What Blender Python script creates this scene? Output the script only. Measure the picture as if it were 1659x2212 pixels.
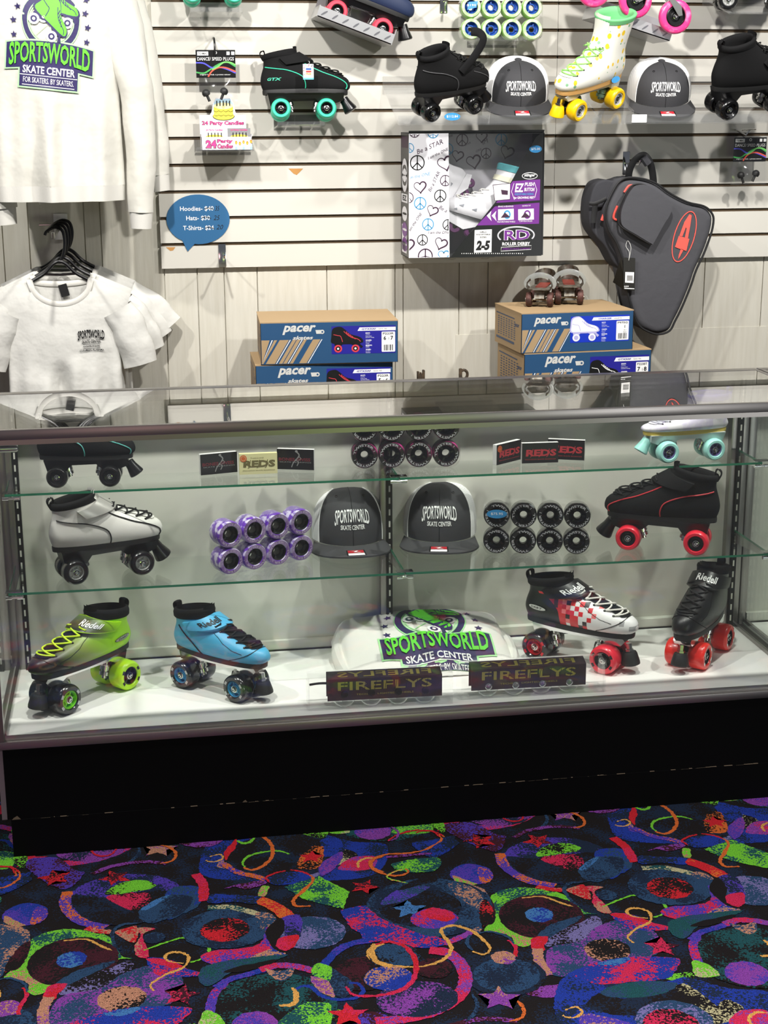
import bpy, bmesh, math, random
from math import sin, cos, pi, radians as rad, sqrt, atan2, hypot
from mathutils import Matrix, Vector, Quaternion
random.seed(7)
scn = bpy.context.scene
for o in list(bpy.data.objects): bpy.data.objects.remove(o)
COL = scn.collection

# ------------------------------------------------------------ camera, light, exposure
FPX, YAW, PITCH, ROLL = 3248.24, 0.162241, 0.259132, -0.004509
CAM = Vector((0.35529, -3.22993, 1.64610))
_f = Vector((sin(YAW)*cos(PITCH), cos(YAW)*cos(PITCH), -sin(PITCH)))
_r0 = Vector((cos(YAW), -sin(YAW), 0)); _u0 = _r0.cross(_f)
_r = _r0*cos(ROLL)+_u0*sin(ROLL); _u = _u0*cos(ROLL)-_r0*sin(ROLL)
cd = bpy.data.cameras.new('camera'); cam = bpy.data.objects.new('camera', cd); COL.objects.link(cam)
cam.matrix_world = Matrix((( _r.x,_u.x,-_f.x,CAM.x),(_r.y,_u.y,-_f.y,CAM.y),(_r.z,_u.z,-_f.z,CAM.z),(0,0,0,1)))
cd.sensor_fit = 'VERTICAL'; cd.sensor_height = 36; cd.sensor_width = 27; cd.lens = FPX/2212*36
cd.clip_start = .05; scn.camera = cam
scn.view_settings.view_transform = 'Standard'; scn.view_settings.look = 'None'
scn.view_settings.exposure = 0.50; scn.view_settings.gamma = 1.0; scn.view_settings.use_curve_mapping = False
scn.cycles.use_denoising = True
scn.cycles.max_bounces = 10; scn.cycles.transparent_max_bounces = 40; scn.cycles.diffuse_bounces = 4; scn.cycles.glossy_bounces = 4
scn.cycles.caustics_reflective = False; scn.cycles.sample_clamp_indirect = 6
wd = bpy.data.worlds.new('world'); scn.world = wd; wd.use_nodes = True
wd.node_tree.nodes['Background'].inputs[0].default_value = (.80, .86, 1, 1)
wd.node_tree.nodes['Background'].inputs[1].default_value = .10
def lamp(name, loc, tgt, energy, size, col=(1, .97, .93), spread=None):
    l = bpy.data.lights.new(name, 'AREA'); l.shape = 'DISK'; l.size = size; l.energy = energy; l.color = col
    if spread: l.spread = rad(spread)
    o = bpy.data.objects.new(name, l); COL.objects.link(o); o.location = loc
    o.rotation_euler = (Vector(tgt)-Vector(loc)).to_track_quat('-Z', 'Y').to_euler()
    return o
# ceiling track lamps above the counter, and dimmer rink lamps behind the customer
for i, x in enumerate((-.75, .30, 1.35, 2.4)):
    lamp('ceiling_lamp', (x, -.22, 2.75), (x, .85, 1.0), 17.5, .08, spread=140)
for x in (-.6, 1.0, 2.6):
    lamp('aisle_lamp', (x, -2.1, 2.6), (x, -1.9, 0), 44, .3, (1, .95, .93), 84)  # added fill, narrowed so that it pools on the carpet away from the case
lamp('rink_lamp', (-.5, -4.8, .6), (0.2, 0, .8), 4, .6, (.85, .45, .45))
lamp('rink_lamp', (1.6, -5.0, .35), (1.2, 0, .9), 6, .5, (.6, .85, .2))
lamp('rink_lamp', (3.7, -4.6, .6), (1.7, 0, .9), 16, .9, (.95, .95, .95))

def at(px, py, y=None, z=None, x=None):
    """the point of the place that the photograph shows at a pixel, on the plane named"""
    d = _f + _r*((px-829.5)/FPX) - _u*((py-1106)/FPX)
    if y is not None: t = (y-CAM.y)/d.y
    elif z is not None: t = (z-CAM.z)/d.z
    else: t = (x-CAM.x)/d.x
    return CAM + d*t

# ------------------------------------------------------------ materials
MATS = {}
def srgb(c):
    if isinstance(c, str): c = [int(c[i:i+2], 16)/255 for i in (0, 2, 4)]
    return tuple((v/12.92 if v <= .04045 else ((v+.055)/1.055)**2.4) for v in c)+(1,)
class NT:
    def __init__(s, name):
        s.m = bpy.data.materials.new(name); s.m.use_nodes = True; s.t = s.m.node_tree
        s.t.nodes.clear(); s.out = s.n('ShaderNodeOutputMaterial')
    def n(s, typ, **kw):
        nd = s.t.nodes.new(typ)
        for k, v in kw.items():
            if k.startswith('i_'):
                k = k[2:]; nd.inputs[int(k) if k.isdigit() else k.replace('_', ' ')].default_value = v
            else: setattr(nd, k, v)
        return nd
    def l(s, a, b): s.t.links.new(a, b)
    def ramp(s, fac, stops, mode='LINEAR'):
        r = s.n('ShaderNodeValToRGB'); r.color_ramp.interpolation = mode
        e = r.color_ramp.elements
        while len(e) < len(stops): e.new(.5)
        for q, (p, c) in zip(e, stops): q.position = p; q.color = srgb(c) if not (isinstance(c, tuple) and len(c) == 4) else c
        s.l(fac, r.inputs[0]); return r.outputs[0]
def pbr(name, col, rough=.5, metal=0, spec=.5, coat=0, noise=None, bump=0, bscale=200, bdist=.001, trans=0, sheen=0, emit=None):
    """noise = (scale, second colour, low, high): speckle of a second colour"""
    if name in MATS: return MATS[name]
    t = NT(name); b = t.n('ShaderNodeBsdfPrincipled'); t.l(b.outputs[0], t.out.inputs[0])
    b.inputs['Roughness'].default_value = rough; b.inputs['Metallic'].default_value = metal
    b.inputs['Specular IOR Level'].default_value = spec; b.inputs['Coat Weight'].default_value = coat
    b.inputs['Coat Roughness'].default_value = .08; b.inputs['Sheen Weight'].default_value = sheen
    b.inputs['Base Color'].default_value = srgb(col)
    if noise or bump:
        tc = t.n('ShaderNodeTexCoord')
    if noise:
        nz = t.n('ShaderNodeTexNoise', i_Scale=noise[0], i_Detail=3.0); t.l(tc.outputs['Object'], nz.inputs['Vector'])
        t.l(t.ramp(nz.outputs[0], [(noise[2], col), (noise[3], noise[1])]), b.inputs['Base Color'])
    if bump:
        nz = t.n('ShaderNodeTexNoise', i_Scale=bscale, i_Detail=4.0); t.l(tc.outputs['Object'], nz.inputs['Vector'])
        bp = t.n('ShaderNodeBump', i_Strength=bump, i_Distance=bdist); t.l(nz.outputs[0], bp.inputs['Height'])
        t.l(bp.outputs[0], b.inputs['Normal'])
    if emit: b.inputs['Emission Color'].default_value = srgb(col); b.inputs['Emission Strength'].default_value = emit
    MATS[name] = t.m; return t.m
def clear(name, tint=(.97, .985, .975), refl=1.0, rough=.0, f0=.04, haze=0):
    """glass and clear plastic: see-through, with a mirror share that grows at a grazing angle"""
    if name in MATS: return MATS[name]
    t = NT(name)
    lw = t.n('ShaderNodeLayerWeight', i_Blend=.5)
    p = t.n('ShaderNodeMath', operation='POWER', i_1=5.0); t.l(lw.outputs['Facing'], p.inputs[0])
    m = t.n('ShaderNodeMath', operation='MULTIPLY_ADD', i_1=(1-f0)*refl, i_2=f0*refl); t.l(p.outputs[0], m.inputs[0])
    tr = t.n('ShaderNodeBsdfTransparent'); tr.inputs[0].default_value = (*tint, 1)
    gl = t.n('ShaderNodeBsdfGlossy'); gl.inputs['Roughness'].default_value = rough; gl.inputs[0].default_value = (1, 1, 1, 1)
    base = tr.outputs[0]
    if haze:
        df = t.n('ShaderNodeBsdfDiffuse'); df.inputs[0].default_value = (.8, .82, .82, 1)
        hx = t.n('ShaderNodeMixShader', i_0=haze); t.l(tr.outputs[0], hx.inputs[1]); t.l(df.outputs[0], hx.inputs[2]); base = hx.outputs[0]
    mx = t.n('ShaderNodeMixShader'); t.l(m.outputs[0], mx.inputs[0]); t.l(base, mx.inputs[1]); t.l(gl.outputs[0], mx.inputs[2])
    t.l(mx.outputs[0], t.out.inputs[0]); MATS[name] = t.m; return t.m

# ------------------------------------------------------------ mesh builder
def ortho(d):
    d = d.normalized(); a = Vector((0, 0, 1)) if abs(d.z) < .9 else Vector((1, 0, 0))
    u = d.cross(a).normalized(); return u, d.cross(u).normalized()
class MB:
    def __init__(s): s.v = []; s.f = []; s.mi = []; s.mats = []; s.M = Matrix.Identity(4); s.cur = 0
    def mat(s, m):
        if m not in s.mats: s.mats.append(m)
        s.cur = s.mats.index(m); return s
    def add(s, vs, fs):
        b = len(s.v); M = s.M
        s.v += [M @ Vector(v) for v in vs]
        s.f += [tuple(i+b for i in f) for f in fs]; s.mi += [s.cur]*len(fs); return s
    def box(s, x0, x1, y0, y1, z0, z1, bev=0):
        if bev:
            bm = bmesh.new(); bmesh.ops.create_cube(bm, size=1)
            for v in bm.verts: v.co = ((x0+x1)/2+v.co.x*(x1-x0), (y0+y1)/2+v.co.y*(y1-y0), (z0+z1)/2+v.co.z*(z1-z0))
            bmesh.ops.bevel(bm, geom=list(bm.edges), offset=bev, segments=2, affect='EDGES', profile=.6)
            return s.bm(bm)
        vs = [(x, y, z) for z in (z0, z1) for y in (y0, y1) for x in (x0, x1)]
        return s.add(vs, [(0, 2, 3, 1), (4, 5, 7, 6), (0, 1, 5, 4), (2, 6, 7, 3), (0, 4, 6, 2), (1, 3, 7, 5)])
    def bm(s, bm):
        bm.verts.ensure_lookup_table(); bm.verts.index_update()
        s.add([v.co.copy() for v in bm.verts], [tuple(v.index for v in f.verts) for f in bm.faces]); bm.free(); return s
    def grid(s, P, nu, nv, cu=False, cv=False):
        """P(i, j) -> point; i in 0..nu, j in 0..nv"""
        a = nu if cu else nu+1; b = nv if cv else nv+1
        vs = [P(i, j) for j in range(b) for i in range(a)]
        fs = [(j*a+i, j*a+(i+1) % a, ((j+1) % b)*a+(i+1) % a, ((j+1) % b)*a+i) for j in range(nv) for i in range(nu)]
        return s.add(vs, fs)
    def lathe(s, prof, axis='z', n=32, c=(0, 0, 0)):
        """prof: (radius, along) list"""
        c = Vector(c)
        def P(i, j):
            r, h = prof[j]; a = 2*pi*i/n; q = (r*cos(a), r*sin(a), h)
            return c + Vector(q if axis == 'z' else (q[1], q[2], q[0]) if axis == 'y' else (q[2], q[0], q[1]))
        s.grid(P, n, len(prof)-1, cu=True); return s
    def tube(s, pts, r, n=8, closed=False, caps=True, flat=1.0, up=None):
        pts = [Vector(p) for p in pts]; m = len(pts); rr = r if isinstance(r, (list, tuple)) else [r]*m
        rings = []; u = None
        for k in range(m):
            if closed: d = pts[(k+1) % m]-pts[k-1]
            else: d = pts[min(k+1, m-1)]-pts[max(k-1, 0)]
            d = d.normalized() if d.length > 1e-9 else Vector((0, 0, 1))
            if up is not None: w = d.cross(Vector(up)).normalized(); u = w.cross(d)
            elif u is None: u, w = ortho(d)
            else: u = (u-d*u.dot(d)).normalized(); w = d.cross(u)
            rings.append([pts[k]+(w*cos(2*pi*i/n)+u*(sin(2*pi*i/n)*flat))*rr[k] for i in range(n)])
        b = [p for q in rings for p in q]; fs = []
        for k in range(m if closed else m-1):
            k2 = (k+1) % m
            fs += [(k*n+i, k*n+(i+1) % n, k2*n+(i+1) % n, k2*n+i) for i in range(n)]
        if caps and not closed: fs += [tuple(range(n))[::-1], tuple((m-1)*n+i for i in range(n))]
        return s.add(b, fs)
    def prism(s, out, d0, d1, plane='xz'):
        """outline of (a, b) points, pushed from d0 to d1 along the third axis"""
        def q(a, b, d): return {'xz': (a, d, b), 'xy': (a, b, d), 'yz': (d, a, b)}[plane]
        n = len(out)
        s.add([q(a, b, d0) for a, b in out]+[q(a, b, d1) for a, b in out],
              [tuple(range(n)), tuple(range(2*n-1, n-1, -1))]+[(i, i+n, (i+1) % n+n, (i+1) % n) for i in range(n)]); return s
    def text(s, txt, fn, size=1.0, width=None, height=None, bold=0.0, shear=0.0, spacing=1.0, sub=0, align='C'):
        """flat letters; fn maps a point (x, y) of the lettering (centred, baseline y=0) to a 3D point"""
        vs, fs = letters(txt, bold, shear, spacing, sub)
        x0 = min(v[0] for v in vs); x1 = max(v[0] for v in vs); y0 = min(v[1] for v in vs); y1 = max(v[1] for v in vs)
        sx = width/(x1-x0) if width else size; sy = height/(y1-y0) if height else (sx if width and not size else size)
        if width and not height and size == 1.0: sy = sx
        if height and not width: sx = sy
        cx = (x0+x1)/2 if align == 'C' else x0
        return s.add([fn((v[0]-cx)*sx, (v[1]-(y0 if height else 0))*sy) for v in vs], fs)
    def build(s, name, mat=None, parent=None, loc=None, smooth=True, angle=38, weld=False, flip=False, recalc=True):
        me = bpy.data.meshes.new(name); me.from_pydata([tuple(v) for v in s.v], [], s.f)
        ms = s.mats or ([mat] if mat else [])
        for m in ms: me.materials.append(m)
        if s.mats: me.polygons.foreach_set('material_index', s.mi)
        if weld or recalc:
            bm = bmesh.new(); bm.from_mesh(me)
            if weld: bmesh.ops.remove_doubles(bm, verts=bm.verts, dist=1e-5)
            if recalc: bmesh.ops.recalc_face_normals(bm, faces=bm.faces)
            bm.to_mesh(me); bm.free()
        if smooth:
            me.polygons.foreach_set('use_smooth', [True]*len(me.polygons)); me.set_sharp_from_angle(angle=rad(angle))
        me.update(); o = bpy.data.objects.new(name, me); COL.objects.link(o)
        if parent: o.parent = parent
        if loc is not None: o.location = loc
        return o
_LET = {}
def letters(txt, bold=0, shear=0, spacing=1, sub=0):
    k = (txt, bold, shear, spacing, sub)
    if k in _LET: return _LET[k]
    c = bpy.data.curves.new('t', 'FONT'); c.body = txt; c.offset = bold; c.shear = shear; c.space_character = spacing
    c.resolution_u = 2; c.fill_mode = 'FRONT'
    o = bpy.data.objects.new('t', c); COL.objects.link(o); bpy.context.view_layer.update()
    me = o.evaluated_get(bpy.context.evaluated_depsgraph_get()).to_mesh()
    bm = bmesh.new(); bm.from_mesh(me)
    if sub:
        for _ in range(sub):
            bmesh.ops.subdivide_edges(bm, edges=[e for e in bm.edges if e.calc_length() > .12], cuts=1)
        bmesh.ops.triangulate(bm, faces=bm.faces)
    bm.verts.index_update()
    r = ([tuple(v.co) for v in bm.verts], [tuple(v.index for v in f.verts) for f in bm.faces]); bm.free()
    bpy.data.objects.remove(o); bpy.data.curves.remove(c); _LET[k] = r; return r

def thing(name, label, cat, loc=(0, 0, 0), rot=(0, 0, 0), group=None, scale=1):
    o = bpy.data.objects.new(name, None); COL.objects.link(o); o.empty_display_size = .05
    o.location = loc; o.rotation_euler = rot; o.scale = (scale,)*3; return tag(o, label, cat, group)
def tag(o, label, cat, group=None):
    o['label'] = label; o['category'] = cat
    if group: o['group'] = group
    return o
def struct(o): o['kind'] = 'structure'; return o
def copy_tree(o, parent=None):
    c = o.copy(); COL.objects.link(c)
    if parent: c.parent = parent
    for ch in list(o.children): copy_tree(ch, c)
    return c
def plane_fn(o, ux, uy):
    o, ux, uy = Vector(o), Vector(ux), Vector(uy)
    return lambda x, y: o+ux*x+uy*y
def lerp(a, b, t): return a+(b-a)*t
def curve(ks, t):
    """smooth value through keys [(t, v)...]; v a number or tuple"""
    n = len(ks)
    if t <= ks[0][0]: return ks[0][1]
    if t >= ks[-1][0]: return ks[-1][1]
    for i in range(n-1):
        if ks[i][0] <= t <= ks[i+1][0]: break
    t0, t1 = ks[i][0], ks[i+1][0]; u = (t-t0)/(t1-t0)
    def sl(j):
        a, b = max(j-1, 0), min(j+1, n-1); return (ks[b][1]-ks[a][1])/(ks[b][0]-ks[a][0])
    v0, v1 = ks[i][1], ks[i+1][1]; m0, m1 = sl(i)*(t1-t0), sl(i+1)*(t1-t0)
    return (2*u**3-3*u*u+1)*v0+(u**3-2*u*u+u)*m0+(3*u*u-2*u**3)*v1+(u**3-u*u)*m1
def spline(pts, n, closed=False):
    pts = [Vector(p) for p in pts]; m = len(pts); out = []
    seg = m if closed else m-1
    for k in range(n if closed else n+1):
        t = k/n*seg; i = min(int(t), seg-1); u = t-i
        g = (lambda j: pts[j % m]) if closed else (lambda j: pts[max(0, min(m-1, j))])
        p0, p1, p2, p3 = g(i-1), g(i), g(i+1), g(i+2)
        out.append(.5*((2*p1)+(p2-p0)*u+(2*p0-5*p1+4*p2-p3)*u*u+(3*p1-p0-3*p2+p3)*u**3))
    return out
def rrect(x0, x1, y0, y1, r, n=4):
    o = []
    for cx, cy, a in ((x1-r, y1-r, 0), (x0+r, y1-r, 90), (x0+r, y0+r, 180), (x1-r, y0+r, 270)):
        o += [(cx+r*cos(rad(a+90*k/n)), cy+r*sin(rad(a+90*k/n))) for k in range(n+1)]
    return o
def ellipse(cx, cy, a, b, n=24): return [(cx+a*cos(2*pi*k/n), cy+b*sin(2*pi*k/n)) for k in range(n)]
def star(cx, cy, r, rot=90, q=.42): return [(cx+(r if k % 2 == 0 else r*q)*cos(rad(rot+36*k)), cy+(r if k % 2 == 0 else r*q)*sin(rad(rot+36*k))) for k in range(10)]
def flat(mb, out, fn):
    if len(out) < 5: mb.add([fn(a, b) for a, b in out], [tuple(range(len(out)))]); return mb
    bm = bmesh.new(); f = bm.faces.new([bm.verts.new((a, b, 0)) for a, b in out]); bmesh.ops.triangulate(bm, faces=[f]); bm.verts.index_update()
    mb.add([fn(v.co.x, v.co.y) for v in bm.verts], [tuple(v.index for v in f.verts) for f in bm.faces]); bm.free(); return mb
def ringf(mb, cx, cy, a, b, w, fn, n=28, a0=0, a1=360):
    full = abs(a1-a0) >= 360; m = n if full else n+1
    an = [rad(a0+(a1-a0)*k/n) for k in range(m)]
    vs = [fn(cx+(a+s)*cos(t), cy+(b+s)*sin(t)) for t in an for s in (-w/2, w/2)]
    mb.add(vs, [(2*k, 2*k+1, 2*((k+1) % m)+1, 2*((k+1) % m)) for k in range(n)]); return mb
def stroke(mb, pts, w, fn, n=0):
    """flat ribbon along 2D points"""
    if n: pts = [(p.x, p.y) for p in spline([(a, b, 0) for a, b in pts], n)]
    vs = []
    for k, (x, y) in enumerate(pts):
        ax, ay = pts[max(k-1, 0)]; bx, by = pts[min(k+1, len(pts)-1)]
        l = hypot(bx-ax, by-ay) or 1; nx, ny = -(by-ay)/l, (bx-ax)/l
        ww = w[k] if isinstance(w, list) else w
        vs += [fn(x-nx*ww/2, y-ny*ww/2), fn(x+nx*ww/2, y+ny*ww/2)]
    mb.add(vs, [(2*k, 2*k+1, 2*k+3, 2*k+2) for k in range(len(pts)-1)]); return mb

M_alu = pbr('brushed_aluminium', 'b4b4b0', .28, 1, bump=.05, bscale=90)
M_chrome = pbr('chrome', 'd8d8d8', .12, 1)
M_black = pbr('matte_black', '050505', .75, spec=.15)
M_white = pbr('white_paint', 'e6e4de', .55)
M_glass = clear('clear_glass', refl=.85)
M_gtop = clear('top_glass', (.975, .985, .975), refl=1.5, f0=.03)
M_gfront = clear('front_glass', refl=.85, haze=.018)  # haze puts a pale veil into the pane, standing in for room reflections
M_gedge = pbr('green_glass_edge', '2f7a5c', .15, coat=.5)
M_acryl = clear('clear_acrylic', (.975, .975, .975), refl=.9, f0=.06, haze=.03)
M_wrap = clear('shrink_wrap', (.985, .985, .985), refl=1.0, rough=.12, f0=.03, haze=.01)

# ------------------------------------------------------------ the setting
YW = 1.3134
m = NT('painted_plank'); b = m.n('ShaderNodeBsdfPrincipled', i_Roughness=.6); m.l(b.outputs[0], m.out.inputs[0])
tc = m.n('ShaderNodeTexCoord'); mp = m.n('ShaderNodeMapping'); mp.inputs['Scale'].default_value = (26, 26, 2.2); m.l(tc.outputs['Object'], mp.inputs[0])
nz = m.n('ShaderNodeTexNoise', i_Scale=3.0, i_Detail=6.0); m.l(mp.outputs[0], nz.inputs['Vector'])
m.l(m.ramp(nz.outputs[0], [(.25, 'c3bfb1'), (.75, 'cfccc0')]), b.inputs['Base Color'])
bp = m.n('ShaderNodeBump', i_Strength=.5, i_Distance=.002); m.l(nz.outputs[0], bp.inputs['Height']); m.l(bp.outputs[0], b.inputs['Normal'])
M_plank = m.m
mb = MB()
gx = [-1.6, -.9, -.45, -.2, -.02, .055, .215, .262, .442, .539, .619, .718, .929, 1.139, 1.164, 1.339, 1.43, 1.591, 1.817, 1.847, 2.132, 2.327, 2.6, 2.85, 3.2, 3.8]
for a, c in zip(gx, gx[1:]): mb.box(a+.0016, c-.0016, YW+.016, YW+.03, -.01, 2.95)
mb.box(-1.6, 3.8, YW+.022, YW+.05, -.01, 2.95)
mb.box(1.33, 2.4, YW+.0145, YW+.02, .2, .98)
struct(mb.build('wall_back', M_plank, smooth=False))
M_slat = pbr('slatwall_laminate', 'cecbc2', .42, bump=.12, bscale=60)
M_groove = pbr('groove_brown', '4d3d28', .7)
M_chip = pbr('bare_fibreboard', 'b8854a', .8)
mb = MB(); z0 = 1.8878; p = .0762
for pa, pb in ((.4345, 1.629), (1.6302, 3.0)):
    mb.mat(M_groove).box(pa+.004, pb, YW+.006, YW+.016, 1.203, 2.94)
    for k in range(-14, 9):
        zt = z0-k*p-.0095; zb = z0-(k+1)*p if k < 8 else 1.2035
        mb.mat(M_slat).box(pa, pb, YW, YW+.009, zb, zt)
        mb.mat(M_groove).box(pa+.002, pb, YW+.0005, YW+.012, zb-.0004, zb+.0004)
fw = lambda y: (lambda a, b_: Vector((a, y, b_)))
mb.mat(M_chip)
q = [at(x_, y_, y=YW-.0006) for x_, y_ in ((623, 364), (655, 364), (641, 378), (634, 375))]; mb.add(q, [(0, 1, 2, 3)])
q = [at(x_, y_, y=YW-.0006) for x_, y_ in ((358, 534), (379, 534), (374, 541), (368, 542))]; mb.add(q, [(0, 1, 2, 3)])
struct(mb.build('wall_back_slatwall', None, smooth=False, recalc=False))
# ------------------------------------------------------------ patterned rink carpet
CPT = {}
def yarn(a, b=None, dens=.5, sc=210):
    k = (a, b, dens)
    if k in CPT: return CPT[k]
    t = NT('carpet_'+a+('_'+b if b else '')); bs = t.n('ShaderNodeBsdfPrincipled', i_Roughness=.95); bs.inputs['Specular IOR Level'].default_value = .1; t.l(bs.outputs[0], t.out.inputs[0])
    tc = t.n('ShaderNodeTexCoord'); nz = t.n('ShaderNodeTexNoise', i_Scale=float(sc), i_Detail=2.0); t.l(tc.outputs['Object'], nz.inputs['Vector'])
    n2 = t.n('ShaderNodeTexNoise', i_Scale=700.0, i_Detail=1.0); t.l(tc.outputs['Object'], n2.inputs['Vector'])
    v = t.ramp(n2.outputs[0], [(.30, (.06, .06, .06, 1)), (.65, (.33, .33, .33, 1))])
    mx = t.n('ShaderNodeMix', data_type='RGBA', blend_type='MULTIPLY'); mx.inputs['Factor'].default_value = 1; t.l(v, mx.inputs['B'])
    if b:
        n3 = t.n('ShaderNodeTexNoise', i_Scale=14.0, i_Detail=1.0); t.l(tc.outputs['Object'], n3.inputs['Vector'])
        ad = t.n('ShaderNodeMath', operation='MULTIPLY_ADD', i_1=.95, i_2=-.475); t.l(n3.outputs[0], ad.inputs[0]); s = t.n('ShaderNodeMath', operation='ADD'); t.l(ad.outputs[0], s.inputs[0]); t.l(nz.outputs[0], s.inputs[1])
        th = .62-.24*dens; t.l(t.ramp(s.outputs[0], [(th-.012, YC[a]), (th+.012, YC[b])]), mx.inputs['A'])
    else: mx.inputs['A'].default_value = srgb(YC[a])
    t.l(mx.outputs['Result'], bs.inputs['Base Color'])
    bp = t.n('ShaderNodeBump', i_Strength=.5, i_Distance=.002); t.l(n2.outputs[0], bp.inputs['Height']); t.l(bp.outputs[0], bs.inputs['Normal'])
    CPT[k] = t.m; return t.m
YC = dict(black='1a1416', navy='1a2c48', slate='2c5078', blue='2040b4', violet='5c42c4', purple='9a48b8', lilac='8880c0', pink='ee2c5e', red='ec2434', orange='f87a34', yellow='ffbe60', lime='86ea3c', teal='1c5a60', tan='d89a7c', maroon='4a1828', cream='d8d0a0', sky='4a88cc')
Z1 = lambda x, y: at(x/3.95, 1740+y/3.95, z=0); Z2 = lambda x, y: at(400+x/3.95, 1740+y/3.95, z=0)
Z3 = lambda x, y: at(800+x/3.77, 1740+y/3.77, z=0); Z4 = lambda x, y: at(1220+x/3.779, 1700+y/3.779, z=0)
MOT = []
def sm(pts, n): return [(p.x, p.y) for p in spline(pts, n, True)]
def po(Z, c, *q, smooth=True):
    p = [Z(*a) for a in q]; MOT.append((c, sm(p, len(p)*5) if smooth else [(a.x, a.y) for a in p]))
def di(Z, c, x, y, r, k=1.0):
    a, e = Z(x, y), Z(x+r, y); R_ = (e-a).length; MOT.append((c, ellipse(a.x, a.y, R_, R_*k, 40)))
def st_(Z, c, x, y, r, rot=80): a, e = Z(x, y), Z(x+r, y); MOT.append((c, star(a.x, a.y, (e-a).length, rot, .45)))
def ri(Z, c, w, *q):
    p = [Z(*a) for a in q]; a, e = Z(*q[0]), Z(q[0][0]+w, q[0][1]); W = (e-a).length*.82; pts = spline(p, len(p)*6); L, R_ = [], []; n = len(pts)
    for k, v in enumerate(pts):
        d = (pts[min(k+1, n-1)]-pts[max(k-1, 0)]).normalized(); m_ = Vector((-d.y, d.x, 0))*W*.5*(.55+.45*min(1, 4*min(k, n-1-k)/n) if w < 60 else 1); L.append(v+m_); R_.append(v-m_)
    MOT.append((c, [(v.x, v.y) for v in L+R_[::-1]]))
y = yarn
# right foreground
po(Z4, y('blue', 'navy', .3), (-60, 1640), (20, 1545), (160, 1580), (300, 1620), (600, 1590), (860, 1590), (1000, 1560), (1340, 1650), (1700, 1700), (1720, 2050), (1000, 2120), (100, 2080), (-80, 1850))
po(Z4, y('black', 'navy', .5), (170, 1790), (280, 1690), (480, 1730), (700, 1700), (900, 1640), (1000, 1760), (1180, 1900), (480, 1870), (300, 1840))
po(Z4, y('slate', 'teal', .5), (290, 1690), (420, 1620), (650, 1590), (920, 1610), (800, 1690), (500, 1730)); po(Z4, y('black', 'cream', .42), (900, 1640), (1000, 1620), (1200, 1760), (1240, 1790), (1330, 1740), (1470, 1830), (1300, 1935), (1150, 1935), (1000, 1760))
di(Z4, y('slate', 'lilac', .4), 900, 1930, 320); di(Z4, y('black', 'pink', .4), 870, 1950, 230)
po(Z4, y('purple', 'pink', .4), (1340, 1980), (1420, 1840), (1650, 1830), (1659, 1980)); ri(Z4, y('yellow'), 34, (1530, 1960), (1505, 1890), (1560, 1845), (1659, 1850)); ri(Z4, y('yellow'), 28, (0, 1830), (90, 1800), (140, 1850), (60, 1890), (-20, 1870))
po(Z4, y('violet', 'tan', .4), (150, 1960), (160, 1860), (330, 1880), (520, 1930), (540, 1980))
# left third
po(Z1, y('slate', 'tan', .38), (-200, 1050), (60, 1030), (250, 1080), (230, 1250), (60, 1400), (-40, 1500), (-250, 1400)); po(Z1, y('navy', 'blue', .6), (-150, 640), (120, 610), (230, 600), (270, 640), (130, 720), (-60, 780))
ri(Z1, y('red'), 26, (-60, 545), (0, 530), (100, 530), (165, 575)); ri(Z1, y('orange'), 28, (165, 570), (160, 630), (60, 695), (-40, 715))
po(Z1, y('maroon', 'violet', .5), (210, 480), (480, 450), (650, 560), (720, 580), (560, 720), (330, 620)); st_(Z1, y('red', 'black', .35), 470, 620, 150, 30)
po(Z1, y('lime', 'black', .35), (120, 440), (230, 440), (225, 500), (185, 540), (130, 500)); ri(Z1, y('red'), 26, (770, 350), (800, 415), (880, 437), (960, 415), (1000, 350))
di(Z1, y('navy', 'violet', .35), 1060, 800, 500, .86); po(Z1, y('black', 'navy', .5), (620, 770), (900, 790), (1440, 730), (1420, 900), (1200, 1010), (900, 1020), (680, 940))
ri(Z1, y('purple', 'maroon', .5), 62, (790, 590), (930, 530), (1100, 497), (1250, 485), (1430, 500)); ri(Z1, y('orange'), 30, (1320, 335), (1440, 360), (1500, 410), (1470, 475), (1370, 500))
st_(Z1, y('red', 'maroon', .35), 985, 620, 150, 40); po(Z1, y('lime', 'black', .3), (905, 768), (960, 700), (1100, 650), (1250, 645), (1330, 690), (1200, 735)); po(Z1, y('black', 'pink', .48), (920, 780), (1240, 745), (1280, 830), (1150, 900), (1000, 850))
po(Z1, y('blue', 'slate', .5), (1430, 730), (1690, 700), (1700, 850), (1560, 930), (1420, 970)); po(Z1, y('slate', 'navy', .4), (1190, 960), (1200, 890), (1330, 810), (1450, 770), (1640, 790), (1560, 920), (1380, 990), (1260, 1010)); po(Z1, y('sky', 'slate', .5), (1200, 890), (1330, 810), (1440, 770), (1400, 810), (1270, 890))
ri(Z1, y('violet', 'orange', .42), 118, (575, 740), (555, 850), (610, 940), (740, 1010), (900, 1050)); ri(Z1, y('red', 'tan', .4), 80, (740, 1050), (830, 1075), (945, 1085))
di(Z1, y('blue', 'violet', .35), 215, 935, 190); po(Z1, y('violet', 'orange', .5), (260, 1010), (290, 900), (330, 870), (400, 900), (390, 970), (320, 1015)); po(Z1, y('lime', 'tan', .5), (28, 975), (50, 945), (130, 985), (215, 1030), (110, 1035), (50, 1010))
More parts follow.
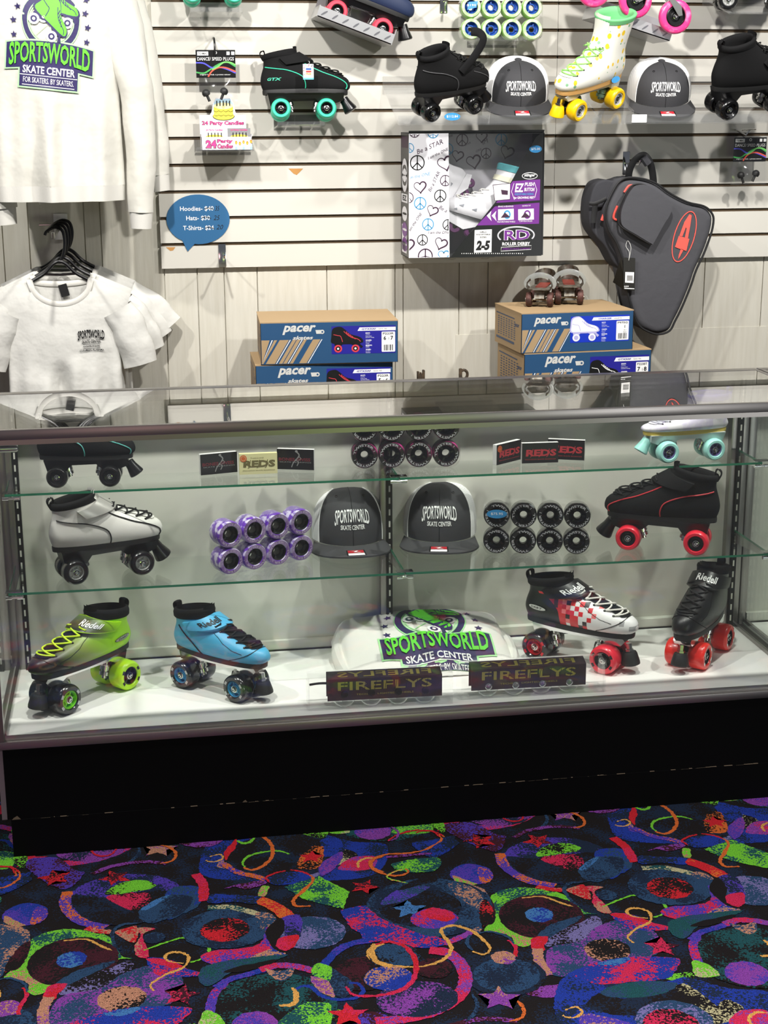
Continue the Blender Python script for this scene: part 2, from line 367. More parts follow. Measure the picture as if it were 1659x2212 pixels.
po(Z1, y('lime', 'teal', .45), (30, 1470), (200, 1340), (260, 1160), (440, 1080), (620, 1060), (800, 1090), (930, 1130), (1040, 1290), (1140, 1310), (990, 1330), (700, 1500), (470, 1530), (330, 1620), (240, 1600), (240, 1530), (130, 1480)); po(Z1, y('lime', 'tan', .45), (35, 1475), (190, 1360), (300, 1500), (470, 1530), (340, 1620), (245, 1600), (240, 1530), (130, 1480))
po(Z1, y('black', 'maroon', .5), (40, 1410), (130, 1250), (260, 1160), (230, 1300), (150, 1400)); di(Z1, y('black', 'maroon', .45), 625, 1335, 385); di(Z1, y('sky', 'blue', .45), 610, 1320, 128); po(Z1, y('slate', 'navy', .3), (480, 1520), (650, 1420), (800, 1370), (980, 1330), (900, 1390), (700, 1480), (560, 1550))
ri(Z1, y('yellow'), 28, (545, 1160), (740, 1148), (850, 1200), (960, 1245)); po(Z1, y('black', 'lilac', .45), (500, 1610), (700, 1480), (950, 1390), (1100, 1330), (1130, 1400), (950, 1540), (750, 1610))
po(Z1, y('slate', 'purple', .42), (430, 1750), (560, 1620), (850, 1570), (1050, 1440), (1330, 1370), (1560, 1480), (1450, 1700), (1000, 1760), (700, 1890), (430, 1900)); po(Z1, y('pink', 'red', .5), (370, 1630), (430, 1540), (575, 1528), (500, 1610), (470, 1660), (400, 1670)); ri(Z1, y('purple', 'tan', .5), 118, (420, 1640), (370, 1750), (370, 1900))
di(Z1, y('black', 'tan', .45), 1040, 1655, 208, .9); po(Z1, y('blue', 'pink', .42), (540, 1900), (900, 1770), (1250, 1720), (1610, 1730), (1600, 1800), (1400, 1930), (800, 1990)); po(Z1, y('sky', 'blue', .4), (880, 1780), (1130, 1730), (1200, 1740), (1100, 1790), (950, 1800))
st_(Z1, y('pink', 'maroon', .3), 1545, 1625, 170, 75); di(Z1, y('purple', 'tan', .45), 60, 1740, 125); ri(Z1, y('pink', 'red', .5), 48, (150, 1860), (165, 1740), (225, 1630), (200, 1560)); ri(Z1, y('slate'), 30, (235, 1600), (200, 1520), (80, 1480), (-60, 1500)); po(Z1, y('navy', 'slate', .5), (-100, 1850), (120, 1790), (270, 1820), (280, 1900), (-100, 1990))
po(Z1, y('red', 'tan', .45), (985, 1080), (1160, 1035), (1175, 1130), (1130, 1175), (1000, 1110)); po(Z1, y('pink', 'tan', .38), (1180, 1050), (1330, 1055), (1220, 1110), (1270, 1260), (1250, 1305), (1165, 1290), (1150, 1200), (1200, 1120)); di(Z1, y('navy', 'slate', .4), 1315, 1135, 92); ri(Z1, y('slate', 'navy', .3), 40, (1170, 1010), (1050, 1020), (965, 1080), (975, 1190), (1030, 1240))
po(Z1, y('blue', 'pink', .42), (1250, 1320), (1420, 1310), (1600, 1400), (1740, 1450), (1500, 1470), (1330, 1440)); po(Z1, y('pink', 'red', .4), (1250, 1310), (1400, 1320), (1560, 1380), (1480, 1390), (1300, 1350)); ri(Z1, y('yellow'), 34, (1310, 1585), (1290, 1530), (1400, 1455), (1560, 1390), (1610, 1310), (1560, 1265), (1470, 1258), (1410, 1290), (1440, 1335), (1560, 1352)); ri(Z1, y('lime'), 30, (1230, 1240), (1400, 1180), (1550, 1135), (1690, 1150), (1780, 1220), (1750, 1300), (1620, 1345))
po(Z2, y('purple', 'maroon', .4), (-60, 312), (310, 285), (250, 345), (120, 362), (0, 345))
# middle third
di(Z2, y('black', 'navy', .4), 830, 430, 500, .8); ri(Z2, y('violet', 'orange', .35), 80, (320, 500), (450, 575), (600, 610), (690, 640)); po(Z2, y('red'), (345, 475), (335, 400), (390, 330), (440, 290), (430, 370), (390, 410)); po(Z2, y('navy', 'blue', .6), (1150, 300), (1300, 280), (1355, 350), (1340, 405), (1200, 445), (1180, 380)); po(Z2, y('purple', 'violet', .4), (1342, 400), (1330, 470), (1260, 555), (1160, 605), (1145, 520), (1250, 440)); po(Z2, y('black', 'orange', .45), (950, 520), (1050, 370), (1180, 360), (1150, 520), (1050, 550)); st_(Z2, y('red'), 1080, 445, 115, 78)
ri(Z2, y('lime'), 40, (440, 305), (500, 327), (560, 312), (605, 255)); ri(Z2, y('lime'), 30, (520, 545), (490, 490), (560, 430), (680, 400), (800, 395), (890, 420)); ri(Z2, y('orange'), 42, (600, 255), (680, 280), (740, 350), (740, 440), (680, 510), (580, 555), (500, 535))
ri(Z2, y('pink', 'red', .5), 105, (90, 590), (150, 680), (160, 820)); po(Z2, y('navy', 'blue', .6), (700, 640), (780, 590), (950, 570), (1070, 600), (1050, 650), (900, 680), (760, 680)); po(Z2, y('purple', 'maroon', .4), (320, 720), (450, 680), (620, 650), (700, 660), (640, 690), (520, 720), (430, 700))
po(Z2, y('lime', 'teal', .5), (845, 700), (1140, 608), (1400, 740), (1350, 885), (1180, 850), (1000, 800), smooth=False); po(Z2, y('lime', 'teal', .15), (1020, 740), (1120, 650), (1230, 720), (1180, 790), (1080, 780)); ri(Z2, y('red'), 28, (720, 660), (690, 620), (760, 585), (860, 562)); ri(Z2, y('red'), 26, (900, 555), (1000, 570), (1075, 605)); ri(Z2, y('orange'), 40, (1070, 600), (1090, 650), (1000, 740), (925, 810), (950, 865), (1070, 862)); st_(Z2, y('red', 'maroon', .2), 1530, 700, 130, 60)
po(Z2, y('navy', 'blue', .6), (205, 840), (230, 765), (400, 768), (620, 780), (655, 800), (610, 845), (400, 830)); po(Z2, y('lime', 'tan', .3), (640, 782), (620, 762), (660, 690), (715, 700), (690, 770)); di(Z2, y('slate', 'navy', .4), 360, 1050, 390, .85); ri(Z2, y('teal', 'cream', .42), 90, (190, 880), (400, 875), (610, 930)); po(Z2, y('slate', 'tan', .45), (600, 930), (700, 920), (780, 980), (720, 1080), (640, 1050)); po(Z2, y('orange', 'red', .45), (610, 835), (670, 788), (780, 830), (870, 885), (935, 942), (820, 972), (740, 905))
di(Z2, y('black', 'red', .42), 340, 1065, 208, .92); po(Z2, y('violet', 'pink', .55), (130, 1300), (250, 1240), (450, 1230), (640, 1180), (700, 1040), (770, 1240), (500, 1330), (250, 1365)); po(Z2, y('blue', 'tan', .38), (480, 1340), (740, 1230), (860, 1270), (740, 1320), (600, 1350)); di(Z2, y('slate', 'lilac', .45), 1080, 1090, 290, .92); po(Z2, y('violet', 'navy', .4), (820, 970), (980, 940), (985, 1120), (850, 1140), (850, 1050)); po(Z2, y('black'), (685, 1100), (740, 1010), (820, 968), (852, 1050), (800, 1170), (870, 1260), (760, 1230)); po(Z2, y('pink', 'red', .4), (775, 1205), (820, 1130), (975, 1115), (930, 1205), (860, 1245))
po(Z2, y('slate', 'teal', .5), (110, 1460), (250, 1350), (850, 1275), (750, 1330), (400, 1430), (200, 1550)); po(Z2, y('black'), (330, 1425), (500, 1370), (790, 1318), (700, 1372), (480, 1425)); po(Z2, y('blue', 'pink', .42), (1350, 890), (1720, 870), (1720, 1140), (1450, 1070), (1370, 980)); di(Z2, y('black', 'maroon', .5), 1520, 1440, 260); di(Z2, y('sky', 'slate', .5), 1640, 1465, 105)
di(Z2, y('black', 'teal', .42), 740, 1720, 560, .9); ri(Z2, y('violet', 'pink', .3), 105, (215, 1800), (235, 1640), (340, 1515)); ri(Z2, y('violet', 'blue', .5), 95, (260, 1560), (380, 1490), (560, 1440), (740, 1385)); ri(Z2, y('purple', 'pink', .5), 105, (640, 1410), (780, 1372), (930, 1378), (1095, 1415)); po(Z2, y('slate', 'tan', .4), (680, 1400), (800, 1420), (920, 1390), (900, 1470), (790, 1500)); ri(Z2, y('blue', 'violet', .4), 100, (1180, 1370), (1280, 1260), (1400, 1190), (1580, 1155)); po(Z2, y('slate', 'navy', .5), (1220, 1400), (1330, 1440), (1440, 1540), (1360, 1650), (1260, 1600)); po(Z2, y('lime', 'teal', .25), (1080, 1450), (1120, 1355), (1245, 1388), (1222, 1515)); po(Z2, y('tan', 'purple', .4), (1068, 1462), (1222, 1512), (1275, 1645), (1130, 1575))
di(Z2, y('purple', 'violet', .35), 590, 1880, 200); po(Z2, y('teal', 'lime', .5), (780, 1900), (1000, 1700), (1200, 1690), (1250, 1740), (1200, 1900)); po(Z2, y('lime', 'cream', .35), (120, 1900), (170, 1760), (290, 1800), (330, 1900)); ri(Z2, y('blue'), 48, (930, 1590), (1000, 1548), (1080, 1560), (1150, 1620), (1280, 1660), (1440, 1650), (1520, 1590), (1480, 1530), (1390, 1520)); ri(Z2, y('yellow'), 58, (915, 1560), (950, 1620), (920, 1700), (800, 1715)); st_(Z2, y('pink', 'red', .4), 1390, 1790, 185, 85); ri(Z2, y('pink'), 36, (1370, 1550), (1420, 1612), (1500, 1632), (1690, 1628)); ri(Z2, y('yellow'), 62, (1690, 1180), (1585, 1235), (1580, 1300), (1690, 1345)); po(Z2, y('lime', 'black', .5), (1000, 238), (1210, 212), (1170, 285)); ri(Z2, y('orange'), 36, (1690, 440), (1590, 470), (1590, 530), (1690, 575))
# right of the middle
di(Z3, y('slate', 'navy', .45), 480, 830, 520, .9); po(Z3, y('slate', 'tan', .42), (640, 640), (800, 660), (920, 760), (900, 860), (780, 800), (680, 720)); di(Z3, y('black', 'navy', .35), 405, 835, 335, .9); po(Z3, y('slate', 'violet', .35), (80, 810), (170, 720), (300, 670), (480, 665), (400, 720), (250, 790)); po(Z3, y('black', 'navy', .35), (300, 640), (520, 560), (540, 620), (380, 660), (220, 700)); st_(Z3, y('sky', 'slate', .5), 315, 850, 150, 85); di(Z3, y('violet', 'pink', .35), 520, 925, 195, .8); po(Z3, y('red', 'pink', .5), (400, 890), (480, 840), (580, 850), (690, 905), (620, 950), (500, 930)); po(Z3, y('black', 'red', .38), (885, 870), (930, 765), (1000, 850), (1000, 930), (920, 995))
po(Z3, y('blue', 'pink', .45), (-60, 830), (100, 930), (350, 1030), (560, 1080), (620, 1140), (400, 1165), (150, 1115), (-60, 1090)); po(Z3, y('slate', 'teal', .5), (340, 1010), (480, 1010), (580, 1030), (560, 1070), (430, 1060)); ri(Z3, y('pink', 'purple', .5), 80, (600, 1130), (720, 1085), (840, 1025)); po(Z3, y('teal', 'lime', .45), (200, 470), (540, 430), (545, 530), (330, 550), (200, 520)); ri(Z3, y('purple', 'maroon', .45), 48, (130, 425), (300, 410), (500, 395)); po(Z3, y('navy', 'blue', .5), (420, 320), (680, 250), (640, 340), (500, 390))
ri(Z3, y('red'), 26, (140, 295), (230, 240), (370, 207), (500, 215), (565, 260)); ri(Z3, y('orange'), 30, (555, 240), (575, 290), (430, 370), (280, 395), (120, 405), (20, 450), (20, 520), (100, 560), (220, 578), (305, 550), (290, 520)); ri(Z3, y('lime', 'yellow', .4), 24, (310, 640), (150, 600), (160, 560), (260, 525)); ri(Z3, y('purple'), 20, (-40, 190), (120, 165), (220, 215), (210, 270), (150, 295))
di(Z3, y('black', 'navy', .5), 1100, 1390, 330, .9); di(Z3, y('navy', 'slate', .55), 1110, 1385, 275, .9); di(Z3, y('purple', 'tan', .4), 1085, 1245, 97); st_(Z3, y('tan', 'purple', .5), 1050, 1575, 180, 78); ri(Z3, y('slate'), 36, (810, 1060), (788, 1130), (830, 1185))
ri(Z3, y('pink', 'purple', .38), 135, (480, 1185), (640, 1210), (745, 1310), (775, 1440), (700, 1580), (500, 1690), (250, 1745), (40, 1765)); di(Z3, y('navy', 'purple', .5), 380, 1580, 340, .75); di(Z3, y('black', 'slate', .45), 200, 1230, 210, .9); di(Z3, y('black', 'maroon', .5), 520, 1330, 150); di(Z3, y('blue', 'tan', .4), 150, 1410, 200, .9); ri(Z3, y('yellow'), 60, (40, 1130), (10, 1200), (60, 1280), (180, 1315)); ri(Z3, y('yellow'), 40, (100, 1300), (330, 1322), (500, 1300), (620, 1240), (660, 1170), (630, 1110), (580, 1040), (600, 1000), (700, 985), (830, 1030), (930, 1110), (975, 1170), (930, 1218), (830, 1195)); ri(Z3, y('pink', 'red', .4), 52, (40, 1140), (150, 1115), (290, 1160), (370, 1270), (360, 1400), (270, 1500), (100, 1550), (-60, 1558)); ri(Z3, y('slate', 'navy', .3), 40, (830, 1540), (870, 1620), (850, 1700), (780, 1760))
def build_carpet():
    a, b = Z1(610, 1320), Z3(1375, 895); P = Vector((b.x-a.x, b.y-a.y)); Q = Vector((P.x*.35, .74))
    mb = MB().mat(yarn('black', 'navy', .15)); mb.box(-2.6, 4.4, -3.6, YW+.016, -.02, 0); h = 0
    tri = []
    rj = random.Random(5)
    for c, out in MOT:
        q = []
        for (x0, y0), (x1, y1) in zip(out, out[1:]+out[:1]):   # tufted, slightly ragged outline
            n = max(1, int(hypot(x1-x0, y1-y0)/.006))
            q += [(lerp(x0, x1, k/n)+rj.uniform(-.0016, .0016), lerp(y0, y1, k/n)+rj.uniform(-.0016, .0016)) for k in range(n)]
        out = q; bm = bmesh.new(); f = bm.faces.new([bm.verts.new((x, y_, 0)) for x, y_ in out]); bmesh.ops.triangulate(bm, faces=[f]); bm.verts.index_update()
        tri.append((c, [v.co.copy() for v in bm.verts], [tuple(v.index for v in f.verts) for f in bm.faces])); bm.free()
    for j in (1, -1, 0):
        for k in (-1, 1, 0):
            d = P*k+Q*j
            for c, vs, fs in tri:
                if not (-2.5 < vs[0].x+d.x < 4.3 and -3.4 < vs[0].y+d.y < .9): continue
                h += 1; mb.mat(c).add([(v.x+d.x, v.y+d.y, .0002+.0000012*h) for v in vs], fs)
    return struct(mb.build('floor', None, smooth=False, recalc=False))
build_carpet()
# ------------------------------------------------------------ the display case
CX0, CX1, CY1, CH = 0.0, 1.945, .508, .998
ZB, ZD = .2657, .2886
M_deck = pbr('white_deck', 'f4f3ee', .35)
M_panel = pbr('grey_back_panel', 'd6d6cb', .5, bump=.08, bscale=300)
M_blackbase = pbr('black_laminate', '020203', .6, spec=.08)
M_scuff = pbr('scuffed_edge', '4a3e30', .85)
M_dark = pbr('dark_metal', '2c2c2a', .4, .8)
M_rail = pbr('satin_aluminium', '9a9693', .33, 1)
def display_case(name, label, x0, x1, full=True):
    t = thing(name, label, 'display case', (x0, 0, 0)); w = x1-x0; d = CY1
    mb = MB().mat(M_blackbase)
    mb.box(.012, w-.012, 0, d-.01, .0945, ZB); mb.box(.020, w-.004, -.002, d-.02, 0, .094)
    mb.mat(M_scuff)
    if full:
        rnd = random.Random(3)
        for k in range(70):
            a = .03+rnd.random()**.8*1.8; l = rnd.random()*.025
            mb.box(a, a+l, -.0023, 0, .0935, .0935+rnd.random()*.0010)
        for a, l, h in ((.006, .02, .009), (.53, .012, .006)):
            mb.add([(a+.016, -.0024, .0945), (a+.016+l, -.0024, .0945), (a+.016+l*.6, -.0024, .0945+h), (a+.016+l*.2, -.0024, .0945+h*.5)], [(0, 1, 2, 3)])
    mb.build('base', None, t, smooth=False)
    M_side = pbr('grey_side_edge', '6d6268', .4, .5)
    MB().box(.0, .0118, .001, d-.01, .0945, ZB).build('side_edge', M_side, t, smooth=False)
    mb = MB(); g = .004                                       # lower frame with mitred corners
    for (a, b, c, e) in ((0, w, -.002, .014), (0, w, d-.014, d), (0, .016, .014, d-.014), (w-.016, w, .014, d-.014)):
        mb.box(a, b, c, e, ZB, ZD-.004, .001)
    mb.box(.014, w-.014, .010, .014, ZD-.004, ZD+.006); mb.box(.014, .022, .014, d-.02, ZD, ZD+.010); mb.box(w-.022, w-.014, .014, d-.02, ZD, ZD+.010)
    mb.build('lower_frame', M_rail, t)
    MB().box(.012, w-.012, .012, d-.012, ZD-.012, ZD).build('deck', M_deck, t, smooth=False)
    for (a, c) in ((0, -.002), (w-.018, -.002)): MB().box(a, a+.018, c, c+.018, ZD-.004, CH-.023, .001).build('corner_post', M_rail, t)
    for (a, c) in ((0, d-.03), (w-.02, d-.03)): MB().box(a, a+.02, c, c+.03, ZD-.004, CH-.023, .001).build('corner_post', M_rail, t)
    dt = d-.046; mb = MB()                                    # upper frame
    for (a, b, c, e) in ((0, w, -.003, .009), (0, .012, .009, dt-.03), (w-.012, w, .009, dt-.03)): mb.box(a, b, c, e, CH-.0225, CH, .0012)
    mb.box(0, w, dt-.032, dt, CH-.0225, CH, .0012)
    mb.box(.012, w-.012, .001, .012, CH-.034, CH-.022)
    mb.box(.0, w, dt-.002, d, CH-.034, CH-.023)
    mb.build('upper_frame', M_rail, t)
    mb = MB().mat(M_gtop); mb.box(.008, w-.008, .009, dt-.030, CH-.0065, CH-.0008); mb.build('glass_top', None, t, smooth=False)
    MB().box(.019, w-.019, .003, .008, ZD+.001, CH-.034).build('front_glass', M_gfront, t, smooth=False)
    for a in (.006, w-.011): MB().box(a, a+.005, .018, d-.032, ZD+.001, CH-.023).build('end_glass', M_glass, t, smooth=False)
    mid = w/2-.012
    for a, b, y in ((.02, mid+.02, d-.022), (mid-.01, w-.02, d-.014)):
        MB().mat(M_panel).box(a, b, y, y+.005, ZD+.028, CH-.023).build('sliding_panel', None, t, smooth=False)
    mb = MB().mat(M_panel); mb.box(.02, w-.02, d-.034, d-.006, ZD, ZD+.028, .001); mb.mat(M_dark).box(.02, w-.02, d-.036, d-.034, ZD, ZD+.004)
    mb.build('sliding_track', None, t)
    if not full: return t
    for a in (.034, mid, w-.046):
        o = MB(); o.box(a-.012, a+.004, d-.058, d-.034, ZD, CH-.023, .001); o.build('upright', M_rail, t)
        o = MB().mat(M_dark); o.box(a+.004, a+.018, d-.064, d-.05, ZD, CH-.023)
        o.mat(M_panel)
        for k in range(22): o.box(a+.0085, a+.0125, d-.0646, d-.063, ZD+.02+k*.031, ZD+.036+k*.031)
        o.build('shelf_standard', None, t, smooth=False)
        for z, yf in ((.786, .300), (.568, .216)):
            b = MB(); q = a+.009
            b.add([(q-.0012, d-.05, z-.006), (q-.0012, yf, z-.006), (q-.0012, yf, z-.016), (q-.0012, d-.05, z-.040),
                   (q+.0012, d-.05, z-.006), (q+.0012, yf, z-.006), (q+.0012, yf, z-.016), (q+.0012, d-.05, z-.040)],
                  [(0, 1, 2, 3), (7, 6, 5, 4), (0, 4, 5, 1), (1, 5, 6, 2), (2, 6, 7, 3), (3, 7, 4, 0)])
            b.M = Matrix.Translation((q, yf-.004, z-.012))
            b.lathe([(0, -.02), (.005, -.02), (.005, -.006), (.003, -.006), (.003, .006), (.005, .006), (.005, .02), (0, .02)], 'x', 12)
            b.box(-.02, .02, -.004, .016, .0125, .0142)
            b.build('shelf_bracket', M_chrome, t)
    b = MB(); b.M = Matrix.Translation((.02, .016, CH-.044)); b.lathe([(0, -.02), (.0085, -.02), (.0085, .066), (.006, .07), (0, .07)], 'x', 16); b.build('silver_rod', M_alu, t)  # plain silver bar under the top rail, not a lamp
    return t
display_case('display_case', 'long glass display case on black base holding skates and wheels', CX0, CX1)
display_case('display_case', 'next glass display case butted against the right end, mostly out of view', CX1+.004, CX1+1.2, full=False)
# glass shelves: two panes per level
def shelf(x0, x1, y0, y1, z, label):
    mb = MB().mat(M_glass); mb.box(x0, x1, y0, y1, z-.0055, z)
    mb.mat(M_gedge); e = .0004
    mb.box(x0, x1, y0-e, y0, z-.0055, z)
    mb.box(x0-e, x0, y0, y1, z-.0055, z); mb.box(x1, x1+e, y0, y1, z-.0055, z)
    return tag(mb.build('glass_shelf', None, smooth=False), label, 'shelf', 'glass shelves in the display case')
for z, yf, nm in ((.786, .288, 'upper'), (.568, .208, 'lower')):
    shelf(.030, .968, yf, .44, z, f'left pane of the {nm} glass shelf with green front edge')
    shelf(.971, 1.905, yf, .44, z, f'right pane of the {nm} glass shelf with green front edge')
# low counter behind the case that carries the boxes
mb = MB().box(.45, 2.3, .92, 1.30, .805, .83, .003); mb.box(.48, 2.27, .95, 1.29, .0, .805)
tag(mb.build('back_counter', pbr('counter_brown', '4a3c2e', .6)), 'low brown counter behind the display case under the shoe boxes', 'counter')
# ------------------------------------------------------------ quad skates
def bumpy(name, col, **k): return pbr(name, col, **{**dict(rough=.55, bump=.15, bscale=350), **k})
M_fab = bumpy('black_fabric', '141415', rough=.85, spec=.2, bump=.4)
M_leather = bumpy('black_leather', '101011', rough=.38, bump=.1)
M_blackpl = pbr('black_plastic', '08080a', .3)
M_rub = pbr('black_rubber', '141414', .55)
M_lace = pbr('black_lace', '070707', .8)
M_steel = pbr('bright_steel', 'c9c9c6', .18, 1)
M_wht = pbr('print_white', 'f2f2f0', .5); M_blk = pbr('print_black', '0a0a0c', .5)
LOW = dict(
 F=[(0, (.138, 0)), (.12, (.147, .010)), (.25, (.148, .025)), (.38, (.139, .043)), (.52, (.108, .060)), (.66, (.064, .078)), (.8, (.024, .098)), (.92, (-.006, .118)), (1, (-.020, .130))],
 K=[(0, (-.124, 0)), (.12, (-.129, .014)), (.25, (-.132, .030)), (.38, (-.131, .045)), (.52, (-.128, .060)), (.66, (-.124, .074)), (.8, (-.121, .088)), (.92, (-.121, .100)), (1, (-.123, .108))],
 W=[(0, .035), (.12, .041), (.25, .0435), (.38, .043), (.52, .041), (.66, .039), (.8, .037), (.92, .036), (1, .036)])
HIGH = dict(
 F=[(0, (.138, 0)), (.1, (.146, .010)), (.2, (.147, .026)), (.3, (.137, .044)), (.4, (.106, .060)), (.5, (.066, .079)), (.6, (.030, .105)), (.72, (.006, .140)), (.86, (-.004, .180)), (1, (-.004, .222))],
 K=[(0, (-.122, 0)), (.1, (-.127, .014)), (.2, (-.130, .030)), (.3, (-.129, .048)), (.4, (-.125, .066)), (.5, (-.120, .088)), (.6, (-.117, .112)), (.72, (-.119, .145)), (.86, (-.124, .185)), (1, (-.130, .226))],
 W=[(0, .034), (.1, .040), (.2, .043), (.3, .043), (.4, .042), (.5, .040), (.6, .039), (.72, .041), (.86, .045), (1, .049)])
def boot_fn(prof, zb, hs=.88):
    def cv(k, v):
        ks = prof[k]
        if isinstance(ks[0][1], tuple): return curve([(a, Vector(b)) for a, b in ks], v)
        return curve(ks, v)
    cache = {}
    def S(u, v, off=0.0):
        def raw(u, v):
            kk = round(v, 5)
            if kk not in cache: cache[kk] = (cv('F', min(max(v, 0), 1)), cv('K', min(max(v, 0), 1)), cv('W', min(max(v, 0), 1)))
            F, K, W = cache[kk]; ex = max(0, v-1)
            s = (1+cos(u))/2; low = max(0, 1-v/.5)
            sh = 1+low*(-.20*(1-s)**2+.06*s*s+.02)
            y = W*sh*math.copysign(abs(sin(u))**lerp(.88, .70, low), sin(u))
            return Vector((lerp(K.x, F.x, s), y*(1-ex*.2), hs*lerp(K.y, F.y, s**1.15)+zb+ex*.15))
        p = raw(u, v)
        if off:
            e = .01; n = (raw(u+e, v)-raw(u-e, v)).cross(raw(u, v+e)-raw(u, v-e)); 
            if n.length > 1e-12: p = p+n.normalized()*off
        return p
    return S
WH = {}
def wheel_meshes(key, tire, hub, style='spoke', r=.031, w=.037, decal=None):
    if key in WH: return WH[key]
    mb = MB().mat(tire); h = w/2; ri = r*.60
    mb.lathe([(ri, -h+.003), (ri+.002, -h), (r*.86, -h), (r*.97, -h+.004), (r, -h+.008), (r, h-.008), (r*.97, h-.004), (r*.86, h), (ri+.002, h), (ri, h-.003), (ri, -h+.003)], 'y', 36)
    if decal:
        mb.mat(decal)
        for a0 in (20, 140, 200, 320):
            ringf(mb, 0, 0, r*.75, r*.75, r*.17, lambda a, b: Vector((a, h+.0003, b)), 4, a0, a0+20)
            ringf(mb, 0, 0, r*.75, r*.75, r*.17, lambda a, b: Vector((a, -h-.0003, b)), 4, a0, a0+20)
    t = mb.build('tire_mesh'); mt = t.data; bpy.data.objects.remove(t)
    mb = MB().mat(hub)
    if style == 'spoke':
        mb.lathe([(ri, -h+.004), (ri, h-.003), (ri*.88, h-.002), (ri*.85, h-.010), (ri*.85, -h+.010), (ri*.88, -h+.002), (ri, -h+.004)], 'y', 32)
        mb.lathe([(ri*.5, -h+.007), (ri*.5, h-.006), (ri*.38, h-.005), (ri*.38, -h+.006), (ri*.5, -h+.007)], 'y', 24)
        for k in range(6):
            mb.M = Matrix.Rotation(k*pi/3, 4, 'Y'); mb.box(ri*.45, ri*.87, -h+.011, h-.008, -.0017, .0017)
        mb.M = Matrix.Identity(4); mb.lathe([(ri*.86, -.004), (0, -.004)], 'y', 24)
    else:
        mb.lathe([(ri, -h+.003), (ri*.92, -h+.002), (ri*.8, -h+.006), (ri*.42, -h+.008), (ri*.36, -h+.004), (0, -h+.005)], 'y', 30)
        mb.lathe([(0, h-.005), (ri*.36, h-.004), (ri*.42, h-.008), (ri*.8, h-.006), (ri*.92, h-.002), (ri, h-.003)], 'y', 30)
    t = mb.build('hub_mesh'); mh = t.data; bpy.data.objects.remove(t)
    mb = MB().mat(M_steel)
    for s in (1, -1):
        mb.lathe([(.0082, s*(h-.0055)), (.0082, s*(h-.0035)), (.0062, s*(h-.003)), (.006, s*(h-.0045))], 'y', 20)
        mb.lathe([(.0048, s*(h-.006)), (.0048, s*(h-.001)), (.0032, s*h), (.0018, s*(h-.001)), (0, s*(h-.001))], 'y', 6 if s > 0 else 12)
    t = mb.build('nut_mesh'); mn = t.data; bpy.data.objects.remove(t)
    WH[key] = (mt, mh, mn); return WH[key]
def linked(name, me, parent, loc=(0, 0, 0)):
    o = bpy.data.objects.new(name, me); COL.objects.link(o); o.parent = parent; o.location = loc; return o
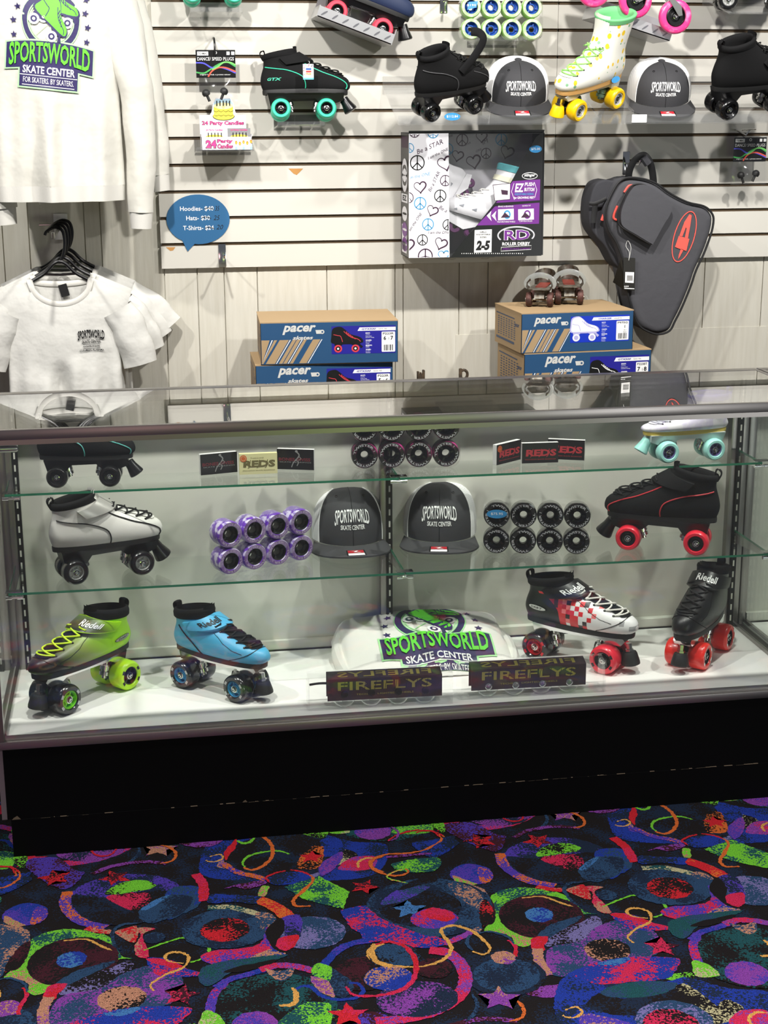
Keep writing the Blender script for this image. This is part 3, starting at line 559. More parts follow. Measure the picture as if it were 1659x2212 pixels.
def skate(name, label, loc, heading, sc=1.0, tilt=(0, 0), prof=LOW, boot=None, zone=None, collar=None, tongue=None, sole=None, lace=None,
          lace_vs=(.47, .56, .65, .74, .83), strap=None, strap_txt=None, txt_mat=None, side=1, plate='plastic', plate_mat=None, wheels=None, rear_wheels=None,
          wb=.165, tw=.092, stop=None, stop_z=0, piping=None, pipe_mat=None, group=None, badge=None, extra=None, truck=None, body=True, wr=.031, strap_v=.88, strap_open=False, tab=True, hs=.88, ch=.013, toe_seam=False, strap_edge=None):
    """heading in degrees: where the toe points; local +x is the toe"""
    t = thing(name, label, 'roller skate', loc, (rad(tilt[0]), rad(tilt[1]), rad(heading)), group, sc)
    boot = boot or M_fab; collar = collar or M_fab; sole = sole or M_rub; lace = lace or M_lace; truck = truck or M_steel; plate_mat = plate_mat or M_blackpl
    zs = wr*2+(.016 if plate == 'plastic' else .017); zb = zs+.011; S = boot_fn(prof, zb, hs)
    # boot shell
    if body:
        NU, NV = 48, 18; mb = MB(); mb.mat(boot)
        mb.grid(lambda i, j: S(2*pi*i/NU, j/NV), NU, NV, cu=True)
        base = len(mb.v); mb.add([S(2*pi*i/NU, 0) for i in range(NU)], [tuple(range(NU))])
        if zone:
            zm = []; k = 0
            for j in range(NV):
                for i in range(NU):
                    mm = zone(2*pi*(i+.5)/NU if i < NU/2 else 2*pi*(i+.5)/NU-2*pi, (j+.5)/NV)
                    if mm: mb.mat(mm); mb.mi[k] = mb.cur
                    k += 1
        mb.build('boot', None, t, weld=True, angle=60)
        # collar: padded rim and lining
        mb = MB(); NU = 40; lv = 1.0
        e = ch/.15; rows = [(.955, .0012), (1.0, .0030), (1+e*.5, .0040), (1+e*.9, .0020), (1+e, -.003), (1+e*.6, -.0075), (.96, -.009), (.8, -.009), (.62, -.010)]
        mb.grid(lambda i, j: S(2*pi*i/NU, rows[j][0], rows[j][1]), NU, len(rows)-1, cu=True)
        mb.add([S(2*pi*i/NU, .62, -.010) for i in range(NU)], [tuple(range(NU))])
        mb.build('collar', collar, t, angle=70)
        # sole
        mb = MB(); NU = 40; hl = lambda u: .011+.006*max(0, -cos(u))
        def P(i, j):
            u = 2*pi*i/NU; p = S(u, 0, 0); c = Vector((.01, 0, 0)); d = (p-Vector((.01, 0, p.z))).normalized()
            return Vector((p.x, p.y, p.z))+d*(.0025, .003, .002)[j]+Vector((0, 0, (.002, -.004, -.0105)[j]))
        mb.grid(P, NU, 2, cu=True)
        for j in (0, 2): mb.add([P(i, j) for i in range(NU)], [tuple(range(NU))])
        mb.build('sole', sole, t, weld=True, angle=50)
    # plate
    mb = MB()
    if plate == 'plastic':
        out = [(-.112, zs+.0015), (.128, zs+.0015), (.125, zs-.020), (.104, zs-.028), (.050, zs-.026), (.036, zs-.014), (-.036, zs-.016), (-.050, zs-.034), (-.062, zs-.040), (-.102, zs-.040)]
        n = len(out); wy = lambda a, z: .030 if z > zs-.01 else .021
        mb.add([(a, -wy(a, b), b) for a, b in out]+[(a, wy(a, b), b) for a, b in out], [tuple(range(n)), tuple(range(2*n-1, n-1, -1))]+[(i, i+n, (i+1) % n+n, (i+1) % n) for i in range(n)])
        for a in (-wb/2+.012, wb/2+.012): mb.mat(M_steel).lathe([(0, -.0235), (.003, -.0235), (.003, .0235), (0, .0235)], 'y', 6, (a, 0, zs-.022)).mat(plate_mat)
        mb.mats = [plate_mat, M_steel]; mb.mi = [0 if k < n+2 else 1 for k in range(len(mb.f))]
    else:
        out = [(-.105, zs+.001), (.122, zs+.001), (.128, zs-.006), (.118, zs-.018), (.085, zs-.018), (.070, zs-.010), (-.055, zs-.012), (-.070, zs-.020), (-.100, zs-.018)]
        mb.mat(plate_mat).prism(out, -.022, .022)
    mb.build('plate', None, t, angle=30)
    # trucks
    for sx in (-1, 1):
        mb = MB(); ax = sx*wb/2; z = wr; q = -sx
        mb.lathe([(0, -tw/2+.010), (.0042, -tw/2+.010), (.0042, tw/2-.010), (0, tw/2-.010)], 'y', 10, (ax, 0, z))
        mb.prism([(ax-.008, z-.004), (ax+.008, z-.004), (ax+q*.014, z+.014), (ax-q*.012, zs-.010), (ax-q*.016, zs-.012)], -.010, .010)
        mb.M = Matrix.Translation((ax+q*.030, 0, z+.010)) @ Matrix.Rotation(-q*.30, 4, 'Y')
        mb.lathe([(0, -.016), (.006, -.016), (.006, -.010), (.0125, -.009), (.0130, -.001), (.0100, .000), (.0100, .002), (.0135, .003), (.0135, .012), (.011, .015), (.005, .016), (.005, .024), (0, .024)], 'z', 18)
        mb.M = Matrix.Identity(4); mb.prism([(ax-.006, z), (ax+q*.034, z+.002), (ax+q*.034, z+.008), (ax-.004, z+.008)], -.008, .008)
        mb.build('truck', truck, t)
    # wheels
    for sx in (-1, 1):
        wm = (rear_wheels if sx < 0 and rear_wheels else wheels)
        for sy in (-1, 1):
            w = linked('wheel', wm[0], t, (sx*wb/2, sy*(tw/2-.0185), wr))
            linked('hub', wm[1], w); linked('axle_nut', wm[2], w)
    # toe stop
    if stop is not None:
        if plate == 'plastic':
            s = MB(); s.M = Matrix.Translation((.133, 0, zs-.022+stop_z)) @ Matrix.Rotation(rad(148), 4, 'Y')
            s.lathe([(0, -.012), (.014, -.012), (.0155, .004), (.0215, .027), (.0215, .031), (.019, .033), (0, .034)], 'z', 24)
            s.build('toe_stop', stop, t)
        else:
            s = MB(); s.M = Matrix.Translation((.129, 0, zs-.018)) @ Matrix.Rotation(rad(172), 4, 'Y')
            s.mat(M_steel).lathe([(0, -.004), (.007, -.004), (.007, .010), (.010, .010), (.010, .018), (.006, .018)], 'z', 6)
            s.mat(stop).lathe([(0, .016), (.015, .016), (.017, .020), (.0215, .040), (.0215, .045), (.018, .047), (0, .047)], 'z', 24)
            s.build('toe_stop', None, t)
    if not body: return t, S
    # tongue under the laces, rising above the collar
    if tongue:
        v0 = lace_vs[0]-.03; mb = MB(); nu, nv = 8, 14
        def T(i, j, o): return S(lerp(-.42, .42, i/nu)*lerp(1.0, 1.25, j/nv), lerp(v0, 1.04+ch/.15, j/nv), o)
        mb.grid(lambda i, j: T(i, j, .0022+.0008*sin(pi*i/nu)), nu, nv); mb.grid(lambda i, j: T(nu-i, j, -.003), nu, nv)
        mb.build('tongue', tongue, t)
    # laces
    if lace and lace_vs:
        mb = MB(); UA = .56; r = .0021; n = len(lace_vs)
        def arc(u0, va, u1, vb, lift):
            return [S(lerp(u0, u1, k/8), lerp(va, vb, k/8), .0022+lift*sin(pi*k/8)) for k in range(9)]
        mb.tube(arc(-UA, lace_vs[0], UA, lace_vs[0], .003), r, 7)
        for a, b in zip(lace_vs, lace_vs[1:]):
            mb.tube(arc(-UA, a, UA, b, .004), r, 7); mb.tube(arc(UA, a, -UA, b, .0065), r, 7)
        e = lace_vs[-1]
        for s in (1, -1): mb.tube([S(s*.2, e, .008), S(s*.35, e-.03, .013), S(s*.62, e-.05, .011), S(s*.7, e-.02, .006), S(s*.4, e+.0, .009)], r, 6)
        mb.build('laces', lace, t)
        mb = MB()
        for v in lace_vs:
            for s in (-1, 1):
                p = S(s*(UA+.03), v, .0006); nn = (S(s*(UA+.03), v, .002)-p).normalized(); a, b = ortho(nn)
                mb.add([p+(a*cos(2*pi*k/10)+b*sin(2*pi*k/10))*.0031 for k in range(10)]+[p+nn*.0012+(a*cos(2*pi*k/10)+b*sin(2*pi*k/10))*.0022 for k in range(10)],
                       [(k, (k+1) % 10, 10+(k+1) % 10, 10+k) for k in range(10)]+[tuple(range(10, 20))])
        mb.build('eyelets', M_dark, t)
    # strap over the instep
    if strap:
        v = strap_v; hw = .10; ue = 1.75; n = 30
        mb = MB()
        def SP(a, b, o): return S(lerp(-ue, ue, a), v+(b-.5)*2*hw-abs(a-.5)*.16, o)
        if strap_open:
            A = S(side*1.35, v-.34, .004); B = A+Vector((.030, side*.004, .034)); Cc = A+Vector((.062, side*.002, .072)); D = Cc+Vector((.012, -side*.004, .026)); E = D+Vector((-.012, -side*.010, .016)); G = E+Vector((-.024, -side*.008, .004))
            pts = spline([A, B, Cc, D, E, G], 24); mb.tube(pts, .0135, 10, flat=.26, up=(0, side, .35))
        else:
            mb.grid(lambda i, j: SP(i/n, (0, .04, .5, .96, 1)[j], (.001, .0100, .0112, .0100, .001)[j]), n, 4)
        if strap_edge:
            mb.mat(strap).mats.append(strap_edge); mb.cur = 1
            for b in (.03, .97): mb.tube([SP(i/n, b, .0085) for i in range(n+1)], .0013, 6)
            mb.mi = [0 if k < n*4 else 1 for k in range(len(mb.f))]
        so = mb.build('strap', strap, t, angle=60)
        if strap_txt:
            tb = MB(); cu = strap_txt[1]; Lu = 1.0
            def tf(x, y):
                u = side*cu+x
                a = (u+ue)/(2*ue); return SP(a, y, .0122)
            # text runs left to right for someone looking at this side
            tb.text(strap_txt[0], lambda x, y: tf(x*strap_txt[2], .30+y*.62), width=1.0, height=.66, bold=.02, sub=2)
            tb.build('strap_lettering', txt_mat or M_wht, so, recalc=False, smooth=False)
    # piping lines, on both sides
    for k, path in enumerate(piping or ()):
        mb = MB()
        for s in (1, -1):
            pts = spline([(a, b, 0) for a, b in path], 22); mb.tube([S(s*p.x, p.y, .0008) for p in pts], .0016, 6)
        mb.build('piping', pipe_mat, t)
    if toe_seam:
        mb = MB(); mb.tube([S(lerp(-1.15, 1.15, k/20), .10+.34*cos(lerp(-1.15, 1.15, k/20)*1.25)**.6 if False else lerp(.05, .44, max(0, 1-(abs(k-10)/10)**2.2)), .0004) for k in range(21)], .0009, 5)
        for s in (1, -1):
            mb.tube([S(s*a, b, .0003) for a, b in ((.85, .30), (1.05, .36), (1.12, .5), (1.0, .62), (.92, .72))], .0006, 5)
        mb.build('toe_seam', M_dark if boot is not M_leather else M_fab, t)
    if tab:
        p = S(pi, 1+ch/.15*.7, .002); mb = MB()
        mb.tube(spline([p+Vector((.002, 0, -.012)), p+Vector((-.006, 0, .004)), p+Vector((-.004, 0, .014)), p+Vector((.006, 0, .016)), p+Vector((.008, 0, .0))], 12), .009, 8, flat=.22, up=(1, 0, .2))
        mb.build('pull_tab', collar, t)
    if badge:
        txt, u, v, mbg, mtx = badge; mb = MB(); k = .017
        c = S(side*u, v, .0012); ex = (S(side*u-.05*1, v, .0012)-S(side*u+.05*1, v, .0012)).normalized(); ey = (S(side*u, v+.03, .0012)-S(side*u, v-.03, .0012)).normalized()
        fn = lambda a, b: S(side*u+a, v+b, .0014)
        mb.mat(mtx); flat(mb, ellipse(0, 0, .27, .068), fn); mb.mat(mbg); flat(mb, ellipse(0, 0, .25, .058), lambda a, b: S(side*u+a, v+b, .0018))
        mb.mat(mtx).text(txt, lambda x, y: S(side*u+x, v-.028+y, .0022), width=.34, height=.055, bold=.01, shear=.2)
        mb.build('badge', None, t, recalc=False, smooth=False)
    if extra: extra(t, S)
    return t, S
def stand(F, R, side, wb, tw=.092, z=None, sc=None, turn=0):
    """where a skate stands: outer contact points of its near front and near rear wheels"""
    F, R = Vector(F), Vector(R); d = F-R; L = hypot(d.x, d.y); h = atan2(d.y, d.x)+rad(turn); sc = sc or L/wb
    n = Vector((-sin(h), cos(h), 0))*side; c = F-Vector((cos(h), sin(h), 0))*wb*sc/2-n*(tw/2-.004)*sc
    return (c.x, c.y, (F.z if z is None else z)), math.degrees(h), sc

M_teal = pbr('teal_wheel', '3fd0a6', .35); M_redw = pbr('red_wheel', 'e0283c', .3, coat=.3); M_pinkred = pbr('coral_wheel', 'f0485c', .4)
M_limew = pbr('lime_wheel', 'b4e80c', .35); M_blkw = pbr('black_wheel', '09090a', .22, coat=.4); M_yelw = pbr('yellow_wheel', 'f2c40a', .35); M_mintw = pbr('mint_wheel', 'a6e6dc', .35)
M_limeh = pbr('lime_hub', '7fe01c', .4); M_blueh = pbr('blue_hub', '3f9fd0', .4); M_redh = pbr('red_hub', 'c81c28', .4); M_whth = pbr('pale_hub', 'c9cac8', .35); M_purh = pbr('purple_hub', '6a5f98', .5)
M_decal = pbr('grey_decal', 'b9b9b9', .5)
W_teal = wheel_meshes('teal', M_teal, M_blackpl); W_coral = wheel_meshes('coral', M_pinkred, M_blackpl, r=.031)
W_black = wheel_meshes('black', M_blkw, M_blackpl, 'disc'); W_blackw = wheel_meshes('blackw', M_blkw, M_whth, 'spoke'); W_red = wheel_meshes('red', M_redw, M_blackpl, 'disc', w=.034)
W_blkblue = wheel_meshes('blkblue', M_blkw, M_blueh, r=.0335, w=.041, decal=M_decal); W_blklime = wheel_meshes('blklime', M_blkw, M_limeh, r=.0335, w=.041, decal=M_decal); W_lime = wheel_meshes('lime', M_limew, M_blackpl, r=.0335, w=.041, decal=M_blk)
W_blkred = wheel_meshes('blkred', M_blkw, M_redh, r=.0335, w=.041, decal=M_redh); W_redd = wheel_meshes('redd', M_redw, M_blackpl, r=.0335, w=.041, decal=M_blk); W_redb = wheel_meshes('redb', pbr('bright_red_wheel', 'e8281e', .3, coat=.3), M_blackpl, r=.0335, w=.041, decal=M_wht)
W_yel = wheel_meshes('yel', M_yelw, M_whth, w=.034); W_mint = wheel_meshes('mint', M_mintw, M_purh, w=.034, r=.033)

def grad_boot(name, ca, cb, x0, x1, z0=0, **k):
    t = NT(name); b = t.n('ShaderNodeBsdfPrincipled', i_Roughness=.36); t.l(b.outputs[0], t.out.inputs[0])
    tc = t.n('ShaderNodeTexCoord'); sp = t.n('ShaderNodeSeparateXYZ'); t.l(tc.outputs['Object'], sp.inputs[0])
    a = t.n('ShaderNodeMath', operation='MULTIPLY_ADD', i_1=.55, i_2=0.0); t.l(sp.outputs['Z'], a.inputs[0])
    s = t.n('ShaderNodeMath', operation='SUBTRACT'); t.l(sp.outputs['X'], s.inputs[0]); t.l(a.outputs[0], s.inputs[1])
    r = t.n('ShaderNodeMapRange'); r.inputs['From Min'].default_value = x0; r.inputs['From Max'].default_value = x1; t.l(s.outputs[0], r.inputs[0])
    t.l(t.ramp(r.outputs[0], [(0, ca), (.5, 'a9c9 5c'.replace(' ', '') if False else cb[0]), (1, cb[1])]), b.inputs['Base Color']); return t.m
M_fade = grad_boot('lime_to_black_leather', 'a4e312', ('8a9a4e', '1a1214'), -.115, .035)
def pixel_boot():
    t = NT('pixel_print_leather'); b = t.n('ShaderNodeBsdfPrincipled', i_Roughness=.4); t.l(b.outputs[0], t.out.inputs[0])
    tc = t.n('ShaderNodeTexCoord'); mp = t.n('ShaderNodeVectorMath', operation='MULTIPLY'); mp.inputs[1].default_value = (95, 95, 95); t.l(tc.outputs['Object'], mp.inputs[0])
    fl = t.n('ShaderNodeVectorMath', operation='FLOOR'); t.l(mp.outputs[0], fl.inputs[0])
    sp = t.n('ShaderNodeSeparateXYZ'); t.l(fl.outputs[0], sp.inputs[0])
    cb = t.n('ShaderNodeCombineXYZ'); t.l(sp.outputs['X'], cb.inputs[0]); t.l(sp.outputs['Z'], cb.inputs[2])
    wn = t.n('ShaderNodeTexWhiteNoise'); t.l(cb.outputs[0], wn.inputs['Vector'])
    r = t.n('ShaderNodeMapRange'); r.inputs['From Min'].default_value = -7; r.inputs['From Max'].default_value = 9.5; t.l(sp.outputs['X'], r.inputs[0])
    a = t.n('ShaderNodeMath', operation='MULTIPLY_ADD', i_1=.62, i_2=-.31); t.l(wn.outputs[0], a.inputs[0])
    s = t.n('ShaderNodeMath', operation='ADD'); t.l(a.outputs[0], s.inputs[0]); t.l(r.outputs[0], s.inputs[1])
    t.l(t.ramp(s.outputs[0], [(0, 'c81f26'), (.16, 'e03038'), (.30, '2a1416'), (.36, 'd82a30'), (.52, 'f07a78'), (.60, 'eceae8'), (.9, 'f1f0ee'), (.95, 'a9a9a9'), (1, 'ececea')], 'CONSTANT'), b.inputs['Base Color']); return t.m
M_pixel = pixel_boot()
M_bluel = bumpy('blue_leather', '4fb0dc', rough=.42, bump=.06); M_whl = bumpy('white_leather', 'e8e5df', rough=.42, bump=.06)
M_limepipe = pbr('lime_lace', 'd6f22a', .6); M_whlace = pbr('white_lace', 'e6e4dc', .8)
DECK = .2886; S1, S2 = .786, .568
P_SIDE = [[(2.75, .70), (2.2, .62), (1.85, .55), (1.62, .36), (1.58, .04)], [(.95, .78), (.98, .62), (.95, .48), (.75, .36), (.45, .22), (.38, .06)]]

F, R = at(151.6, 1541.5, z=DECK), at(276.6, 1484, z=DECK); l, h, s = stand(F, R, 1, .170, sc=1.1, turn=-4)
skate('roller_skate', 'lime green quad skate fading to black at the toe, left end of case floor', l, h, s, boot=M_fade, lace=M_limepipe, strap=grad_boot('lime_to_black_strap', 'a4e312', ('5a6a30', '14120f'), -.15, -.06), strap_edge=M_limew, strap_txt=('Riedell', .62, .92), tongue=M_fab,
      plate='metal', plate_mat=M_chrome, wr=.0335, tw=.096, wheels=W_blklime, rear_wheels=W_lime, wb=.176, hs=.66, ch=.018, stop=M_rub, side=1, badge=('DART', 2.3, .34, pbr('badge_grey', '9a9a94', .4), M_blk), toe_seam=True, group='skates on the case floor')
F, R = at(509, 1517, z=DECK), at(393.4, 1486, z=DECK); l, h, s = stand(F, R, -1, .165)
skate('roller_skate', 'sky blue quad skate with black laces and blue hubbed wheels on case floor', l, h, s, boot=M_bluel, lace=M_lace, strap=M_bluel, strap_txt=('Riedell', .62, 1.0), txt_mat=M_blk, tongue=M_fab,
      plate='metal', plate_mat=M_chrome, wr=.0335, tw=.096, wheels=W_blkblue, wb=.165, hs=.70, ch=.019, stop=M_rub, side=-1, toe_seam=True, group='skates on the case floor', piping=[[(1.78, .02), (1.9, .25), (2.05, .42), (2.3, .75)]], pipe_mat=M_dark)
F, R = at(1302, 1456, z=DECK), at(1155.6, 1425.5, z=DECK); l, h, s = stand(F, R, -1, .172)
zn = lambda u, v: M_leather if abs(u) > 1.85+(.3 if v > .75 else 0) or v > .82 else None
skate('roller_skate', 'black, red and white pixel patterned quad skate with white laces on case floor', l, h, s, boot=M_pixel, zone=zn, lace=M_whlace, strap=M_leather, strap_txt=('Riedell', .62, 1.0), tongue=M_fab,
      plate='metal', plate_mat=M_chrome, wr=.0335, tw=.096, wheels=W_redd, rear_wheels=W_blkred, wb=.172, hs=.76, ch=.014, stop=M_rub, side=-1, badge=('DART', 2.35, .34, pbr('badge_white', 'd8d8d4', .4), M_blk), toe_seam=True, group='skates on the case floor')
F, R = at(1521, 1446, z=DECK), at(1597, 1413, z=DECK); l, h, s = stand(F, R, 1, .160, sc=1.04, turn=14)
skate('roller_skate', 'all black leather quad skate on bright red wheels, right end of case floor', l, h, s, boot=M_leather, lace=M_lace, strap=M_leather, strap_txt=('Riedell', .25, .95), tongue=M_leather,
      plate='metal', plate_mat=M_chrome, wr=.0335, tw=.096, wheels=W_redb, wb=.160, hs=.95, ch=.015, stop=M_rub, side=1, toe_seam=True, group='skates on the case floor')
F, R = at(310, 1243, z=S2), at(167, 1264, z=S2); l, h, s = stand(F, R, -1, .165)
skate('roller_skate', 'pale grey leather quad skate with black piping and black wheels on lower glass shelf', l, h, s, boot=M_whl, lace=M_lace, strap=pbr('silver_strap', 'b5b3ad', .3, .3), tongue=M_whl,
      wheels=W_blackw, wb=.165, stop=M_blackpl, side=-1, piping=P_SIDE, pipe_mat=M_blk, group='skates on the glass shelves')
F, R = at(1354.8, 1189.8, z=S2), at(1501.5, 1201.6, z=S2); l, h, s = stand(F, R, 1, .165)
M_redpipe = pbr('red_piping', 'c83c44', .35)
skate('roller_skate', 'black quad skate with red piping and red wheels on lower glass shelf', l, h, s, boot=M_fab, lace=M_lace, strap=M_fab, tongue=M_fab,
      wheels=W_red, wb=.165, stop=M_blackpl, side=1, piping=P_SIDE, pipe_mat=M_redpipe, group='skates on the glass shelves')
F, R = at(238, 1052.5, z=S1), at(124, 1055, z=S1); l, h, s = stand(F, R, -1, .150)
M_tealpipe = pbr('teal_piping', '5fb8b0', .4)
skate('roller_skate', 'black quad skate with black wheels on upper glass shelf behind the top rail', l, h, s, boot=M_fab, lace=M_lace, strap=M_fab, tongue=M_fab,
      wheels=W_black, wb=.150, stop=M_blackpl, side=-1, piping=P_SIDE, pipe_mat=M_tealpipe, group='skates on the glass shelves')
# ------------------------------------------------------------ more skates: mint on the upper shelf, and those on the wall
def cream_sole(name, c): return pbr(name, c, .5)
F, R = at(1444.8, 1001.5, z=S1), at(1544.6, 995, z=S1); l, h, s = stand(F, R, 1, .150)
M_gboot = pbr('pale_boot', 'e9e6ea', .45, noise=(38, 'd8d0e4', .45, .6))
M_purcuff = pbr('purple_cuff', '6a58b8', .7)
def mint_extra(t, S):
    mb = MB().mat(pbr('orange_patch', 'f05a3c', .5)); 
    for s_ in (1, -1): mb.grid(lambda i, j: S(s_*(.55+.5*i/5), .62+.12*j/4, .0015), 5, 4)
    mb.mat(M_blk)
    for s_ in (1, -1):
        for u, v in ((.75, .80), (1.0, .90)): mb.add([S(s_*u+.10*cos(2*pi*k/12), v+.018*sin(2*pi*k/12), .002) for k in range(12)], [tuple(range(12))])
    mb.build('face_print', None, t)
skate('roller_skate', 'pale high top quad skate with mint wheels and purple cuff on upper shelf', l, h, s, prof=HIGH, hs=.42, boot=M_gboot, sole=pbr('mustard_sole', 'd9c25a', .5), lace=pbr('grey_lace', 'c9c9d4', .8),
      lace_vs=(.38, .45, .52, .59, .66), collar=M_purcuff, ch=.014, tongue=M_gboot, plate='plastic', plate_mat=pbr('pale_grey_plate', 'd5dcda', .35), wheels=W_mint, wb=.150, wr=.033, stop=M_mintw, side=1, group='skates on the glass shelves', extra=mint_extra)

# slanted clear shelves on the slatwall; a thing stands on them with the slope
SLOPE = atan2(.103, .27)
SHB = (1.313, 1.7215); SHF = (1.043, 1.6135)
def slant_shelf(x0, x1, label, b=SHB, f=SHF, lip=.026, name='acrylic_shelf', group='clear slanted shelves on the slatwall', side=True):
    d = Vector((0, f[0]-b[0], f[1]-b[1])); mb = MB(); th = .004
    q = [(b[0], b[1]), (f[0], f[1]), (f[0]-.001, f[1]+lip), (f[0]+.002, f[1]+lip), (f[0]+.003, f[1]+.004), (b[0], b[1]+th)]
    mb.prism(q, x0, x1, 'yz'); mb.prism([(b[0]-.001, b[1]-.02), (b[0]-.001, b[1]+.03), (b[0]-.004, b[1]+.03), (b[0]-.004, b[1]-.02)], x0, x1, 'yz')
    for x in (x0+.18*(x1-x0), x1-.18*(x1-x0)):
        mb.prism([(b[0]-.004, b[1]-.001), (b[0]-.004, b[1]-.06), (lerp(b[0], f[0], .6), lerp(b[1], f[1], .6)-.002)], x-.002, x+.002, 'yz')
    return tag(mb.build(name, M_acryl, smooth=False), label, 'shelf', group)
slant_shelf(1.10, 1.690, 'longer clear slanted shelf under the first cap and pineapple skate')
slant_shelf(1.694, 2.45, 'clear slanted shelf at the right under the second cap and black skate')
def onshelf(px, py):
    """meet the line of sight with the slanted shelf surface"""
    d = at(px, py, y=1.0)-CAM; n = Vector((0, -(SHF[1]-SHB[1]), SHF[0]-SHB[0])); p0 = Vector((0, SHB[0], SHB[1]+.005))
    return CAM+d*((p0-CAM).dot(n)/d.dot(n))
def stand_slope(F, R, side, wb, tw=.092, sc=None):
    """as stand(), on the slope: returns a matrix"""
    d = F-R; L = d.length; sc = sc or L/wb; X = d.normalized()
    n = Vector((0, SHF[1]-SHB[1], -(SHF[0]-SHB[0]))).normalized(); n = n if n.z > 0 else -n
    X = (X-n*X.dot(n)).normalized(); Y = n.cross(X); c = (F+R)/2-Y*side*(tw/2-.004)*sc
    M = Matrix((X, Y, n)).transposed().to_4x4(); return Matrix.Translation(c) @ M @ Matrix.Scale(sc, 4)
def place(t, M):
    loc, q, s = M.decompose(); t.location = loc; t.rotation_euler = q.to_euler(); t.scale = s
F, R = onshelf(1026, 248), onshelf(934, 265)
t, S = skate('roller_skate', 'black suede quad skate with its strap raised, beside the leftmost cap', (0, 0, 0), 0, boot=M_fab, lace=M_lace, strap=M_fab, strap_open=True, tongue=M_fab,
      wheels=W_black, wb=.165, stop=M_blackpl, side=-1, piping=[P_SIDE[0], P_SIDE[1][2:]], pipe_mat=pbr('grey_piping', '4a4a4c', .5), group='skates on the slatwall', hs=1.0)
place(t, stand_slope(F, R, -1, .165))
# high top with pineapples
t = NT('pineapple_print'); b = t.n('ShaderNodeBsdfPrincipled', i_Roughness=.5); t.l(b.outputs[0], t.out.inputs[0])
tc = t.n('ShaderNodeTexCoord')
def spots(scale, off, r0, r1):
    mp = t.n('ShaderNodeMapping'); mp.inputs['Location'].default_value = off; mp.inputs['Scale'].default_value = scale; t.l(tc.outputs['Object'], mp.inputs[0])
    v = t.n('ShaderNodeTexVoronoi', i_Scale=1.0, i_Randomness=.55); t.l(mp.outputs[0], v.inputs['Vector'])
    return t.ramp(v.outputs['Distance'], [(r0, (1, 1, 1, 1)), (r1, (0, 0, 0, 1))])
a1 = spots((46, 46, 36), (0, 0, 0), .27, .30); a2 = spots((46, 46, 44), (0, 0, -.42), .20, .24)
m1 = t.n('ShaderNodeMix', data_type='RGBA'); m1.inputs['A'].default_value = srgb('ecebe0'); m1.inputs['B'].default_value = srgb('7fae86'); t.l(a2, m1.inputs['Factor'])
m2 = t.n('ShaderNodeMix', data_type='RGBA'); t.l(m1.outputs['Result'], m2.inputs['A']); m2.inputs['B'].default_value = srgb('f0c92e'); t.l(a1, m2.inputs['Factor'])
t.l(m2.outputs['Result'], b.inputs['Base Color']); M_pine = t.m
M_green = pbr('green_lining', '6fbf7e', .7)
F, R = onshelf(1255, 262), onshelf(1328, 238)
t, S = skate('roller_skate', 'white high top quad skate printed with yellow pineapples on yellow wheels', (0, 0, 0), 0, prof=HIGH, boot=M_pine, sole=pbr('tan_sole', 'c89a5a', .6), lace=pbr('green_lace', '8fd06a', .7), lace_vs=(.36, .44, .52, .60, .68),
      collar=M_green, ch=.006, tongue=M_pine, plate='metal', plate_mat=pbr('grey_plate', 'b8bcb8', .4, .4), wheels=W_yel, wb=.165, stop=M_yelw, side=1, tab=False, group='skates on the slatwall', hs=.79, truck=pbr('green_truck', '7a9a84', .35, .5))
place(t, stand_slope(F, R, 1, .165, sc=1.0))
def sticker(name, label, px, py, y, txt, w=.040, h=.020, col='2f86c0', cat='price sticker', tilt=0, parent=None, group='blue oval price stickers'):
    c = at(px, py, y=y); ex = Vector((cos(tilt), 0, sin(tilt))); ez = Vector((-sin(tilt), 0, cos(tilt)))
    mb = MB().mat(pbr('blue_sticker', col, .45)); fn = lambda a, b: c+ex*a+ez*b
    out = ellipse(0, 0, w/2, h/2); mb.add([fn(a, b)+Vector((0, .0006, 0)) for a, b in out]+[fn(a, b) for a, b in out], [tuple(range(24)), tuple(range(47, 23, -1))]+[(k, (k+1) % 24, 24+(k+1) % 24, 24+k) for k in range(24)])
    if txt: mb.mat(M_wht).text(txt, lambda a, b: fn(a, b-h*.17)+Vector((0, -.0004, 0)), width=w*.7, height=h*.36)
    o = mb.build(name, None, smooth=False); return tag(o, label, cat, group)
F, R = onshelf(1700, 245), onshelf(1572, 261)
t, S = skate('roller_skate', 'black quad skate at the right edge with its padded strap standing up', (0, 0, 0), 0, boot=M_fab, lace=M_lace, strap=M_fab, strap_open=True, tongue=M_fab,
      wheels=W_black, wb=.165, stop=M_blackpl, side=-1, group='skates on the slatwall', hs=.98)
F = R+(F-R).normalized()*.168; place(t, stand_slope(F, R, -1, .165, sc=1.02))
# a clear bracket of two prongs under single skates
def bracket(name, px0, px1, py, label, depth=.125, yb=YW, dz=.010):
    a, b = at(px0, py, y=yb-depth), at(px1, py, y=yb-depth); z = a.z; mb = MB()
    mb.prism([(yb, z-dz), (yb-depth, z), (yb-depth, z+.012), (yb-depth+.003, z+.012), (yb-depth+.003, z+.003), (yb, z-dz+.003)], a.x, b.x, 'yz')
    mb.prism([(yb, z-.014), (yb, z+.03), (yb-.003, z+.03), (yb-.003, z-.014)], a.x, b.x, 'yz')
    for x in (lerp(a.x, b.x, .22), lerp(a.x, b.x, .78)):
        mb.tube(spline([(x, yb-depth-.001, z+.010), (x-.004, yb-depth-.004, z+.002), (x-.003, yb-depth*.6, z-.010), (x, yb-.004, z-.016)], 8), .0022, 6)
    return tag(mb.build(name, M_acryl, smooth=False), label, 'shelf bracket', 'clear brackets on the slatwall')
bracket('acrylic_bracket', 600, 702, 272, 'clear bracket under the black skate with teal wheels')
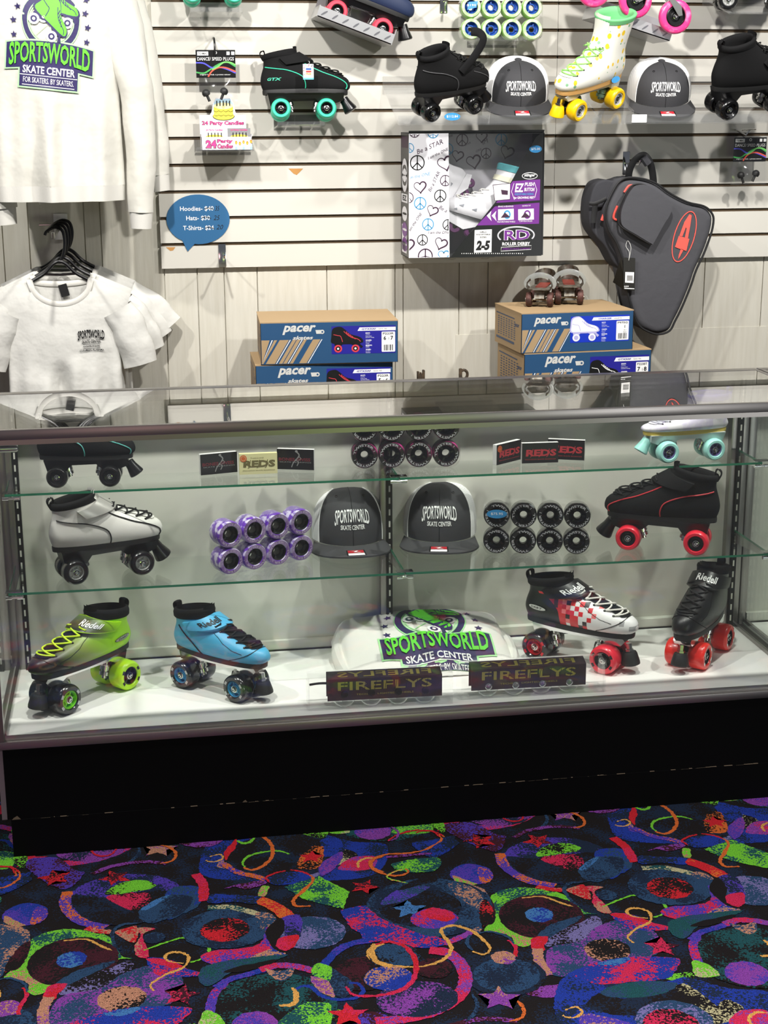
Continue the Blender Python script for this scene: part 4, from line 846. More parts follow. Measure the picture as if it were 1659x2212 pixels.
bracket('acrylic_bracket', 412, 524, 26, 'clear bracket under the teal wheeled skate cut by the top edge')
yq = YW-.125
F, R = at(708, 261, y=yq), at(610, 261, y=yq); s = (F-R).length/.142
tg = dict(zone=None)
def gtx_extra(t, S):
    mb = MB().mat(M_teal); mb.text('GTX', lambda x, y: S(-2.35+x*1.5, .26+y*1.6, .0012), width=.30, height=.05, shear=.25, bold=.02)
    mb.build('side_lettering', None, t, recalc=False, smooth=False)
    mb = MB().mat(M_teal); fn = lambda a, b: S(-1.12+a, .80+b, .0095)
    flat(mb, [(-.05, -.02), (.05, -.02), (.05, .02), (-.05, .02)], fn); flat(mb, [(.06, -.03), (.18, .0), (.06, .04)], fn); flat(mb, [(-.12, -.005), (-.05, -.005), (-.05, .008), (-.12, .008)], fn)
    mb.build('strap_emblem', None, t, recalc=False, smooth=False)
t, S = skate('roller_skate', 'black quad skate with teal piping and teal wheels on a clear bracket', (0, 0, 0), 0, boot=M_fab, lace=M_lace, strap=M_fab, tongue=M_fab, wheels=W_teal, wb=.142, tw=.088, stop=M_blackpl,
      side=-1, piping=P_SIDE, pipe_mat=M_teal, group='skates on the slatwall', hs=.9, extra=gtx_extra)
place(t, Matrix.Translation((F+R)/2+Vector((0, .042*s, .001))) @ Matrix.Rotation(rad(-4), 4, 'Z') @ Matrix.Rotation(rad(-9), 4, 'X') @ Matrix.Scale(s, 4))
def hang_tag(px, py, y, label, w=.030, h=.042):
    c = at(px, py, y=y); mb = MB(); fn = lambda d: (lambda a, b: c+Vector((a, d, b)))
    mb.mat(M_wht).box(c.x-w/2, c.x+w/2, c.y, c.y+.0008, c.z-h/2, c.z+h/2)
    mb.mat(pbr('tag_cyan', '6fc4e8', .5)); flat(mb, [(-w/2, -h/2), (w/2, -h/2), (w/2, -h*.38), (-w/2, -h*.38)], fn(-.0003))
    rnd = random.Random(2)
    for k in range(26):
        a, b = (rnd.uniform(-.5, .5)*w*.92, rnd.choice((.43, .36))*h) if k < 14 else (rnd.choice((-.45, -.4))*w, rnd.uniform(-.3, .45)*h)
        mb.mat((M_blk, M_redw, M_purcuff)[k % 3]); flat(mb, ellipse(a, b, .0012, .001, 6), fn(-.0004))
    mb.mat(pbr('tag_grey', 'cfcfd2', .5)); flat(mb, [(-w*.32, -h*.3), (w*.4, -h*.3), (w*.4, h*.28), (-w*.32, h*.28)], fn(-.0003))
    for k, (cl, yy) in enumerate((('2c5aa8', .12), ('c83a3a', -.04), ('d89a28', -.2))):
        mb.mat(pbr('tag_ink%d' % k, cl, .5))
        if k < 2: flat(mb, rrect(-w*.22, w*.28, h*yy, h*(yy+.11), w*.03), fn(-.0006))
        else: mb.text('FREE', lambda a, b: c+Vector((a+w*.03, -.0006, b+h*yy)), width=w*.5, height=h*.12, bold=.03)
    mb.mat(M_wht).tube(spline([c+Vector((0, -.0006, h*.45)), c+Vector((.004, -.002, h*.62)), c+Vector((.001, .010, h*.7))], 8), .0005, 5)
    return tag(mb.build('hang_tag', None, smooth=False), label, 'hang tag', 'white printed hang tags')
hang_tag(666, 155, yq-.028, 'white printed tag hanging on the skate with teal wheels')
hang_tag(1653, 170, 1.05, 'white printed tag hanging on the black skate at the right edge', .026, .040)
F, R = at(508, 14, y=yq), at(416, 12, y=yq); s = (F-R).length/.142
t, S = skate('roller_skate', 'teal wheeled quad skate on a bracket, cut off by the top of the photo', (0, 0, 0), 0, boot=M_fab, strap=M_fab, tongue=M_fab, wheels=W_teal, wb=.142, tw=.088, stop=None, side=-1, group='skates on the slatwall', hs=.9)
place(t, Matrix.Translation((F+R)/2+Vector((0, .042*s, .004))) @ Matrix.Rotation(rad(-9), 4, 'X') @ Matrix.Scale(s*.98, 4))
# silver diamond plate trays, tipped
M_tread = pbr('silver_card', 'c6c6c8', .32, .75); M_treadd = pbr('tread_mark', '8c8c92', .3, .8)
def tray(pA, pB, y, label, n, lipw=.03):
    A, B = at(*pA, y=y), at(*pB, y=y); d = B-A; L = hypot(d.x, d.z); M = Matrix.Translation(A) @ Matrix.Rotation(-atan2(d.z, d.x), 4, 'Y')
    t = thing('display_tray', label, 'display tray', group='silver treadplate trays'); mb = MB(); mb.M = M; w = .145
    mb.mat(M_tread).box(0, L, 0, .0025, -lipw, 0); mb.box(0, L, 0, w, -lipw, -lipw+.003); mb.box(-.0025, 0, 0, w, -lipw, .002); mb.box(L, L+.0025, 0, w, -lipw, .014)
    mb.box(0, L, w-.003, w, -lipw, .04)
    mb.mat(M_treadd)
    for k in range(n):
        c = (k+.5)/n*L; f = lambda a, b: (c+a*cos(.9 if k % 2 else .8)-b*.6, -.0012, -lipw/2+a*.75+b*.5)
        out = ellipse(0, 0, lipw*.36, lipw*.10, 12); m_ = len(out)
        mb.add([f(a, b) for a, b in out], [tuple(range(m_))])
    mb.build('tray', None, t, smooth=False); return t, M, L
t_, M, L = tray((693, 12), (852, 74), 1.16, 'silver treadplate tray holding the coral wheeled skate, top of the wall', 7)
t, S = skate('roller_skate', 'coral wheeled quad skate tipped in a silver tray, cut off by the top', (0, 0, 0), 0, boot=pbr('navy_boot', '1c2a4a', .6), strap=M_fab, tongue=M_fab, wheels=W_coral, wb=.142, tw=.088, stop=M_blackpl, side=-1, group='skates on the slatwall', hs=.9)
F, R = at(840, 55, y=1.16), at(750, 20, y=1.16); place(t, M @ Matrix.Translation((.118, .045, -.027)) @ Matrix.Scale(.97, 4))
M_pinkw = pbr('pink_wheel', 'f03c86', .3, coat=.3, noise=(40, 'ff8ab8', .5, .7))
t_, M, L = tray((1297, 14), (1452, 66), 1.12, 'silver treadplate tray under the pink wheeled inline skate', 7, .030)
t = thing('inline_skate', 'inline skate with large pink wheels and silver frame in a treadplate tray', 'inline skate')
W_pink = wheel_meshes('pink', M_pinkw, M_blackpl, 'spoke', r=.048, w=.024)
y0 = 1.095
for px, py in ((1283, -22), (1372, 2), (1458, 36)):
    p = at(px, py, y=y0); w = linked('wheel', W_pink[0], t, p); linked('hub', W_pink[1], w); linked('axle_nut', W_pink[2], w)
mb = MB()
P_ = [at(*q, y=y0) for q in ((1335, -40), (1368, -8), (1376, 6), (1395, -4), (1440, -2), (1462, 36), (1470, 34), (1468, 14), (1425, -30))]
for dy in (-.017, .014): mb.prism([(p.x, p.z) for p in P_], y0+dy, y0+dy+.003)
q_ = [at(*q, y=y0) for q in ((1240, -55), (1425, -30), (1418, -42), (1240, -66))]; mb.prism([(p.x, p.z) for p in q_], y0-.02, y0+.02)
mb.build('frame', M_alu, t, smooth=False)
mb = MB(); c = at(1330, -60, y=y0); SB = boot_fn(HIGH, 0, 1.0)
mb.M = Matrix.Translation(c) @ Matrix.Rotation(rad(20), 4, 'Y'); mb.grid(lambda i, j: SB(2*pi*i/32, j/12), 32, 12, cu=True); mb.build('boot', M_fab, t)
# wheel of a skate on a small clear shelf at the top right
bk = at(1630, 10, y=YW); fr = at(1545, 26, y=YW-.22)
slant_shelf(2.075, 2.5, 'small clear slanted shelf at the top right corner', (YW, bk.z+.015), (YW-.22, fr.z-.005), .006)
F, R = at(1700, 22, y=YW-.19), at(1567, 24, y=YW-.19); s = (F-R).length/.165
t, S = skate('roller_skate', 'quad skate with silver hubbed black wheels, cut off at the top right corner', (0, 0, 0), 0, boot=M_fab, strap=M_fab, tongue=M_fab, wheels=W_blackw, wb=.165, stop=None, side=-1, group='skates on the slatwall')
place(t, Matrix.Translation((F+R)/2+Vector((0, .042, .002))) @ Matrix.Rotation(rad(-8), 4, 'Z') @ Matrix.Scale(.92, 4))

# ------------------------------------------------------------ caps
M_felt = pbr('charcoal_twill', '39393b', .8, bump=.3, bscale=500); M_crown = pbr('dark_grey_twill', '333336', .75, bump=.3, bscale=600)
t = NT('white_mesh'); b = t.n('ShaderNodeBsdfPrincipled', i_Roughness=.7); t.l(b.outputs[0], t.out.inputs[0]); tc = t.n('ShaderNodeTexCoord')
v = t.n('ShaderNodeTexVoronoi', i_Scale=330.0, i_Randomness=.1); t.l(tc.outputs['Object'], v.inputs['Vector'])
t.l(t.ramp(v.outputs['Distance'], [(.2, 'c9c9cc'), (.42, 'f2f2f2')]), b.inputs['Base Color']); M_mesh = t.m
def sports_warp(fn, W, H):
    """the club's lettering: tall at both ends, arched along the top"""
    def g(x, y):
        e = min(1, abs(x)/(W/2)); k = y/H
        lo = -.30*e**3*H; hi = H*(.86+.14*(1-e*e)); return fn(x, lo+(hi-lo)*k)
    return g
def cap_tree(name, label):
    t = thing(name, label, 'cap', group='grey and white mesh back caps')
    a_, b_, hh = .087, .100, .118; SEAM = rad(57)
    def D(az, v, o=0):
        """az measured from the front (-y)"""
        th = v*pi/2; r = cos(th)**.62; z = hh*sin(th)**.80
        fx = 1+.06*v*(1-v)*max(0, cos(az)); lean = .012*sin(th)
        return Vector(((a_+o)*r*fx*sin(az)*(1+.10*abs(sin(az))*v*(1-v)), -(b_+o)*r*fx*cos(az)+lean, (z+o*sin(th))+.018))
    nz_ = [0, .06, .14, .24, .34, .44, .54, .64, .74, .83, .90, .95, .985, 1]
    mb = MB(); mb.grid(lambda i, j: D(lerp(-SEAM, SEAM, i/26), nz_[j]), 26, 13); mb.grid(lambda i, j: D(lerp(SEAM, -SEAM, i/26), nz_[j], -.002), 26, 13); mb.build('front_panel', M_crown, t)
    mb = MB(); mb.grid(lambda i, j: D(lerp(SEAM, 2*pi-SEAM, i/30), nz_[j], -.0005), 30, 13); mb.build('mesh_back', M_mesh, t)
    mb = MB()
    for s in (1, -1): mb.tube([D(s*SEAM, k/20, .0008) for k in range(20)], .0014, 5)
    mb.build('seam_piping', M_wht, t)
    mb = MB(); mb.tube([D(0, k/20, .0003) for k in range(20)], .0006, 4); mb.build('centre_seam', M_blk, t)
    mb = MB(); mb.M = Matrix.Translation(D(0, 1)+Vector((0, 0, -.001))); mb.lathe([(.010, -.002), (.010, .002), (.007, .0045), (0, .005)], 'z', 16); mb.build('button', M_crown, t)
    mb = MB()
    for s in (1, -1):
        p = D(s*rad(32), .66, .0004); n = (D(s*rad(32), .66, .01)-p).normalized(); u, w = ortho(n)
        mb.tube([p+(u*cos(2*pi*k/12)+w*sin(2*pi*k/12))*.0028 for k in range(12)], .0009, 5, closed=True)
    mb.build('eyelets', M_blk, t)
    # brim
    def B(i, j, o):
        az = lerp(-rad(72), rad(72), i/28); f = j/8; p = D(az, 0)
        ext = .066*cos(az*1.05)**.5 if abs(az*1.05) < pi/2 else 0
        q = Vector((p.x*(1+.12*f), p.y-ext*f, .0155-.006*f-.024*(abs(p.x)/.09)**2*(.25+.75*f)*.6)); return q+Vector((0, 0, o))
    mb = MB(); mb.grid(lambda i, j: B(i, j, .0022), 28, 8); mb.grid(lambda i, j: B(28-i, j, -.0016), 28, 8); mb.grid(lambda i, j: B(i, 8, (-.0016, .0022)[j]), 28, 1)
    br = mb.build('brim', M_felt, t, angle=50)
    mb = MB().mat(M_blk); bf = lambda a, b, o: (lambda p: Vector((p.x, p.y, p.z+o)))(B(14+a/.0062, 8*b, .0022))
    st = lambda o: (lambda x, y: bf(x, lerp(.92, .42, y), o))
    flat(mb, [(-.016, 0), (.016, 0), (.016, 1), (-.016, 1)], st(.0004)); mb.mat(M_wht); flat(mb, [(-.0135, .06), (.0135, .06), (.0135, .42), (-.0135, .42)], st(.0007))
    mb.mat(pbr('sticker_red', 'b3202c', .5)); flat(mb, [(-.0135, .46), (.0135, .46), (.0135, .94), (-.0135, .94)], st(.0007))
    mb.mat(M_wht); stroke(mb, [(-.007, .80), (.003, .86), (-.002, .66), (.007, .55)], .004, lambda x, y: bf(x, lerp(.92, .42, y), .001))
    mb.build('brim_sticker', None, br, recalc=False, smooth=False)
    mb = MB().mat(M_wht); H = .022
    def lf(x, y):
        v = .24+y*9.2; return D(math.asin(max(-.95, min(.95, x/.096))), v, .0012)
    W = .090
    mb.text('SPORTSWORLD', sports_warp(lambda x, y: lf(x, y), W, .0205), width=W, height=.0205, bold=.012, sub=1)
    mb.text('SKATE CENTER', lambda x, y: lf(x, y-.0100), width=W*.68, height=.0062, bold=.02)
    mb.build('crown_lettering', None, t, recalc=False, smooth=False)
    return t
c0 = cap_tree('baseball_cap', 'grey cap with white mesh on the lower glass shelf, left of the shelf joint')
def put_cap(o, label, px, py, loc_fn, rz, sc, rx=0, M=None):
    o['label'] = label; p = loc_fn(px, py); o.location = p if rx else p+Matrix.Rotation(rad(rz), 3, 'Z') @ Vector((0, .160*sc/1.05, .0005)); o.rotation_euler = (rad(rx), 0, rad(rz)); o.scale = (sc*1.10, sc, sc*.86) if rx else (sc,)*3
put_cap(c0, c0['label'], 771, 1210, lambda x, y: at(x, y, z=S2), 0, 1.11)
put_cap(copy_tree(c0), 'grey cap with white mesh on the lower glass shelf, right of the shelf joint', 948, 1202, lambda x, y: at(x, y, z=S2), -12, 1.11)
for (px, py), lb in (((1140, 256), 'grey mesh back cap on the clear wall shelf beside the pineapple skate'), ((1454, 257), 'grey mesh back cap on the right clear wall shelf beside the paper label')):
    c = copy_tree(c0); p = onshelf(px, py); n = Vector((0, -.103, .27)).normalized()
    put_cap(c, lb, px, py, lambda x, y: p+Vector((0, .27, .103)).normalized()*.150, -6, .98, rx=math.degrees(SLOPE))
sticker('price_sticker', 'blue price sticker on the clear shelf beneath the black suede skate', 977, 252, SHF[0]-.0025, '$112.84', .046, .021)
sticker('price_sticker', 'blue price sticker under the heel of the pineapple skate', 1330, 172, 1.085, '', .026, .017, '2a6aa4', tilt=.45)
sticker('price_sticker', 'blue price sticker on the side of the black skate at the right edge', 1578, 189, 1.055, '$158.26', .040, .024)
c = at(1381, 256, y=SHF[0]-.002); mb = MB().mat(M_wht).box(c.x-.022, c.x+.022, c.y-.0006, c.y, c.z-.011, c.z+.011); mb.mat(pbr('tag_ink_grey', '77777a', .6))
for k, tx in enumerate(('Adjustable', 'Snapback Cap')): mb.text(tx, lambda x, y: Vector((c.x+x, c.y-.0009, c.z+.002-k*.008+y)), width=.028, height=.004)
tag(mb.build('shelf_label', None, smooth=False), 'small white paper label on the lip of the right clear shelf', 'label')
# ------------------------------------------------------------ packs of wheels in shrink wrap
def pack_wheel(key, tire, hub, face, ink, txt='TWISTER', r=.031, w=.036):
    """a loose wheel, its front face towards -y, with lettering round the face"""
    h = w/2; ri = r*.63
    mb = MB().mat(tire); mb.lathe([(ri, -h+.002), (ri+.001, -h)], 'y', 36)
    mb.lathe([(r*.93, -h), (r*.99, -h+.004), (r, -h+.008), (r, h-.006), (r*.95, h), (ri, h)], 'y', 36)
    mb.mat(face).lathe([(ri+.001, -h), (r*.93, -h)], 'y', 36)
    if ink:
        mb.mat(ink); L = 2.35
        for a0 in (pi/2, -pi/2):
            def fn(x, y): a = a0-x; q = r*.70+y; return Vector((q*cos(a), -h-.0004, q*sin(a)))
            mb.text(txt, fn, width=L, height=r*.17, bold=.015)
            flat(mb, [(L/2+.20, .0), (L/2+.24, .0), (L/2+.24, r*.17), (L/2+.20, r*.17)], fn)
    o = mb.build('t', angle=50); me = o.data; bpy.data.objects.remove(o)
    mb = MB().mat(hub); bo = r*.27
    mb.lathe([(ri, -h+.002), (ri*.96, -h+.014), (ri*.72, -h+.017), (ri*.62, -h+.013), (bo, -h+.012), (bo, h-.012), (ri*.62, h-.012), (ri*.92, h-.01), (ri, h)], 'y', 32)
    for k in range(3):
        mb.M = Matrix.Rotation(2*pi*k/3+.4, 4, 'Y'); mb.box(ri*.55, ri*.97, -h+.010, -h+.016, -.002, .002)
    o = mb.build('h', angle=50); mh = o.data; bpy.data.objects.remove(o); return me, mh
def wheel_pack(label, origin, rz, pitch, wm, wrap=True, rx=0, sticker_=None, dz=0):
    """origin: floor point under the middle of the front row faces"""
    k = pitch/.0625; t = thing('wheel_pack', label, 'wheel pack', origin, (rad(rx), 0, rad(rz)), 'shrink wrapped packs of eight wheels', k); p = .0625
    for j in range(2):
        for i in range(4):
            w = linked('wheel', wm[0], t, ((i-1.5)*p, .018, .031+j*p)); w.rotation_euler = (0, random.uniform(-.7, .7), 0); linked('hub', wm[1], w)
    if wrap:
        mb = MB(); out = rrect(-2*p-.0005, 2*p+.0005, -.0003, 2*p+.0005, .022, 5); n = len(out)
        mb.add([(a, -.0012, b) for a, b in out]+[(a, .038, b) for a, b in out], [(i, (i+1) % n, (i+1) % n+n, i+n) for i in range(n)])
        mb.build('shrink_wrap', M_wrap, t)
    if sticker_:
        mb = MB().mat(pbr('blue_sticker', '2f86c0', .45)); c = Vector((-1.5*p, -.0016, .031+p+.004)); fn = lambda a, b: c+Vector((a, 0, b))
        flat(mb, ellipse(0, 0, .024, .0105) if sticker_[1] else [(-.013, -.013), (.015, -.006), (.020, .012), (-.008, .010)], fn)
        mb.mat(M_wht).text(sticker_[0], lambda a, b: c+Vector((a, -.0003, b-.003)), width=.028, height=.0066)
        mb.build('price_sticker', None, t, recalc=False, smooth=False)
    return t
def swirl(name, ca, cb, sc=60, lo=.45, hi=.55, rough=.3): return pbr(name, ca, rough, noise=(sc, cb, lo, hi), coat=.3)
M_ink = pbr('pale_ink', 'b8b8bc', .5)
pk = pack_wheel('pinkblack', swirl('pink_black_urethane', '1a1016', 'b83a80', 45, .48, .66), M_blackpl, swirl('maroon_face', '140c10', '5a2040', 60, .5, .75), M_ink)
pp = pack_wheel('purple', swirl('purple_white_urethane', '6a38b0', 'd8d0e8', 55, .47, .56), pbr('charcoal_hub', '2a2c2e', .45), swirl('purple_face', '7a5a94', '9c84b0', 60), pbr('mauve_ink', 'b9a8c6', .5), w=.046)
pb = pack_wheel('black', swirl('smoke_urethane', '0c0c0e', '6f7476', 50, .55, .72, .2), M_blackpl, pbr('black_face', '121214', .35), M_ink)
pg = pack_wheel('green', swirl('green_urethane', '8fc060', 'b8d890', 50, .4, .6), pbr('deep_blue_hub', '1c4a9a', .4), swirl('pale_green_face', '9db486', 'c4cdb4', 80, .4, .6), None)
A, B = at(788, 1013, z=S1), at(964, 1009, z=S1); wheel_pack('black and pink wheels in shrink wrap on upper shelf under the top rail', (A+B)/2, math.degrees(atan2(B.y-A.y, B.x-A.x)), (B-A).length/3, pk)
A, B = at(494, 1237.5, z=S2), at(656, 1213, z=S2); wheel_pack('purple and white marbled wheels in shrink wrap on lower glass shelf', (A+B)/2, math.degrees(atan2(B.y-A.y, B.x-A.x))+7, (B-A).length/3, pp)
A, B = at(1072, 1196.5, z=S2), at(1245, 1198.5, z=S2); wheel_pack('black wheels in shrink wrap with blue price sticker on lower glass shelf', (A+B)/2, math.degrees(atan2(B.y-A.y, B.x-A.x)), (B-A).length/3, pb, sticker_=('$75.95', True))
A, B = at(1018.7, 86, y=1.19), at(1150.4, 85, y=1.19); wheel_pack('green wheels with blue hubs in shrink wrap at the top of the wall', (A+B)/2, 0, (B-A).length/3, pg, rx=-5, sticker_=('$190', False))
bracket('acrylic_bracket', 1030, 1140, 88, 'clear bracket under the green wheel pack', .13)

# ------------------------------------------------------------ bearing boxes on the upper shelf
def bearing_box(label, A, B, kind):
    A, B = Vector(A), Vector(B); d = B-A; h = atan2(d.y, d.x); L = .094; H = .052; D = .014
    o0 = (A+B)/2; mb = MB(); body = {'cream': pbr('cream_card', 'ded9a2', .5), 'black': pbr('black_card', '14110f', .3)}['cream' if kind == 'cream' else 'black']
    mb.mat(body).box(-L/2, L/2, 0, .001, 0, H); mb.mat(pbr('white_card', 'dcdcd8', .5) if kind != 'cream' else body).box(-L/2, L/2, .001, D, 0, H, .0008)
    f = lambda dx, dz, o=.0004: (lambda x, y: Vector((dx+x, -o, dz+y)))
    if kind in ('cream', 'red'):
        mb.mat(pbr('gold_ink', '6a6238', .5) if kind == 'cream' else pbr('red_ink', 'b03038', .5))
        mb.text('REDS', f(.002, H*.34), width=L*.84, height=H*.34, bold=.045, shear=.05)
        for x in (-.026, -.004, .016): stroke(mb, [(x, H*.30), (x+.004, H*.36), (x+.007, H*.70)], .0016, f(0, 0, .0005))
        mb.text('PRECISION SKATE BEARINGS', f(.001, H*.16), width=L*.84, height=H*.05)
        if kind == 'cream': mb.text('GENUINE', f(0, H*.76), width=L*.3, height=H*.05); stroke(mb, [(-L*.2, H*.80), (-L*.17, H*.80)], .001, f(0, 0))
    else:
        mb.mat(pbr('dim_red_ink', '6a2028', .5)).text('BONES SWISS', f(-.002, H*.42), width=L*.86, height=H*.16, bold=.03)
        mb.mat(pbr('bone_grey', '8f8f8c', .5)).text('SKATE BEARINGS', f(0, H*.34), width=L*.86, height=H*.05)
        for pts, w in (([(.004, .045), (.010, .038), (.006, .030), (.000, .024)], .003), ([(.000, .024), (.008, .020), (.004, .010)], .0022), ([(.000, .024), (-.006, .016), (-.010, .006)], .0022), ([(.008, .036), (.014, .028), (.006, .024)], .0016)): stroke(mb, [(a, b) for a, b in pts], w, f(0, 0), 10)
        flat(mb, ellipse(.003, .047, .0035, .003, 12), f(0, 0))
    if kind in ('cream', 'redsticker') or label.startswith('black bearing box turned'):
        mb.mat(pbr('orange_seal', 'd0622a', .5)); flat(mb, ellipse(-L*.39, H*.78, .0085, .0085, 20), f(0, 0, .0007)); mb.mat(body); ringf(mb, -L*.39, H*.78, .0055, .0055, .0008, f(0, 0, .0009))
    o = mb.build('bearing_box', None, smooth=False, recalc=False); o.location = o0; o.rotation_euler = (0, 0, h)
    return tag(o, label, 'bearing box', 'bearing boxes on the upper glass shelf')
Z = lambda x, y: at(x, y, z=S1)
bearing_box('black bearing box with skeleton figure, left of the cream box', Z(430, 1027.5), Z(517, 1019), 'bones')
bearing_box('cream bearing box with dark gold letters between two black boxes', Z(510, 1026), Z(607, 1022), 'cream')
bearing_box('black bearing box with skeleton figure, right of and behind the cream box', Z(593, 1013), Z(684, 1016), 'bones')
bearing_box('black bearing box turned aside showing its white end', Z(1076, 1004.5), Z(1122, 993), 'red')
bearing_box('black bearing box with red letters standing in front of two others', Z(1121, 1001.5), Z(1212, 998.5), 'red')
bearing_box('black bearing box with red letters and white edges, behind the right of its trio', Z(1178, 991), Z(1267, 995), 'red')

# ------------------------------------------------------------ the club's logo
M_navy = pbr('print_navy', '241a52', .6); M_green2 = pbr('print_green', '5fd62c', .6); M_pale = pbr('print_pale_green', 'a8e6a0', .6)
def skate2d(mb, fn, boot, trim, wheel, hub, o=.0, sc=1.0, ink=None):
    """side view of a quad skate as flat shapes; toe to +x, about 1 wide"""
    g = lambda k: (lambda x, y: fn(x*sc, y*sc, o+k))
    if ink: mb.mat(ink); flat(mb, [(p.x*1.10, (p.y-.3)*1.12+.3) for p in spline([(-.42, .10, 0), (-.44, .30, 0), (-.40, .52, 0), (-.20, .58, 0), (-.06, .50, 0), (.10, .36, 0), (.34, .28, 0), (.44, .20, 0), (.42, .10, 0), (0, .08, 0)], 40, True)], g(.4))
    mb.mat(boot); flat(mb, [(p.x, p.y) for p in spline([(-.42, .10, 0), (-.44, .30, 0), (-.40, .52, 0), (-.20, .58, 0), (-.06, .50, 0), (.10, .36, 0), (.34, .28, 0), (.44, .20, 0), (.42, .10, 0), (0, .08, 0)], 40, True)], g(1))
    mb.mat(trim); stroke(mb, [(-.42, .36), (-.30, .33), (-.20, .30), (-.14, .12)], .018, g(2), 14); stroke(mb, [(-.10, .46), (.10, .28), (.34, .20), (.42, .12)], .018, g(2), 14)
    for k in range(5): stroke(mb, [(-.02+k*.06, .45-k*.05), (.02+k*.06, .34-k*.035)], .022, g(2.2))
    mb.mat(ink or trim); flat(mb, [(-.40, .09), (.42, .09), (.40, .02), (.20, .0), (.12, .04), (-.14, .04), (-.20, -.02), (-.38, -.02)], g(1.5))
    flat(mb, [(.40, .04), (.50, -.04), (.44, -.10), (.36, .0)], g(1.4))
    for x in (-.28, .26):
        mb.mat(wheel); flat(mb, ellipse(x, -.10, .125, .125), g(2)); mb.mat(ink or trim); flat(mb, ellipse(x, -.10, .075, .075), g(3)); mb.mat(hub); flat(mb, ellipse(x, -.10, .035, .035, 12), g(4))
def club_logo(mb, fn, circle=True):
    """fn(x, y, layer); the banner is 1 wide, centred near y = 0"""
    L = lambda k: (lambda x, y: fn(x, y, k))
    arch = lambda x, y: (x, y+.05*(1-(x/.5)**2))
    def ban(g):
        top = [arch(-.5-g+(1+2*g)*k/14, .13+g) for k in range(15)]; r = [(.5+g, -.16-g), (.33+g, -.16-g+.03)] if False else [(.5+g, -.15-g), (.335+g, -.13-g)]
        return top+r+[(.335+g, -.335-g), (-.335-g, -.335-g), (-.335-g, -.13-g), (-.5-g, -.15-g)]
    def fill(out, k):                                          # many-sided shape cut into strips so that it follows the cloth
        bm = bmesh.new(); f = bm.faces.new([bm.verts.new((a, b, 0)) for a, b in out])
        bmesh.ops.triangulate(bm, faces=[f])
        for _ in range(5): bmesh.ops.subdivide_edges(bm, edges=[e for e in bm.edges if e.calc_length() > .06], cuts=1); bmesh.ops.triangulate(bm, faces=bm.faces)
        for v in bm.verts: v.co = fn(v.co.x, v.co.y, k)
        mb.bm(bm)
    if circle:
        mb.mat(M_pale); ringf(mb, 0, .40, .292, .292, .085, L(.4), 40); mb.mat(M_navy); ringf(mb, 0, .40, .292, .292, .06, L(1), 40)
        mb.mat(M_pale); ringf(mb, 0, .40, .235, .235, .012, L(1), 36)
        for k in range(8): stroke(mb, [(.06*cos(k*pi/4), .40+.06*sin(k*pi/4)), (.235*cos(k*pi/4), .40+.235*sin(k*pi/4))], .010, L(1), 4)
        for cx, cy, rot, k0 in ((.06, .47, -.15, 1), (-.05, .36, -.72, 4.5)):
            g = lambda x, y, l: fn(cx+(x*cos(rot)-y*sin(rot))*.52, cy+(x*sin(rot)+y*cos(rot))*.52, k0+l)
            skate2d(mb, g, M_green2, M_navy, M_wht, M_wht, 0, .95, M_navy)
        mb.mat(M_navy)
        for s in (-1, 1):
            for x, y in ((.37, .53), (.42, .38), (.42, .22), (.36, .68)): flat(mb, star(s*x, y, .042, 90-s*8), L(1))
    mb.mat(M_pale); fill(ban(.018), 2); mb.mat(M_navy); fill(ban(0), 3)
    W, H = .93, .225
    mb.mat(M_green2); mb.text('SPORTSWORLD', sports_warp(lambda x, y: fn(x, y-.058, 13.5), W, H), width=W, height=H, bold=.022, sub=1)
    mb.mat(M_wht); mb.text('SKATE CENTER', lambda x, y: fn(x, y-.185, 5.5), width=.60, height=.085, bold=.02, sub=2)
    mb.text('FOR SKATERS. BY SKATERS.', lambda x, y: fn(x, y-.288, 5.5), width=.58, height=.060, sub=1)
    for y, w in ((-.205, .33), (-.315, .30)): stroke(mb, [(-w+2*w*k/10, y) for k in range(11)], .008, L(5.5))

# ------------------------------------------------------------ folded sweatshirt on the case floor
M_cotton = pbr('white_fleece', 'e6e4dc', .85, bump=.25, bscale=260, sheen=.2)
t = thing('folded_sweatshirt', 'white sweatshirt with green and purple club print folded on the case floor', 'sweatshirt')
A, B = at(742, 1463, z=DECK), at(1118, 1440, z=DECK); xm, ym = (A.x+B.x)/2, (A.y+B.y)/2-.030; hw = (B-A).length/2*.98; dep = .235
rzs = atan2(B.y-A.y, B.x-A.x)
def FS(a, b):
    """a: -1..1 across, b: 0..1 front to back over the top"""
    x = a*hw; y = -.004+b*dep
    edge = max(0, 1-abs(a)**7)**.5
    z = (.016+.078*b**.85+.014*sin(b*pi)-.012*a*a*(1-b)+.006*sin(a*9+b*4)*(1-.6*b)+.010*max(0, b-.6)*cos(a*5))*(.35+.65*edge)
    z *= min(1, .45+b*7)
    c, s = cos(rzs), sin(rzs); return Vector((xm+x*c-y*s, ym+x*s+y*c, DECK+z))
mb = MB(); NA, NB = 44, 20
mb.grid(lambda i, j: FS(i/NA*2-1, j/NB), NA, NB)
def edge(k, f):
    q = [FS(i/NA*2-1, 0) for i in range(NA+1)]+[FS(1, j/NB) for j in range(1, NB+1)]+[FS(1-i/NA*2, 1) for i in range(1, NA+1)]+[FS(-1, 1-j/NB) for j in range(1, NB)]
    p = q[k % len(q)]; c = Vector((xm, ym+dep/2, 0)); d = Vector((p.x-c.x, p.y-c.y, 0)).normalized()
    return Vector((p.x, p.y, lerp(p.z, DECK+.001, f)))+d*.012*sin(pi*f)
n_ = 2*NA+2*NB; mb.grid(lambda i, j: edge(i, j/5), n_, 5, cu=True)
mb.build('body', M_cotton, t, weld=True, angle=80)
